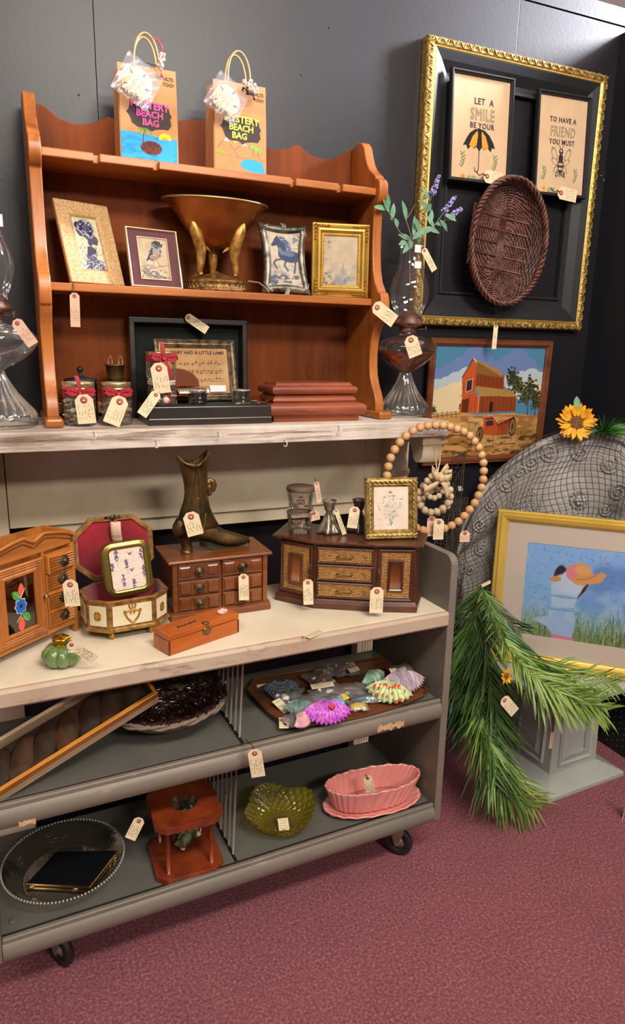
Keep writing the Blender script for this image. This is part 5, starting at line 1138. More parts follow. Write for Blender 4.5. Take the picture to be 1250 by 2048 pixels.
# 10 candle holders
pwt=mat('smoked silver glass','9A8E7A',.22,.35,var=.4,vs=50,c2='4E463A',bump=.3,bs=60,coat=.5)
def candleholder(x,y,label,m_):
    t=thing('candle_holder',label,'candle holder',(x,y,ZR),group='smoky candle holders')
    MB().lathe([(.034,.002),(.032,.008),(.026,.018),(.021,.030),(.017,.042),(.012,.052),(.0085,.060),(.012,.064),(.014,.070),(.0165,.080),(.019,.088),(.021,.093),(.019,.094),(.012,.082),(.010,.072),(0,.070)],72,fn=lambda a,r,z: r*(1+(.13 if z<.03 else .06)*math.cos(a*6)) if z<.055 else r).build('holder_body',m_,t)
    for k in range(6): a=TAU*k/6; MB().ball((.033*math.cos(a),.033*math.sin(a),.004),(.006,.006,.004),8,6).build('foot',m_,t)
candleholder(.815,1.722,'left of two smoky silver candle holders on the woven-front chest',pwt); candleholder(.902,1.705,'right, darker candle holder behind the gold botanical picture',mat('dark smoky glass','46403A',.25,.3,coat=.5))
# 11 small gold frame, botanical
gld2=mat('carved bright gold','A88C50',.4,.55,var=.35,vs=80,c2='6E5424')
t=thing('picture_frame','small carved gold frame with a pale botanical bouquet print','picture frame',(.950,1.602,ZR),(R(-10),0,R(-14)))
W,H=.150,.170
moulding(W,H,[(0,0),(0,.006),(.001,.011),(.003,.013),(.005,.011),(.010,.013),(.014,.012),(.018,.009),(.020,.010),(.022,.008),(.025,.006),(.0265,.003),(.0265,0)]).build('frame',gld2,t,bev=.0004)
mb=MB(); 
for (ax,ln,sg) in (('x',W,-1),('x',W,1),('z',H,-1),('z',H,1)):
    nn=int(ln/.013)
    for i in range(nn):
        s=-ln/2+ln*(i+.5)/nn; fl_=1 if i%2 else -1
        q=[]
        for k in range(5): u=k/4; q.append((s-.006+u*.012,(.0035-.0065*u)*1.0))
        if ax=='x': mb.tube([(a_,-.0145,H/2+sg*(H/2-.0125)+b_*sg) for a_,b_ in q],[.0008,.0018,.0022,.0018,.0006],5)
        else: mb.tube([(sg*(W/2-.0125)+b_*sg,-.0145,H/2+a_) for a_,b_ in q],[.0008,.0018,.0022,.0018,.0006],5)
mb.build('carved_leaves',mat('rubbed pale gold','C2A868',.35,.6),t,kind='stuff')
c=Cv(100,124,130,'D0BFAE'); c.noise(.05,'DBCCBD',.4,.7,.7); rd=random.Random(4)
for i in range(150):
    a=rd.gauss(0,.62); r=rd.random()**.7; x=50+math.sin(a)*r*48; y=112-math.cos(a)*r*90
    c.ell(x,y,rd.uniform(1,3.2),rd.uniform(.8,1.6),rd.choice(('7A7C78','8E8E8A','9A8A8E','6A6E6C','B09AA0')),.8,rd.uniform(0,180),soft=.4)
for i in range(14): a=(i-6.5)*.11; c.line([(50,114),(50+math.sin(a)*40,114-math.cos(a)*70)],.5,'7E827C',.8)
c.ell(48,16,6,3,'8E6070',.9,10); c.ell(80,36,6,1.6,'7E7A80',.9,-12)
c.build('botanical_print',W-.051,H-.051,pm('paint'),t,T(0,-.004,.0255)); easel(t,H,blk)
# ============================================================ middle shelf of the cart
ST=SZ+.0006; BT=BZ+.0006
drift=mat('purple brown glazed strips','1C0A0C',.25,var=.6,vs=60,c2='361618',coat=.8); wick=mat('pale grey basket rim','80705E',.8,var=.35,vs=60,c2='6E5E50',bump=.6,bs=120)
t=thing('woven_bowl','large round bowl covered inside with glossy dark purple-brown slivers','bowl',(.325,1.690,ST),(R(3),R(0),0))
def bw(r): return .012+.072*(r/.168)**2.1
RX_,RY_=.168,.150
MB().surf(lambda u,v:(RX_*(.25+.75*v)*math.cos(u*TAU),RY_*(.25+.75*v)*math.sin(u*TAU),bw(.168*(.25+.75*v))-.012*(1-v)+.0-.004*(1 if v<.99 else 0)),64,10,cu=True).lathe([(0,0),(.042,.0)],32,cap=False).build('bowl_shell',wick,t,solid=.006)
rm=MB()
for k in range(3): rm.tube([((RX_-.002+.003*math.cos(i*.9+k*2.1))*math.cos(TAU*i/90),(RY_-.002+.003*math.cos(i*.9+k*2.1))*math.sin(TAU*i/90),bw(.168)-.004+.003*math.sin(i*.9+k*2.1)-.003*k) for i in range(90)],.004,6,closed=True)
rm.build('rim',wick,t)
sl=MB(); rd=random.Random(12)
for i in range(2600):
    r=.168*rd.random()**.55; a=rd.random()*TAU; k_=RY_/RX_; x=r*math.cos(a); y=r*math.sin(a)*k_; z=bw(r)+.003+rd.random()*.006+(.012*rd.random() if r>.15 and y>0 else 0)
    l=rd.uniform(.004,.010); b=a+PI/2+rd.gauss(0,.5); dx,dy=math.cos(b)*l,math.sin(b)*l; dz=rd.gauss(0,.003); w_=rd.uniform(.0012,.0026); nx,ny=-math.sin(b)*w_,math.cos(b)*w_
    sl.add([(x-dx-nx,y-dy-ny,z-dz),(x+dx-nx,y+dy-ny,z+dz),(x+dx+nx,y+dy+ny,z+dz+.001),(x-dx+nx,y-dy+ny,z-dz+.001),(x,y,z+.0035)],[(0,1,4),(1,2,4),(2,3,4),(3,0,4)])
sl.build('slivers',drift,t,kind='stuff')
# framed feather art lying tilted across the shelf (front edge low left, right end raised on the bowl)
teak=wood('amber varnished wood','C8821E','9A5E12','x',10,.3,.4); pale=wood('pale raw wood','D8C0A0','B89A78','x',10,.6,0)
P0=Vector((-.098,1.475,ST+.012)); P1=GY(316,1394,1.560)
ex=(P1-P0).normalized(); up=Vector((-.25,.75,.52)); n_=ex.cross(up).normalized(); ey=n_.cross(ex).normalized()
t=thing('framed_relief','wood framed dark relief of overlapping feather shapes, propped slanting across the middle shelf','framed art',P0)
Mx=Matrix.Identity(4)
for i in range(3): Mx[i][0]=ex[i]; Mx[i][1]=ey[i]; Mx[i][2]=n_[i]; Mx[i][3]=P0[i]
t.matrix_world=Mx; L=(P1-P0).length; Wd=.105
def rail(nm,x0,x1,y0,y1):
    MB().box(x0,x1,y0,y1,-.018,.020).build(nm,pale,t,bev=.001); 
MB().box(-.012,L,-.003,.006,-.022,.006).build('front_rail',pale,t,bev=.0008); MB().box(-.012,L,-.003,.006,.006,.032).build('front_rail_face',teak,t,bev=.0008)
MB().box(-.012,L,Wd,Wd+.008,-.022,.026).build('back_rail',pale,t,bev=.0008); MB().box(L-.008,L,.006,Wd,-.022,.026).build('end_rail',teak,t,bev=.0008); MB().box(-.012,-.004,.006,Wd,-.022,.026).build('end_rail',pale,t,bev=.0008)
MB().box(-.004,L-.008,.006,Wd,-.020,-.014).build('back_panel',mat('brown hessian','2E2014',.95),t)
fw=[wood('dark feather wood','38220E','1A0E06','y',30,.75,0),wood('mid feather wood','4E3014','24140A','y',30,.75,0)]
for k in range(7):
    c0=-.0+.056*k; mb=MB()
    def ff(u,v,c0=c0):
        a=v*PI-.0; x=c0+.075*v; wv=.030*math.sin(PI*min(1,v*.9+.08))**.7*(u*2-1); 
        return (x+wv*.55,.014+.082*v-wv*.8+.0*u,-.012+.014*math.cos((u*2-1)*1.4)*math.sin(PI*v)+.002*k*.3)
    mb.surf(ff,9,14).build('feather',fw[k%2],t,solid=.002)
MB().box(-.004,L-.008,.006,Wd,.0215,.0222).build('glass_pane',pm('pane'),t)
# wooden tray of shell craft packets
trw=wood('worn walnut tray','6E4024','4A2614','x',10,.4,.3)
t=thing('wooden_tray','walnut veneer tray with curved front edge carrying shell craft packets','tray',(.80,1.62,ST))
tp=[(.608,1.516)]+[(.608+(1.072-.608)*u,1.516+.022*u-.036*math.sin(PI*u)) for u in np.linspace(.06,.94,14)]+[(1.066,1.545),(1.068,1.60),(1.05,1.79),(.62,1.80),(.575,1.74),(.590,1.60)]
tl=[(x-.80,y-1.62) for x,y in tp]
MB().prism(tl,'z',.010,.017).prism([(x*.8,y*.8) for x,y in tl],'z',0,.0105).build('tray_board',trw,t,bev=.0015)
n=len(tl); MB().tube([(x*.995,y*.995,.0185) for x,y in tl[14:]+tl[:1]],.0035,6).build('raised_rim',trw,t)
ZT=ST+.0175
baggie=glass('clear craft packet',c='FAFAFF',tint=.95,mult=1.0,rough=.12,bump=.8,bs=70,add=.01,haze=.08)
def craftmat(c1,c2=None,**k): return mat('paint '+c1,c1,.45,var=.5 if c2 else .1,vs=k.get('vs',90),c2=c2,coat=.3)
def scallop(name,label,px,py,size,m_,rot=0,lift=.004,ribs=11,bag=None,dots=None,tilt=-34,group=None,wide=1.0):
    size*=1.22; lift+=.004; p=GZ(px,py,ZT+lift+size*.22); t=thing(name,label,'painted shell',(p.x,p.y,ZT+lift+size*.20),(R(tilt),0,R(rot)),'painted shells on the wooden tray')
    def f(u,v): 
        a=(u-.5)*2.05; r=size*(.06+1.0*v); rb=1+.045*math.cos(u*ribs*TAU)*v
        return (r*math.sin(a)*rb*wide,r*math.cos(a)*rb*.95-size*.45,size*.34*math.sin(PI*min(1,v*.85+.03))*math.cos(a*.62)*(1+.12*math.cos(u*ribs*TAU)*v)+.002)
    o=MB().surf(f,ribs*6+1,16).build('shell_body',m_,t,solid=.0012)
    if dots:
        d=MB()
        for i in range(ribs-2):
            for j in range(5): u=(i+1.0)/(ribs-1); q=f(u,.35+j*.14); d.ball((q[0],q[1],q[2]+.001),.0014,6,4)
        d.build('painted_dot',dots,t,kind='stuff')
    return t,f
def packet(px,py,w,h,rot,label,Y=0,m_=None,lift=.012,puff=.012,contents=None):
    p=GZ(px,py,ZT+lift); t=thing('clear_packet',label,'plastic packet',(p.x,p.y,ZT+lift-.004),(R(8),0,R(rot)),'clear craft packets on the wooden tray'); rd=random.Random(int(px+py))
    ph=rd.random()*6
    for s in (1,-.35): MB().surf(lambda u,v:((u-.5)*w*(1-.1*math.sin(v*3)),(v-.5)*h,s*puff*math.sin(u*PI)*math.sin(v*PI)+.0016*math.sin(u*14+v*9+ph)+.003+(0 if s<0 else .0015)),16,16).build('plastic_film',m_ or baggie,t)
    if contents: contents(t)
    return t
def stickc(c1,c2,l,r,a=0,zo=.003): 
    def g(t): MB().tube([(-l/2*math.cos(a),-l/2*math.sin(a),zo),(0,.002,zo+.002),(l/2*math.cos(a),l/2*math.sin(a),zo)],[r*.7,r,r*.6],10).build('driftwood_piece' if c1 in('8E6A48','7A5A3E') else 'crayon_stick',craftmat(c1,c2),t)
    return g
def blobs(cols,n,s,w,h,seed):
    def g(t):
        rd=random.Random(seed)
        for k,cc in enumerate(cols):
            mb=MB()
            for i in range(n): mb.ball((rd.uniform(-w,w),rd.uniform(-h,h),.003+rd.random()*.006),(s*rd.uniform(.6,1.2),s*rd.uniform(.5,1),s*.6),8,6)
            mb.build('small_shells',craftmat(cc),t,kind='stuff')
    return g
wdot=mat('white dot','E6E6E2',.5)
scallop('painted_shell','slate blue shell with white dots at the back left of the tray',562,1374,.048,craftmat('46586A','2E3C4C'),170,.004,13,dots=wdot)
scallop('painted_shell','green shell with pale stripes at the back of the tray',742,1355,.045,mat('green striped shell','3E7A62',.4,var=.6,vs=45,c2='A6B8A6',stretch=(3,.4,1)),200,.006,14)
scallop('painted_shell','large lilac and cream scallop at the back right of the tray',800,1362,.066,mat('lilac scallop','C4B2BC',.5,var=.35,vs=60,c2='8E7E90',stretch=(3,.3,1)),175,.008,17)
t,f=scallop('painted_shell','bright purple glittery scallop with a red heart, tray front',652,1422,.062,mat('purple glitter','9A3EC0',.3,var=.6,vs=120,c2='E07AD0',coat=.6),165,.004,13)
hp_=[]
for i in range(24): a=TAU*i/24; hp_.append((.0075*(16*math.sin(a)**3)/16+.012,.0062*(13*math.cos(a)-5*math.cos(2*a)-2*math.cos(3*a)-math.cos(4*a))/13-.004))
hp_=[(-x,-y) for x,y in hp_]
hm=MB().prism([(x*1.25+.003,y*1.3+.001) for x,y in hp_],'z',.0275,.029,M=RX(4)).build('heart_edge',mat('dark heart edge','5A1A1A',.4),t); MB().prism(hp_,'z',.029,.031,M=RX(4)).build('heart',mat('red heart','E0342A',.3,coat=.6),t)
scallop('painted_shell','pale pink shell in a packet at the front left of the tray',600,1440,.036,mat('pale pink shell','D8A6AE',.5,var=.25,vs=60,c2='B88890'),215,.004,12)
t,f=scallop('painted_shell','grey green shell with a white tip inside a packet at the tray left',598,1413,.040,craftmat('7E968E','4E6A64'),160,.005,11)
# strawberry patterned shell
t,f=scallop('painted_shell','shell covered in a bright strawberry print, tray right',779,1381,.060,mat('mint print paper','A8C89A',.5,var=.35,vs=90,c2='C8D8A0'),140,.008,9,tilt=-38)
rd=random.Random(5); b=MB(); l2=MB(); y2=MB()
for i in range(26):
    u,v=rd.uniform(.08,.92),rd.uniform(.3,.95); q=f(u,v); b.ball((q[0],q[1],q[2]+.001),(.0042,.0046,.0018),8,6); l2.ball((q[0],q[1]+.005,q[2]+.0015),(.0028,.0018,.0012),6,4)
    u,v=rd.uniform(.08,.92),rd.uniform(.3,.95); q=f(u,v); y2.ball((q[0],q[1],q[2]+.0008),(.0026,.0026,.0012),6,4)
b.build('strawberries',mat('strawberry red','E03020',.4),t,kind='stuff'); l2.build('leaves',mat('bright leaf green','4E9A30',.5),t,kind='stuff'); y2.build('yellow_flowers',mat('yellow print','EBC83C',.5),t,kind='stuff')
ylw=mat('yellow packet card','D8BE3A',.6)
packet(668,1400,.075,.07,15,'clear packet with a pale blue flower shell at the tray front',contents=lambda t:(MB().lathe([(0,0),(.019,.001),(.018,.006),(.008,.010),(0,.0105)],48,c=(.004,-.012,.004),fn=lambda a,r,z:r*(1+.1*math.cos(a*6))).build('blue_flower_shell',craftmat('8EB0DE','6E90C8',vs=200),t),MB().box(.010,.040,-.022,.004,.010,.0108).build('yellow_card',ylw,t)))
packet(716,1411,.06,.045,-14,'small clear packet with yellow card beside the blue flower shell',contents=lambda t:MB().box(-.022,.022,-.016,.014,.003,.004).build('yellow_card',ylw,t))
packet(803,1386,.055,.04,28,'small packet with yellow banded card at the right end of the tray',lift=.016,contents=lambda t:(MB().box(-.024,.024,-.016,-.002,.004,.005).build('yellow_card',ylw,t),blobs(('5A4AA0','D8C8D8'),4,.006,.014,.008,3)(t)))
packet(740,1397,.12,.035,-20,'clear packet with a turquoise stick at the tray centre right',contents=stickc('1E9AA8','157C8A',.085,.005))
packet(588,1386,.085,.04,48,'clear packet with a dark teal stick at the tray left',contents=stickc('1E6E78','14545E',.06,.0065))
packet(567,1392,.07,.06,5,'clear packet with blue and white shells at the left of the tray',contents=blobs(('3E7AA8','D8CFC0'),5,.011,.02,.018,4))
packet(612,1405,.08,.075,-12,'large clear packet over the grey green shell',lift=.016)
packet(640,1360,.085,.09,10,'clear packet with white shells and driftwood at the tray back',contents=lambda t:(stickc('8E6A48','6E4E34',.085,.007,.55,.010)(t),blobs(('CFC0AC','B8A690'),4,.010,.03,.03,7)(t)))
packet(690,1338,.085,.07,-8,'clear packet of brown shells at the very back of the tray',lift=.02,contents=blobs(('6A5444','8A7460'),6,.011,.026,.02,8))
packet(655,1342,.06,.06,20,'shiny packet of small dark shells at the back centre of the tray',lift=.018,contents=blobs(('5A5048','A89888'),6,.008,.018,.018,9))
packet(745,1375,.10,.06,-15,'long shiny packet with dark driftwood right of the tray centre',lift=.014,contents=stickc('5A3E30','3E2A20',.085,.007))
packet(700,1378,.09,.055,-22,'long packet with a brown driftwood branch at the tray centre',lift=.016,contents=stickc('7A5A3E','5A3E2A',.085,.006))
packet(808,1345,.085,.085,5,'large clear packet around the lilac scallop',lift=.026,puff=.018)
packet(652,1385,.10,.06,5,'clear packet with small white clam shells at the tray centre',lift=.016,contents=blobs(('E0D2C0',),5,.009,.032,.012,10))
packet(590,1437,.07,.05,20,'clear packet around the pale pink shell',lift=.012,puff=.012)
# ============================================================ bottom shelf of the cart
plg=glass('smoked pressed glass',c='E4E0D8',tint=.92,mult=.45,rough=.1,bump=.4,bs=70,add=.04)
t=thing('glass_platter','large clear pressed glass platter with beaded rim holding a black clutch purse','platter',(.045,1.633,BT))
MB().lathe([(.0,.004),(.095,.004),(.10,.0),(.104,.003),(.115,.014),(.130,.030),(.140,.041),(.146,.044),(.149,.046)],90,fn=lambda a,r,z:r*(1+.006*math.cos(a*30)),cap=False).build('platter_body',plg,t)
bm=MB()
for i in range(110): a=TAU*i/110; bm.ball((.149*math.cos(a),.149*math.sin(a),.0465),.0032,6,5)
bm.build('rim_beads',glass('beaded glass rim',c='E4E0D8',tint=.9,haze=.25,mult=.8,rough=.1),t,kind='stuff')
vel=mat('black velvet','08090E',.95,spec=.1); giltd=mat('dull clasp brass','8E7048',.35,.85,var=.4,vs=70)
t=thing('clutch_purse','flat black velvet clutch purse with engraved metal hinge lying in the glass platter','purse',(.048,1.592,BT+.0075),(0,0,R(0)))
pp=[(-.095,-.035),(.045,-.090),(.128,.020),(.0,.080)]
pp=[(GZ(x,y,BT+.03).x-.048,GZ(x,y,BT+.03).y-1.592) for x,y in ((52,1763),(178,1770),(236,1697),(112,1700))]
MB().prism([(x*.98,y*.98) for x,y in pp],'z',.012,.020).prism(pp,'z',.001,.010).build('purse_body',vel,t,bev=.003)
for z in (.0045,.0145):
    a,b,c_=[Vector((*p,z)) for p in pp[:3]]; MB().tube([a,b],.0036,8).build('metal_edge',giltd,t); MB().tube([b,c_],.0030,8).build('metal_edge',giltd,t)
eb=MB(); a,b=Vector((*pp[1],.015)),Vector((*pp[2],.015))
for i in range(30): eb.ball(a.lerp(b,i/29)+Vector((.001,-.002,.002)),.0022,6,4)
eb.build('engraved_beads',mat('polished brass','B8884A',.25,.95),t,kind='stuff')
for f_ in (.08,.78): p=Vector((*pp[0],.0095)).lerp(Vector((*pp[1],.0095)),f_); MB().ball(p+Vector((0,-.003,0)),(.010,.005,.006),10,8).build('hinge_clasp',giltd,t)
# red stand with a glass of shells
redw=mat('red stained wood','823616',.4,var=.25,vs=20,c2='62240E',coat=.4,bump=.1,bs=60)
rx0=GZ(370,1700,BT); t=thing('candle_stand','red wooden octagonal lantern stand holding a glass cup of potpourri','stand',(.345,1.573,BT),(0,0,R(-1)))
def oc8(a,c): return [(-a+c,-a),(a-c,-a),(a,-a+c),(a,a-c),(a-c,a),(-a+c,a),(-a,a-c),(-a,-a+c)]
MB().prism(oc8(.088,.026),'z',0,.018).build('base_board',redw,t,bev=.002)
m=MB(); n=40; o8=oc8(.088,.026); vs=[]; hh0,hh1=.150,.169
def ray8(a):
    d=(math.cos(a),math.sin(a)); best=9
    for i in range(8):
        p,q=o8[i],o8[(i+1)%8]; den=d[0]*(q[1]-p[1])-d[1]*(q[0]-p[0])
        if abs(den)<1e-9: continue
        s=(p[0]*(q[1]-p[1])-p[1]*(q[0]-p[0]))/den; 
        if s>0: best=min(best,s)
    return (d[0]*best,d[1]*best)
angs=sorted([math.atan2(y,x)%TAU for x,y in o8]+[TAU*i/40+.01 for i in range(40)]); n=len(angs)
for r_,z in ((0,hh0),(1,hh0),(1,hh1),(0,hh1)):
    for a in angs: vs.append((*(ray8(a) if r_ else (.0335*math.cos(a),.0335*math.sin(a))),z))
m.add(vs,[(k*n+i,k*n+(i+1)%n,((k+1)%4)*n+(i+1)%n,((k+1)%4)*n+i) for k in range(4) for i in range(n)]).build('top_board',redw,t,bev=.0015)
for sx in (-1,1):
    for sy_ in (-1,1): MB().cyl((sx*.056,sy_*.062,.018),(sx*.056,sy_*.062,.150),.0058,.0058,12).build('pillar',redw,t)
ggl=glass('green tinted glass',c='C8D4C0',tint=.95,mult=.7,rough=.03)
MB().lathe([(0,.045),(.020,.046),(.030,.052),(.034,.07),(.033,.11),(.030,.150),(.0325,.172)],40,cap=False).build('glass_cup',ggl,t)
lf=mat('pale green petals','DCE8C4',.7,var=.4,vs=60,c2='6E8058'); mb=MB(); rd=random.Random(6)
for i in range(34): 
    a=rd.random()*TAU; q=.019*rd.random()**.4; leaf(Vector((q*math.cos(a),q*math.sin(a),.056+rd.random()*.05)),Vector((rd.gauss(0,1),rd.gauss(0,1),rd.gauss(0,.6))),.026,.009,mb)
mb.build('potpourri',lf,t,kind='stuff'); mb=MB(); [shellblob(mb,(rd.gauss(0,.008),rd.gauss(0,.008)-.004,.128+rd.random()*.01),.014,rd) for i in range(5)]; mb.build('white_shells',shellw,t,kind='stuff')
# green glass dish
olive=glass('olive green glass',c='D8C858',tint=.93,mult=.35,rough=.08,bump=.15,bs=90,haze=.3,hc='9A8A20')
t=thing('glass_dish','square olive green diamond-pattern glass dish','dish',(.628,1.600,BT),(0,0,R(12)))
def dish(off):
    def f(u,v):
        a=u*TAU; s=1+.16*abs(math.cos(a*2))**1.5; r=(.030+.064*v**.75)*(s if v>.1 else 1)*(1+ (.012*math.cos(a*32) if v>.9 else 0)); z=.003+.058*v**1.7+.006*v*math.cos(a*4)
        e=.0017*math.cos(a*26+v*18)+.0017*math.cos(a*26-v*18)
        return ((r+e*off)*math.cos(a),(r+e*off)*math.sin(a),z)
    return f
MB().surf(dish(1),300,34,cu=True).lathe([(0,.003),(.030,.003)],40,cap=False).build('dish_body',olive,t)
# pink planter
pk=mat('pink glazed pottery','DA8E88',.3,var=.12,vs=8,c2='CC7E7A',coat=.5)
t=thing('pink_planter','pink pottery oval leaf-ribbed planter on its attached saucer','planter',(.918,1.582,BT),(0,0,R(-5)))
def oval(a,rx,ry): return (rx*abs(math.cos(a))**.85*(1 if math.cos(a)>0 else -1),ry*math.sin(a))
def plant(u,v):
    a=u*TAU; k=(.78+.22*v**.9); rib=.0016*math.cos(u*70*PI+v*5*(1 if math.sin(a+.3)>0 else -1)); x,y=oval(a,.150*k+rib,.062*k+rib); return (x,y,.012+.072*v+.004*v*abs(math.cos(a))**3+.0015*math.cos(u*34*PI)*(v>.95))
MB().surf(plant,210,14,cu=True).build('planter_wall',pk,t,solid=.005)
def sauc(u,v):
    a=u*TAU; k=.2+.8*v; x,y=oval(a,.156*k,.076*k); return (x,y,.004+.014*max(0,v-.75)*4*.9+.0012*math.cos(u*40*PI)*(v>.9))
MB().surf(sauc,160,12,cu=True).surf(lambda u,v:(*[c_*v for c_ in oval(u*TAU,.118,.048)],.014),60,4,cu=True).build('saucer',pk,t,solid=.005)
# ============================================================ pictures and basket on the wall
gw=mat('gold leaf carved','C0A462',.42,.55,var=.4,vs=90,c2='7E6228',bump=.8,bs=110); bkp=mat('satin black paint','222226',.5,var=.15,vs=8,spec=.3)
x0,x1,z0,z1=1.296,2.050,1.632,2.512; W=x1-x0; H=z1-z0
t=thing('large_frame','large empty black frame with carved gold outer edge hanging on the dark wall','picture frame',((x0+x1)/2,WY-.002,z0))
moulding(W,H,[(0,0),(0,.030),(.004,.036),(.020,.038),(.026,.034),(.029,.030),(.029,0)]).build('gold_moulding',gw,t,bev=.001)
moulding(W-.056,H-.056,[(0,0),(0,.034),(.004,.036),(.03,.028),(.06,.012),(.078,.010),(.080,.018),(.088,.018),(.090,.008),(.090,0)]).build('black_moulding',bkp,t,bev=.001).location.z=.028
moulding(W-.050,H-.050,[(0,0),(0,.035),(.004,.0375),(.007,.035),(.007,0)]).build('gold_sight_line',mat('pale gold line','D8B25A',.35,.7),t).location.z=.025
orn=MB(); 
def scroll(mb,x,z,s,y,fl):
    mb.tube([(x+s*fl*(k/7-.5)*1.6,y,z+s*.55*math.sin(k/7*PI*1.7)) for k in range(8)],[s*.10,s*.18,s*.24,s*.26,s*.24,s*.18,s*.14,s*.08],5)
st=.0165
for sg in (0,1):
    for i in range(int(W/st)): scroll(orn,-W/2+.008+i*st,(.0115 if sg==0 else H-.0115),.012,-.0385,1 if i%2 else -1)
for sg in (-1,1):
    for i in range(int(H/st)):
        z=.008+i*st; x=sg*(W/2-.0115); s=.012; fl=1 if i%2 else -1
        orn.tube([(x+s*.55*math.sin(k/7*PI*1.7),-.0385,z+s*fl*(k/7-.5)*1.6) for k in range(8)],[s*.10,s*.18,s*.24,s*.26,s*.24,s*.18,s*.14,s*.08],5)
orn.build('carved_scrollwork',gw,t,kind='stuff')
flax=mat('flax evenweave','CDB090',.95,bump=.3,bs=900)
dk=mat('dark stitching','34323A',.95); sage=mat('sage stitching','7E8A6E',.95)
def sampler(cx,zb,W,H,roll,label,draw,texts):
    t=thing('cross_stitch',label,'cross stitch picture',(cx,WY-.040,zb),(R(-1.5),R(roll),0),'cross stitch samplers')
    moulding(W,H,[(0,0),(0,.014),(.002,.018),(.006,.018),(.009,.013),(.012,.013),(.013,.008),(.013,0)]).build('frame',bkp,t,bev=.0006)
    c=Cv(100,100*(H-.024)/(W-.024),190,'CFB292'); c.noise(.05,'C6A888',.4,.7,.5); draw(c); c.build('stitched_panel',W-.024,H-.024,pm('clothpaint'),t,T(0,-.006,.012))
    for s,x,z,sz,m_,ol in texts: 
        if ol: mk_text('lettering',s,sz,m_,t,T(x,-.0068,z)@S3(.78,1,1.12),outline=.0007,space=1.12)
        else: mk_text('lettering',s,sz,m_,t,T(x,-.0066,z)@S3(.9,1,1),bold=.0005,space=1.15)
    return t
def sprig(c,x,y,s,n=5,horiz=False):
    for i in range(n):
        for k in (-1,1):
            if horiz: c.line([(x+i*s*2.2*k*0+i*s*2.4,y),(x+i*s*2.4+s*1.6,y+k*s*2.4)],1.5,'56784E')
            else: c.line([(x+math.sin(i)*s,y+i*s*2.6),(x+k*s*2.1+math.sin(i)*s,y+i*s*2.6-s*2.2)],1.5,'56784E')
def flower(c,x,y,s):
    for a in range(0,360,90): c.ell(x+s*math.cos(R(a)),y+s*math.sin(R(a)),s*.8,s*.8,'E09A3E')
    c.ell(x,y,s*.6,s*.6,'B8702A')
def draw1(c):
    bk='2E2C30'; o='DC9A3C'
    c.poly([(47,67),(40,69),(32,74),(26,82),(22,89),(20,92),(26,91),(29,97),(34,92),(40,95),(46,90),(49,96),(53,90),(58,95),(64,92),(70,97),(72,91),(78,92),(74,84),(67,75),(58,69)],bk)
    c.poly([(45,70),(37,78),(31,91),(34,92),(39,94),(44,90),(47,80)],o); c.poly([(53,70),(60,77),(66,91),(63,92),(58,94),(54,90),(52,80)],o)
    c.poly([(49,66),(46,78),(44,92),(49,98),(54,92),(53,78)],bk); c.line([(49,62),(49,68)],1.4,bk); c.line([(49,92),(49,122),(47,126),(43,125),(42,120)],1.5,bk)
    sprig(c,20,104,1.6,5); sprig(c,78,104,1.6,5); flower(c,22,134,2.6); flower(c,76,134,2.6); sprig(c,30,136,1.6,4,True); sprig(c,54,136,1.6,4,True)
def draw2(c):
    bk='34323A'; gy='5E5A5C'
    def outl(cx,cy,rx,ry,a): c.ell(cx,cy,rx,ry,gy,1,a,soft=.1); c.ell(cx,cy,rx*.80,ry*.80,'CDB090',1,a,soft=.1)
    outl(36,85,5,11,-25); outl(64,85,5,11,25); outl(38,96,4,8,-60); outl(62,96,4,8,60)
    c.ell(50,80,4.5,4.5,bk); c.ell(50,79,2,2,'CDB090'); c.ell(50,90,5,6,bk); c.ell(50,102,6.5,11,bk); c.ell(50,99,6.5,2,'C8A468'); c.ell(50,106,6,2,'C8A468')
    c.line([(49,76),(45,70)],1,bk); c.line([(51,76),(55,70)],1,bk)
    for k in (-1,1): c.line([(50+k*4,98),(50+k*12,106),(50+k*14,113)],1,bk); c.line([(50+k*4,104),(50+k*9,114),(50+k*9,120)],1,bk)
    sprig(c,16,108,1.6,5); sprig(c,82,108,1.6,5); flower(c,18,138,2.4); flower(c,80,138,2.4); sprig(c,26,140,1.6,4,True); sprig(c,54,140,1.6,4,True)
sampler(1.516,2.098,.252,.335,-1.0,'black framed cross stitch reading Let a smile be your, with umbrella',draw1,[('LET  A',.010,.242,.027,dk,0),('SMILE',.006,.195,.046,sage,1),('BE YOUR',.006,.170,.024,dk,0)])
sampler(1.868,2.090,.240,.335,-1.5,'black framed cross stitch reading To have a friend you must, with bee',draw2,[('TO HAVE A',.000,.243,.023,dk,0),('FRIEND',.002,.198,.040,sage,1),('YOU MUST',.000,.172,.023,dk,0),('ONE',.000,.068,.022,dk,0)])
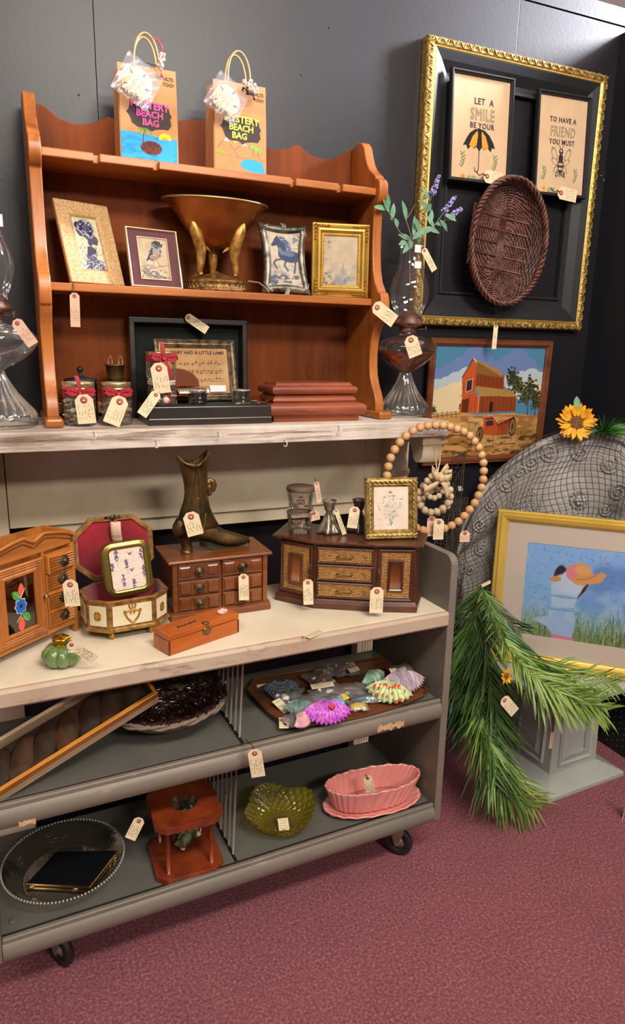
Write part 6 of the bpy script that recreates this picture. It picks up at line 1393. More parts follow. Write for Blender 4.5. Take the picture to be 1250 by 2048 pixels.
# oval wicker basket hanging on the wall
wk=mat('dark reddish wicker','6A4034',.5,var=.4,vs=40,c2='43241E',coat=.2,bump=.3,bs=200)
t=thing('wicker_basket','oval dark brown wicker basket hanging open side out over the large frame','basket',(1.622,WY-.046,1.914),(R(0),R(4),0)); t.scale=(.96,1,1)
sa,sb_=.165,.202   # outer half width and half height
cs=.092; KZ=.69     # half length of the centre spine
def race(r,s):
    x,z=race0(r,s); a=math.atan2(z/(cs+KZ*r),x/r); w_=min(1,r/.150); return (x+(r*math.cos(a)-x)*w_,z+((cs+KZ*r)*math.sin(a)-z)*w_)
def race0(r,s,z=0):  # point on a racetrack of radius r around the spine; s 0..1
    ry_=r; Pm=2*PI*r+4*cs; d=s*Pm
    if d<2*cs: return (r,-cs+d)
    d-=2*cs
    if d<PI*r: a=d/r; return (r*math.cos(a),cs+KZ*r*math.sin(a))
    d-=PI*r
    if d<2*cs: return (-r,cs-d)
    d-=2*cs; a=PI+d/max(r,1e-6); return (r*math.cos(a),-cs+KZ*r*math.sin(a))
wv=MB(); nst=34
for k in range(27):
    r=.010+k*.0047; y0=.0 if k<23 else -.003*(k-22)
    n=int(60+k*7); P=[]
    for i in range(n):
        x,z=race(r,i/n); q=.0022*(1 if (int(i/n*nst*2)+k)%2 else -1); P.append((x,y0-.003+q,z))
    wv.tube(P,.0027,5,closed=True)
for k in range(9):
    f_=k/8; r=.136+.026*f_; y0=-.006-.046*f_; n=220; P=[]
    for i in range(n):
        x,z=race(r,i/n); q=.0022*(1 if (int(i/n*nst*2)+k)%2 else -1); P.append((x+q*(1 if x>0 else -1)*.5,y0,z+q*.5*(1 if z>0 else -1)))
    wv.tube(P,.0028,5,closed=True)
wv.build('woven_cane',wk,t,kind='stuff')
for i in range(5):
    z=-cs*.92+i*cs*.46; MB().tube([(-.133,-.007,z+.004),(0,-.0075,z),(.133,-.007,z-.003)],.0034,6).build('rib',wk,t)
for i in range(5):
    x=-.012+i*.006; MB().tube([(x,-.007,-cs-.002),(x,-.009,0),(x,-.007,cs+.002)],.0028,5).build('spine_cane',wk,t)
sp=MB()
for sg in (-1,1):
    for i in range(9):
        a=PI*(i+.5)/9*1.0; ca,sa_=math.cos(a),math.sin(a)*sg; sp.tube([(.01*ca,-.005,sg*cs+.01*sa_*KZ),(.07*ca,-.0055,sg*cs+.07*sa_*KZ),(.134*ca,-.007,sg*cs+.134*sa_*KZ)],.0028,5)
sp.build('spokes',wk,t,kind='stuff')
for k in range(3):
    P=[]; n=260
    for i in range(n):
        x,z=race(.163,i/n); ph=i/n*TAU*20+k*TAU/3; P.append((x+.006*math.cos(ph)*(1 if x>0 else -1),-.056+.007*math.sin(ph),z+.004*math.cos(ph)*(1 if z>0 else -1)))
    MB().tube(P,.0052,6,closed=True).build('rim_braid',wk,t)
lp=MB()
for sg in (-1,1):
    for i in range(9): z=-.085+i*.021; lp.tube([(sg*.158,-.040,z),(sg*.166,-.054,z+.008),(sg*.160,-.050,z+.019)],.004,6)
lp.build('side_loops',wk,t,kind='stuff')
# needlepoint barn picture
brn=wood('brown stained moulding','7A4424','4E2814','x',12,.4,.3)
W,H=.545,.455; t=thing('barn_picture','wood framed needlepoint of a red barn and wagon hanging low on the dark wall','picture',(1.640,WY-.020,1.135),(R(1.5),0,0))
moulding(W,H,[(0,0),(0,.012),(.003,.016),(.008,.014),(.010,.018),(.018,.018),(.022,.012),(.026,.010),(.028,.006),(.028,0)]).build('frame',brn,t,bev=.0008)
c=Cv(270,218,230,'4A7A98'); X,Y=c.X,c.Y
c.mix(np.clip(.6+(vnoise(X*.015,Y*.02,2)-.5),0,1),'467A9C',.6)
def cl(cx,cy,r,col): c.ell(cx,cy,r,r*.8,col,1,soft=.04)
for cx,cy,r in ((10,62,24),(36,50,22),(62,40,26),(92,22,28),(118,28,22),(40,70,30),(80,52,30),(176,34,26),(200,26,30),(226,40,26),(250,58,26),(262,70,26),(150,50,30),(215,60,34),(10,90,40),(270,90,34)): cl(cx,cy,r,'6478A8')
for cx,cy,r in ((8,80,22),(30,72,18),(52,66,22),(78,58,24),(20,96,30),(60,84,34),(190,66,22),(214,62,20),(240,58,22),(262,62,18),(225,82,30),(262,86,26)): cl(cx,cy,r,'A8B4BC')
for cx,cy,r in ((6,100,22),(28,96,24),(52,88,24),(74,82,22),(40,112,34),(10,124,30),(70,104,30),(225,84,18),(244,80,18),(262,92,20)): cl(cx,cy,r,'D2BE98')
c.poly([(0,132),(70,128),(110,134),(200,132),(270,140),(270,218),(0,218)],'B48850'); c.noise(.03,'8E6034',.45,.6,.9,5,1,2.5,mask=(Y>136)); c.noise(.05,'C8A070',.55,.66,.8,8,.6,2.5,mask=(Y>140)&(Y<170)); c.noise(.045,'5A3A20',.52,.6,.9,12,.5,2.2,mask=(Y>172)); c.noise(.08,'3E2C1C',.6,.68,.8,15,.6,2,mask=(Y>182))
for cx,cy,s in ((192,62,20),(206,74,18),(238,84,22),(228,96,18),(256,96,18),(262,110,16),(4,122,8),(74,116,11),(80,106,8)):
    rd=random.Random(cx)
    for i in range(120): c.ell(cx+rd.gauss(0,s*.36),cy+rd.gauss(0,s*.42),s*.15,s*.12,rd.choice(('2E3424','3E4630','56563A','23281C')),1,soft=.3)
for x,y,z in ((194,60,100),(238,80,136),(258,90,136)): c.line([(x,y),(x+2,z)],2.2,'3A2818')
# barn
c.poly([(88,24),(66,60),(70,100),(66,128),(112,130),(112,104),(98,80),(98,28)],'B0502A'); c.poly([(98,26),(170,56),(172,84),(98,80)],'8A4022'); c.poly([(90,22),(160,46),(168,62),(104,52)],'9A7440'); c.poly([(98,28),(168,60),(166,64),(100,52)],'7E5A30')
c.poly([(102,52),(168,60),(170,82),(104,76)],'7A3A1E'); c.poly([(100,76),(196,86),(206,98),(112,96)],'A07E46'); c.poly([(112,96),(206,98),(208,128),(112,130)],'843E20')
for k in range(26): x=104+k*4; c.line([(x,98),(x,129)],.7,'4A2412',.9)
for k in range(16): x=104+k*4; c.line([(x,56+k*.3),(x,78)],.7,'4A2412',.8)
for k in range(22): c.line([(92+k*3.6,26+k*1.6),(104+k*3.2,52+k*.4)],.6,'6A4A26',.7); c.line([(104+k*4.2,78+k*.4),(114+k*4.2,95)],.6,'6A4A26',.7)
for k in range(7): c.line([(72+k*5,60+abs(k-3)*3),(72+k*5,128)],.7,'8A2E14',.8)
c.line([(90,22),(66,60)],2,'3A2014'); c.line([(90,22),(98,30)],1.6,'E8C8A8'); c.poly([(78,66),(92,62),(92,84),(78,88)],'2E2A30'); c.line([(78,66),(92,62),(92,84),(78,88),(78,66)],1.2,'D8A888'); c.poly([(70,104),(88,100),(88,128),(72,128)],'5A2A18'); c.line([(66,96),(100,88)],2.4,'9A6A40'); c.poly([(140,108),(148,108),(148,128),(140,128)],'2A1C14'); c.line([(112,96),(112,130)],1.6,'E0A080')
for k in range(5): c.line([(14+k*11,126),(16+k*11,138)],1.4,'3A2C20')
c.line([(0,136),(70,130)],1.2,'4A3A28'); c.line([(0,131),(66,126)],1,'4A3A28')
# wagon
c.poly([(128,138),(150,136),(164,150),(198,142),(200,172),(166,178),(130,174)],'A84424'); c.poly([(160,150),(198,140),(200,150),(166,160)],'6E2E1A'); c.poly([(166,158),(200,150),(200,172),(168,178)],'8A3A20'); c.line([(128,138),(150,136),(166,152),(198,140)],1.6,'D88A60'); c.poly([(134,142),(152,140),(154,156),(136,158)],'3A2A22'); c.line([(134,146),(152,144)],1,'C8A080')
for cx,cy,rx,ry in ((204,160,9,20),(122,174,8,16)):
    c.ell(cx,cy,rx,ry,'2E2018',1,soft=.05); c.ell(cx,cy,rx*.72,ry*.78,'9A7448',1,soft=.05)
    for a in range(0,180,30): c.line([(cx-rx*math.cos(R(a)),cy-ry*math.sin(R(a))),(cx+rx*math.cos(R(a)),cy+ry*math.sin(R(a)))],1.2,'2E2018')
rd=random.Random(9)
for k in range(70): x=rd.uniform(90,235); y=rd.uniform(170,196); c.line([(x,y),(x+rd.uniform(-5,5),y-rd.uniform(4,14))],.9,rd.choice(('4A4A2C','6A6A40','3A3420','7E6A44')))
for k in range(40): x=rd.uniform(88,118); y=rd.uniform(150,190); c.line([(x,y),(x+rd.uniform(-4,4),y-rd.uniform(4,12))],.9,rd.choice(('5A6A48','6E7E58','3A3420')))
c.build('needlepoint_panel',W-.054,H-.054,pm('clothpaint'),t,T(0,-.005,.027))
# ============================================================ corner on the right: pedestal, arched panel, net, watercolour
pgm=worn('pale grey pedestal paint','A4A6A2','7E7A70',thr=.8,sc=10,c3='9DA09E',rough=.45,bump=.05)
t=thing('pedestal','short grey painted square pedestal with recessed panels standing on the carpet','pedestal',(1.822,1.800,0),(0,0,R(3)))
def tap(nm,lv):
    vs=[]; 
    for a,z in lv: vs+=[(-a,-a,z),(a,-a,z),(a,a,z),(-a,a,z)]
    n=len(lv); return MB().add(vs,[(3,2,1,0)]+[(k*4+i,k*4+(i+1)%4,(k+1)*4+(i+1)%4,(k+1)*4+i) for k in range(n-1) for i in range(4)]+[tuple((n-1)*4+i for i in range(4))]).build(nm,pgm,t,bev=.002)
tap('plinth',[(.192,0),(.192,.016),(.188,.020),(.150,.036),(.122,.048)]); tap('shaft',[(.118,.046),(.113,.348)]); tap('top_slab',[(.116,.346),(.160,.368),(.218,.378),(.218,.394),(.214,.397)])
for a_ in range(4):
    Mx=RZ(90*a_)@T(0,-.1185,.075)@RX(-1)
    f=moulding(.165,.235,[(0,-.001),(0,.006),(.004,.010),(.008,.006),(.012,.004),(.014,-.001)]); f.v=[tuple(Mx@Vector(v)) for v in f.v]; f.build('panel_moulding',pgm,t,bev=.0005)
    f=moulding(.135,.205,[(0,-.001),(.0,.003),(.020,.009),(.024,.009),(.024,-.001)]); f.v=[tuple(Mx@T(0,0,.015)@Vector(v)) for v in f.v]; f.build('raised_panel',pgm,t,bev=.0005)
# arched grey carved panel
arg=mat('grey carved plaster','B0ACAC',.6,var=.2,vs=6,c2='8A8684',bump=.25,bs=60)
PA=Vector((1.515,2.118,0)); PB=Vector((2.112,1.745,0)); adir=(PB-PA).normalized(); an=Vector((-adir.y,adir.x,0)); ALEN=(PB-PA).length
t=thing('arched_panel','arched grey panel with carved scrolls standing in the corner under a net','carved panel',PA,(0,0,math.atan2(adir.y,adir.x)))
def ONP(x,y,off): s,z=PX(x,y,off); p=PA+adir*min(s,ALEN-.005)-an*(.006+off); p.z=z; return p
def PX(x,y,off=0):                     # photo sight line -> (along, height) on the panel's front plane
    d=_ray(x,y); o=PA-an*(.006+off); k=(o-CAM).dot(an)/d.dot(an); p=CAM+d*k; return ((p-PA).dot(adir),p.z)
ol=[(0.0,.3985)]+[PX(x,y) for x,y in ((906,1250),(906,1170),(912,1090),(925,1040),(945,1003),(967,973),(1000,937),(1040,905),(1080,882),(1123,866),(1165,859),(1205,861),(1249,872))]+[(ALEN,1.17),(ALEN,.3985)]
ol=[(max(0,x),z) for x,z in ol]
MB().prism(ol,'y',-.006,.016).build('panel_body',arg,t,bev=.004,hn=1)
arc=ol[2:-1]; cc=(.42,.75)
k_=lambda s:[(cc[0]+(x-cc[0])*s,cc[1]+(z-cc[1])*s) for x,z in arc]
MB().tube([(x,-.008,z) for x,z in k_(.975)],.013,8).build('border_moulding',arg,t); MB().tube([(x,-.006,z) for x,z in k_(.90)],.005,6).build('border_moulding',arg,t)
sw=MB()
def spiral(px,py,rp,turns,a0,sg=1,th=.0055):
    cx,cz=PX(px,py); r=rp/740
    sw.tube([(cx+r*(1-i/40*.9)*math.cos(a0+sg*i/40*turns*TAU),-.008,cz+r*(1-i/40*.9)*math.sin(a0+sg*i/40*turns*TAU)) for i in range(41)],th,6)
for px,py,r,tn,a0,sg in ((1062,925,24,2,2,1),(1012,968,24,2,1,-1),(1040,945,18,1.5,0,1),(985,1010,20,2,2,1),(958,1050,20,2,0,-1),(962,1100,18,2,1,1),(940,1140,14,1.5,2,1),(1098,905,28,2,.5,-1),(1160,905,24,1.6,2.5,1),(1218,930,26,2,1,-1),(1235,985,26,2,0,1),(1210,1020,18,2,1,-1),(1085,1020,15,2,2,1),(1110,1030,9,1.5,1,1),(1235,1050,20,2,2,-1)): spiral(px,py,r,tn,a0,sg)
sw.build('carved_scroll',arg,t,kind='stuff')
bx0,bz0=PX(1128,1010)
MB().surf(lambda u,v:(bx0+.115*math.sin((u-.5)*PI)*(1-.35*v*v),-.004-.036*math.cos((u-.5)*PI)*(1-v**3),bz0-.36+.50*v-.06*(2*u-1)**2*v),24,18).build('swelling_form',arg,t)
lt=MB()
for i in range(9):
    for j in range(8):
        px=1022+j*9+(4 if i%2 else 0); py=968+i*10
        if px<1076-abs(i-6)*2 and px>1066-i*9: 
            x,z=PX(px,py); lt.tube([(x+.0065*math.cos(TAU*k/8),-.008,z+.0075*math.sin(TAU*k/8)) for k in range(8)],.0024,5,closed=True)
lt.build('pierced_lattice',arg,t,kind='stuff')
fb=MB(); fx,fz=PX(1162,1002,.04)
for k in range(6): a=TAU*k/6; fb.ball((fx+.013*math.cos(a),-.034,fz+.013*math.sin(a)),(.008,.006,.008),8,6)
fb.ball((fx,-.037,fz),(.007,.006,.007),8,6)
for k in range(14): a=TAU*k/14; fb.ball((fx+.032*math.cos(a),-.031,fz+.032*math.sin(a)),(.005,.004,.006),6,5)
fb.build('carved_rosette',arg,t,kind='stuff')
# fishing net draped over the panel
netm=mat('brown fishing net cord','4E443A',.9)
def net(name,label,fn,nu,nv,th=.0011):
    mb=MB()
    for i in range(nu): mb.tube([fn(i/(nu-1),j/(nv*2-1)) for j in range(nv*2)],th,3)
    for j in range(nv): mb.tube([fn(i/(nu*2-1),j/(nv-1)) for i in range(nu*2)],th,3)
    return tag(mb.build(name,netm),label,'net','fishing nets')
def top_z(x):
    for (a,za),(b,zb) in zip(ol[1:],ol[2:]):
        if b>a and a<=x<=b: return za+(zb-za)*(x-a)/(b-a)
    return 1.17
def netf(u,v):
    x=-.02+(ALEN-.0)*u; top=top_z(max(.012,min(ALEN-.01,x)))+.012; z=top*(1-v)+v*.60
    dx=(x-bx0)/.13; dz=(z-bz0+.08)/.24; bul=.044*math.exp(-dx*dx)*math.exp(-dz*dz)
    y=-.024-bul-.007*math.sin(u*23+v*6)-.005*math.sin(v*31+u*9)
    x2=min(ALEN-.01,x+.022*math.sin(v*8+u*4)*v+.012*math.sin(z*22)*(1-u)+.012*math.sin(v*17+u*11))
    p=PA+adir*x2+an*y; p.z=z+.012*math.sin(u*18+v*3)*v; return p
n1=net('fishing_net','brown fishing net draped over the arched grey panel',netf,38,32,.0013)
def netf2(u,v):
    x,z=0,1.03-.60*v; w_=.10+.05*math.sin(v*2.2); x=1.455+.030*v-.02*math.sin(v*4)+(u-.5)*w_*(1-.2*v)+.014*math.sin(v*13+u*9)
    return Vector((x,2.03-.035*math.cos((u-.5)*PI)-.012*math.sin(u*25+v*5),z))
n2=net('fishing_net','gathered brown fishing net bunched down the left edge of the arched panel',netf2,30,56,.0010)
# framed watercolour standing on the pedestal
gfr=mat('bright brushed gold','E2C25C',.35,.45,var=.15,vs=5,bump=.15,bs=60); gfr2=mat('antique gold flank','A87A28',.35,.8,var=.2,vs=10)
th=R(-43.5); W,H=.64,.585; t=thing('watercolor_picture','gold framed watercolour of a girl in a straw hat standing on the grey pedestal','picture',(1.622,1.978,.398),(R(-2),0,th))
Mo=T(W/2,0,0)
f=moulding(W,H,[(0,0),(0,.018),(.003,.022),(.010,.022),(.014,.018),(.016,.024),(.032,.020),(.036,.014),(.040,.012),(.043,.006),(.043,0)]); f.v=[tuple(Mo@Vector(v)) for v in f.v]; f.build('frame',gfr,t,bev=.0008)
matb=mat('cream mat board','D8CCC0',.85)
f=moulding(W-.084,H-.084,[(0,0),(0,.004),(.073,.004),(.074,.002),(.074,0)]); f.v=[tuple(Mo@T(0,0,.042)@Vector(v)) for v in f.v]; f.build('mat_board',matb,t)
MB().box(.01,W-.01,0,.006,.01,H-.01).build('backing',pale,t)
pw,ph=W-.228,H-.228
c=Cv(150,150*ph/pw,230,'8EC0F8'); X,Y=c.X,c.Y; Hc_=c.H
c.mix(np.clip((Y/Hc_-.15)*1.1,0,1),'8CBCE8'); c.noise(.03,'4E86D0',.45,.75,.7,3); c.noise(.05,'A6CCEE',.55,.8,.6,6); c.noise(.35,'3E70B8',.66,.75,.35,12)
c.mix(np.clip((Y/Hc_-.60)*2.2,0,1),'9AB85E',.75); c.mix(np.clip((Y/Hc_-.80)*3,0,1),'5E7A3C',.7)
rd=random.Random(21)
for k in range(330):
    x=rd.uniform(0,150); b_=Hc_+2; h_=rd.uniform(10,Hc_*.42)*(.55+.45*rd.random()); c_=rd.choice(('4E6A34','6E8A44','8AA85A','3E5A2C','A8BE70'))
    x0_=max(0,x-12); c.line([(x,b_),(x+rd.uniform(-3,3),b_-h_*.6),(x+rd.uniform(-6,6),b_-h_)],.7,c_,.85)
g='BAD6F4'; g2='A4C6EE'; X_=X; c.X=X+14; k=Hc_/112
c.ell(60,38*k,9,15*k,'2A2226'); c.poly([(74,38*k),(98,36*k),(92,50*k),(82,62*k)],'3A2A28'); c.poly([(84,42*k),(94,40*k),(86,52*k)],'D8A890')
c.ell(66,50*k,17,17*k,g); c.ell(74,44*k,14,18*k,'C6DEF6'); c.poly([(50,52*k),(84,56*k),(80,72*k),(52,74*k)],g); c.poly([(54,72*k),(82,74*k),(84,92*k),(82,108*k),(60,110*k),(48,98*k),(30,92*k),(36,88*k),(50,86*k)],g2); c.noise(.12,'B8D6F2',.5,.7,.7,9,mask=c.inpoly([(48,36*k),(86,36*k),(84,106*k),(30,92*k),(50,84*k)])); c.poly([(58,106*k),(84,108*k),(85,Hc_),(57,Hc_)],'E08AAE')
c.ell(67,60*k,17,2.2,'6E9CD0',.6); c.ell(66,76*k,18,1.6,'6E9CD0',.6)
c.ell(84,31*k,15,13*k,'E0A86A'); c.ell(73,30*k,7,9*k,'E8909A'); c.poly([(90,36*k),(100,30*k),(110,26*k),(116,28*k),(110,38*k),(96,42*k),(84,40*k)],'E0A86A'); c.ell(54,40*k,7,3.4*k,'D89A5A',1,-8); c.line([(80,38*k),(92,36*k),(104,30*k)],1.2,'B87A44'); c.ell(86,26*k,10,5*k,'EAB87C',.7)
c.X=X_; c.build('watercolor',pw,ph,pm('paint'),t,T(W/2,-.0022,.114)); MB().box(.042,W-.042,-.0070,-.0062,.042,H-.042).build('glass_pane',glass('reflective picture glass',mult=.4,rough=.015,add=.0),t)
# ============================================================ greenery
pl1=mat('palm green','587C2E',.45,var=.45,vs=6,c2='34581E',coat=.15); pl2=mat('deep palm green','355424',.45,var=.4,vs=6,c2='223A18',coat=.15); pl3=mat('light palm green','86A24C',.45,var=.35,vs=6,c2='648434',coat=.15)
def frond(t,P,L0,m_,seed,dens=.0085,W=.0028,droop=.5,name='frond'):
    rd=random.Random(seed); P=[Vector(p) for p in P]; Q=[]
    n=len(P)-1
    def at_(s):
        s*=n; i=min(n-1,int(s)); u=s-i; p0,p1,p2,p3=P[max(0,i-1)],P[i],P[i+1],P[min(n,i+2)]
        return .5*((2*p1)+(p2-p0)*u+(2*p0-5*p1+4*p2-p3)*u*u+(3*p1-p0-3*p2+p3)*u**3)
    C_=[at_(i/30) for i in range(31)]; LL=sum((b-a).length for a,b in zip(C_,C_[1:]))
    mb=MB(); mb.tube(C_,[.0022*(1-i/40) for i in range(31)],5)
    st_=mb.build(name,m_,t)
    lb=MB(); k=int(LL/dens)
    for i in range(k):
        s=.04+.95*i/k; p=at_(s); d=(at_(min(1,s+.02))-at_(max(0,s-.02))).normalized(); sd=d.cross(Vector((0,-1,.15))).normalized()
        ll=L0*(.45+.75*math.sin(PI*min(1,s*.8+.15)))*rd.uniform(.8,1.15)
        for sg in (-1,1):
            a=R(rd.uniform(24,48)); dd=(d*math.cos(a)+sd*sg*math.sin(a)+Vector((0,rd.uniform(-.35,.12),0))).normalized(); dd2=(dd+Vector((0,0,-droop*.5))).normalized()
            ps=[p,p+dd*ll*.35,p+dd*ll*.6+dd2*ll*.12,p+dd*ll*.6+dd2*ll*.42]; ww=[W*.5,W,W*.8,.0002]; nn=dd.cross(Vector((rd.gauss(0,.3),-1,rd.gauss(0,.3)))).normalized(); up_=nn.cross(dd)
            vs=[]
            for q,w_ in zip(ps,ww): vs+=[q-nn*w_,q+up_*w_*.5,q+nn*w_]
            lb.add(vs,[(r*3+c2,r*3+c2+1,(r+1)*3+c2+1,(r+1)*3+c2) for r in range(3) for c2 in (0,1)],True)
    lb.build('leaflets',m_,st_,kind='stuff')
rt=GY(962,1168,1.93)
t=thing('palm_garland','artificial green palm fronds cascading from the net down past the pedestal to the carpet','artificial palm',(rt.x,rt.y,rt.z))
def PW(l): 
    out=[]
    for x,y,Y in l: p=GY(x,y,Y)-rt; out.append(p)
    return out
FR=[([(962,1170,1.93),(935,1260,1.86),(922,1350,1.80),(912,1430,1.76)],.16,pl2),([(962,1170,1.93),(955,1280,1.84),(948,1370,1.78),(940,1470,1.72)],.17,pl2),([(962,1170,1.93),(948,1240,1.86),(925,1320,1.82),(905,1400,1.80)],.13,pl1),
([(962,1170,1.93),(965,1290,1.82),(975,1390,1.74),(985,1470,1.68)],.16,pl2),([(960,1200,1.92),(975,1320,1.78),(990,1420,1.70),(1000,1460,1.67)],.14,pl1),([(962,1170,1.90),(1000,1250,1.70),(1050,1320,1.58),(1110,1365,1.50)],.11,pl1),
([(962,1170,1.90),(1000,1270,1.68),(1060,1350,1.54),(1130,1400,1.46),(1210,1425,1.42)],.115,pl3),([(975,1215,1.84),(1040,1305,1.60),(1120,1350,1.52),(1235,1368,1.46)],.10,pl3),
([(962,1175,1.93),(985,1210,1.86),(1015,1240,1.80),(1040,1262,1.76)],.09,pl2),([(950,1300,1.84),(955,1400,1.74),(965,1480,1.66),(1000,1560,1.60)],.13,pl1),([(955,1420,1.72),(970,1490,1.64),(1010,1560,1.58),(1070,1610,1.54)],.14,pl3),([(965,1440,1.70),(985,1500,1.62),(1000,1570,1.56),(1050,1618,1.53)],.14,pl1),
([(955,1440,1.70),(958,1500,1.64),(975,1560,1.58),(1015,1600,1.55)],.12,pl2),([(962,1170,1.93),(930,1290,1.88),(918,1390,1.84),(925,1460,1.80)],.13,pl2),([(1000,1270,1.66),(1060,1345,1.52),(1130,1385,1.46),(1200,1400,1.43)],.10,pl3)]
for i,(pp_,L0,m_) in enumerate(FR): frond(t,PW(pp_),L0*1.0,m_,i,dens=.0100,W=.0033)
MB().box(-.018,.022,-.03,-.028,.004,.016,M=RY(-18)).build('clip_card',pm('paper'),t); MB().ball((0,-.02,-.004),(.012,.01,.012),8,6).build('wire_knot',pm('thread'),t)
yel=mat('sunflower yellow','E8B41C',.6,var=.3,vs=50,c2='D88A10'); brc=mat('sunflower centre','4A2E1C',.9,var=.6,vs=300,c2='9A6A3A',bump=.8,bs=400)
def sunflower(x,y,Y,r,label,tiltx=80,rz=-18,np_=44):
    c=GY(x,y,Y) if Y else ONP(x,y,.035); t=thing('sunflower',label,'artificial flower',c,(R(tiltx),0,R(rz)))
    rd=random.Random(int(x)); mb=MB()
    for ring_ in range(2):
        for k in range(np_//2):
            a=TAU*(k+.5*ring_)/(np_/2)+rd.gauss(0,.07); d=Vector((math.cos(a),math.sin(a),.10+rd.gauss(0,.12)+.12*ring_)).normalized(); leaf(d*r*.36,d,r*rd.uniform(.55,.75),r*.135,mb,up=Vector((0,0,1)),cup=-.2)
    mb.build('petals',yel,t,kind='stuff'); MB().ball((0,0,r*.04),(r*.44,r*.44,r*.10),24,10).build('flower_centre',brc,t)
    d=MB()
    for i in range(150): a=i*2.4; q=r*.40*math.sqrt(i/150); d.ball((q*math.cos(a),q*math.sin(a),r*(.15-.06*(q/(r*.4))**2)),r*.018,5,4)
    d.build('florets',mat('floret brown','8E5A2C',.8,var=.5,vs=200,c2='3E2414'),t,kind='stuff'); return t
s1=sunflower(1152,845,None,.066,'large yellow sunflower on top of the arched grey panel',78,-30)
sl_=MB(); leaf(Vector((.002,.050,-.01)),Vector((0,1,.0)),.045,.012,sl_,up=Vector((0,0,1))); sl_.build('sepal',lgr,s1)
sunflower(1012,1352,1.555,.026,'small yellow flower on the palm fronds at the pedestal corner',75,10,18); sunflower(1160,1374,1.47,.010,'tiny yellow flower bud on the light palm fronds',75,10,12)
grm=mat('plastic grass green','3E7A2A',.45,var=.4,vs=8,c2='225018')
def tuft(c,label,n,L,spread,lean,seed,w_=.0042):
    t=thing('grass_tuft',label,'artificial grass',c); rd=random.Random(seed); mb=MB()
    for i in range(n):
        a=rd.random()*TAU; e=rd.uniform(.15,1)*spread; d=(Vector((math.cos(a)*e,math.sin(a)*e*.6-.25,1-e*.55))+Vector(lean)).normalized(); l=L*rd.uniform(.6,1.1); s=d.orthogonal().normalized(); s=Vector((s.x,s.y*.3,s.z)).normalized(); vs=[]
        for k in range(6): u=k/5; p=Vector((rd.gauss(0,.004)*0,0,0))+d*l*u+Vector((math.cos(a)*.3*e,0,-.45))*l*u*u*.6; ww=w_*(1-u)**.7; vs+=[p-s*ww,p+Vector((0,-ww*.4,0)),p+s*ww]
        mb.add(vs,[(r*3+c2,r*3+c2+1,(r+1)*3+c2+1,(r+1)*3+c2) for r in range(5) for c2 in (0,1)],True)
    mb.build('grass_blades',grm,t,kind='stuff'); MB().ball((0,0,-.004),(.012,.01,.012),8,6).build('root_ball',pl2,t)
    return t
tuft(ONP(1205,866,.03),'spiky green grass tuft beside the sunflower on the arched panel',95,.115,1.0,(.1,-.2,-.25),1)
tuft(ONP(1256,1010,.06),'spiky green grass tuft at the right edge above the watercolour',40,.11,.5,(-.18,-.1,.2),2)
# upright brown board at the right edge and a wicker foot on the carpet
t=thing('picture_frame','brown wooden picture frame hanging on the dark right wall above the grass tuft','picture frame',(2.119,1.735,1.19),(0,0,R(-90)))
moulding(.27,.40,[(0,0),(0,.010),(.004,.014),(.012,.014),(.018,.008),(.024,.008),(.026,.004),(.026,0)]).build('frame',brn,t,bev=.0008); MB().box(-.12,.12,-.003,-.0005,.012,.388).build('backing',blk,t)
g0=GZ(1247,1640,0); t=thing('wicker_stand','pale splayed wicker foot of a stand at the right edge of the carpet','stand',(g0.x+.012,g0.y,0))
for dx in (-.018,-.006,.006,.018): MB().tube([(dx,0,.0015),(dx*.8,0,.03),(dx*.35,0,.085)],.0016,5).build('wire_leg',mat('pale wire','B8A68A',.5),t)
MB().prism([(-.017,.018),(.017,.018),(.008,.085),(-.006,.088)],'y',-.003,.003).build('woven_cover',mat('pale weave','9A8668',.8,bump=.8,bs=300),t)
# ============================================================ price tags
G=lambda x,y,Y: GY(x,y,Y)
def ptag(h,e,Y,w,label,ties=(),Y2=None,**k): return price_tag(G(*h,Y),G(*e,Y if Y2 is None else Y2),w,label,[G(a,b,c_) for a,b,c_ in ties],**k)
ptag((149,590),(151,651),1.915,19,'narrow price tag hanging under the gold glitter frame',((146,566,1.93),),rows=4,col='paperpink',ink='pink')
ptag((752,613),(789,643),1.862,27,'price tag slanting off the right front edge of the hutch',((744,612,1.90),),rows=3)
ptag((375,634),(413,660),2.040,17,'dim price tag stuck slanting on the black shadow box',rows=3)
ptag((167,796),(175,848),1.846,36,'price tag on the leftmost shell jar',((163,780,1.86),))
ptag((241,800),(222,849),1.846,34,'price tag on the gingham-bowed shell jar',((236,782,1.86),),ink='pink')
ptag((317,733),(326,787),1.840,33,'price tag on the upper of the two stacked small jars',((318,716,1.85),))
ptag((313,788),(284,829),1.836,21,'price tag on the lower of the two stacked small jars, hanging left',((325,780,1.85),))
ptag((33,644),(66,689),1.84,23,'price tag tied to the left oil lamp',((30,630,1.86),),rows=4,col='paperpink',ink='pink')
ptag((821,677),(832,713),1.838,28,'price tag on the font of the amber oil lamp',((822,655,1.88),))
ptag((848,500),(868,539),1.90,13,'thin price tag on the lavender sprig',((838,488,1.93),),rows=2)
ptag((992,652),(988,695),2.045,9,'thin edge-on price tag hanging from the bottom of the large frame',((992,612,2.05),),rows=1)
for x,y,lb,cx in ((985,356,'umbrella',968),(1133,389,'bee',1120)):
    p=G(x-13,y-4,2.079); t_=price_tag(p,G(x+20,y+4,2.079),24,'flat price tag inside the lower right corner of the %s cross stitch'%lb,None,rows=4,normal=(0,-1,0),ink='pink')
    MB().tube([Vector((0,-.001,0)),Vector((.004,-.004,.014)),Vector((-.004,-.003,.030)),Vector((.006,-.002,.045))],.0015,5).build('string',pm('thread'),t_)
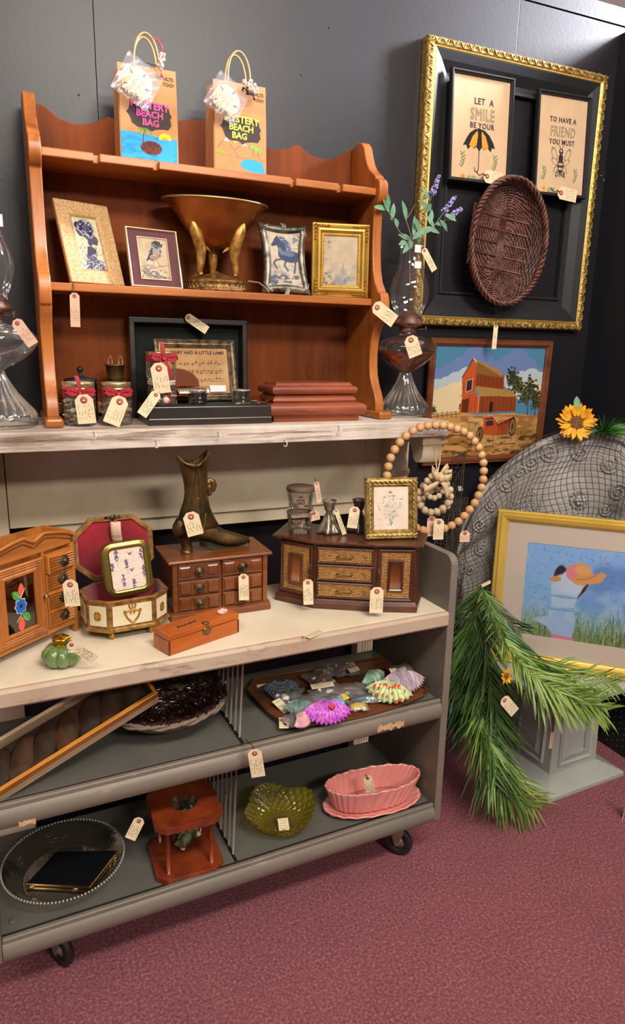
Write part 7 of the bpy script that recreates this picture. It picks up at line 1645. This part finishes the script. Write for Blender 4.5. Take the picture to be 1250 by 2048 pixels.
ptag((140,1166),(146,1213),1.612,30,'price tag on the top drawer of the oak jewellery cabinet',((124,1120,1.66),),rows=6)
ptag((231,1042),(234,1083),1.785,20,'curled price tag hanging from the lid of the florentine box',((229,1028,1.80),),col='paperpink',bend=.06)
ptag((141,1288),(189,1319),1.470,22,'price tag slanting off the green pumpkin',((132,1284,1.50),))
ptag((381,1030),(392,1071),1.715,32,'price tag on the side of the bronze boot',((384,1000,1.73),),normal=(-.2,-1,.1))
ptag((487,1152),(488,1199),1.668,20,'price tag on the upper right drawer of the walnut chest',((486,1132,1.69),))
ptag((616,1163),(617,1208),1.628,20,'price tag on the left cane door of the woven-front chest',((617,1138,1.65),),col='paper')
ptag((754,1180),(752,1226),1.528,27,'price tag on the right cane door of the woven-front chest',((756,1150,1.545),))
ptag((633,966),(639,1003),1.735,10,'narrow price tag on the upper fluted shell jar',((630,956,1.75),),rows=3,col='paperpink')
ptag((627,1024),(631,1041),1.720,20,'small square price tag on the lower fluted shell jar',((624,1012,1.75),),rows=3,col='paperpink',ink='pink')
ptag((672,1021),(688,1065),1.672,9,'thin price tag on the left smoky candle holder',((664,1012,1.71),),rows=2)
ptag((710,1018),(704,1056),1.660,21,'price tag on the right dark candle holder',((712,1006,1.70),))
ptag((864,1036),(862,1072),1.712,19,'price tag under the bead wreaths, the left and rear of two',((868,1030,1.715),),col='paperpink',ink='pink')
ptag((878,1042),(876,1079),1.690,21,'price tag under the bead wreaths, the right and front of two',((876,1028,1.70),),ink='pink')
ptag((930,1064),(929,1084),1.700,20,'price tag hanging from the lower right of the large bead hoop',((929,1032,1.715),),col='paperpink',ink='pink')
ptag((509,1504),(517,1553),1.420,28,'price tag hanging from the wire divider at the cart front',((505,1490,1.445),(490,1478,1.47)),rows=5)
ptag((279,1640),(260,1678),1.555,22,'price tag to the left of the red wooden stand',((290,1630,1.56),))
ptag((735,1555),(744,1590),1.560,18,'price tag inside the pink planter',((731,1548,1.56),))
ptag((1008,1399),(1030,1425),1.50,23,'price tag hanging in the palm fronds beside the pedestal',((1000,1388,1.53),),normal=(-.2,-1,.2))
ptag((1105,1464),(1101,1495),1.645,7,'thin dried price tag on the corner of the grey pedestal',((1106,1430,1.655),),rows=1,col='paperpink')
def flat(x,y,z,w_,h_,rot,label,dz=.0006,tx=0):
    p=GZ(x,y,z); t=thing('price_tag',label,'price tag',(p.x,p.y,z+dz),(R(tx),0,R(rot)),'handwritten price tags')
    mb=MB().box(-w_/2,w_/2,-h_/2,h_/2,0,.0006); mb.build('card',pm('paper'),t); o=MB(); rd=random.Random(int(x))
    for r in range(4):
        y_=h_*(.5-(r+.8)/4.6); a=-w_*.42; P=[]
        while a<w_*.4: P.append((a,y_+rd.uniform(-.3,.3)*h_/6,.0011)); a+=h_*.06
        o.tube(P,.00035,3)
    o.build('handwriting',pm('ink'),t,kind='stuff'); return t
tg=flat(630,1268,TZ,.062,.022,22,'price tag lying flat on the cream top of the cart near its edge'); MB().tube([(-.030,-.002,.001),(-.042,-.006,.002),(-.046,.002,.002),(-.036,.004,.002)],.0009,5).build('string',pm('pink'),tg)
flat(567,1650,BT+.012,.030,.036,-12,'white price card lying inside the olive glass dish',dz=.002,tx=25)
flat(566,1418,ZT,.030,.062,24,'price tag standing against the left front of the tray',dz=.006,tx=20)
flat(568,1448,ZT,.026,.042,-20,'price tag at the front left corner of the tray',dz=.003,tx=10)
flat(528,1385,ST,.040,.032,-4,'grey shaded price tag beyond the left end of the tray',dz=.010,tx=60)
flat(644,1391,ZT,.068,.020,-4,'price tag lying across the middle of the tray above the purple shell',dz=.032,tx=15)
flat(795,1362,ZT,.052,.018,-6,'price tag lying between the lilac scallop and the strawberry shell',dz=.036,tx=20)
flat(707,1360,ZT,.036,.016,12,'torn price tag among the brown shells at the tray back',dz=.034,tx=20)
bpy.context.view_layer.update()
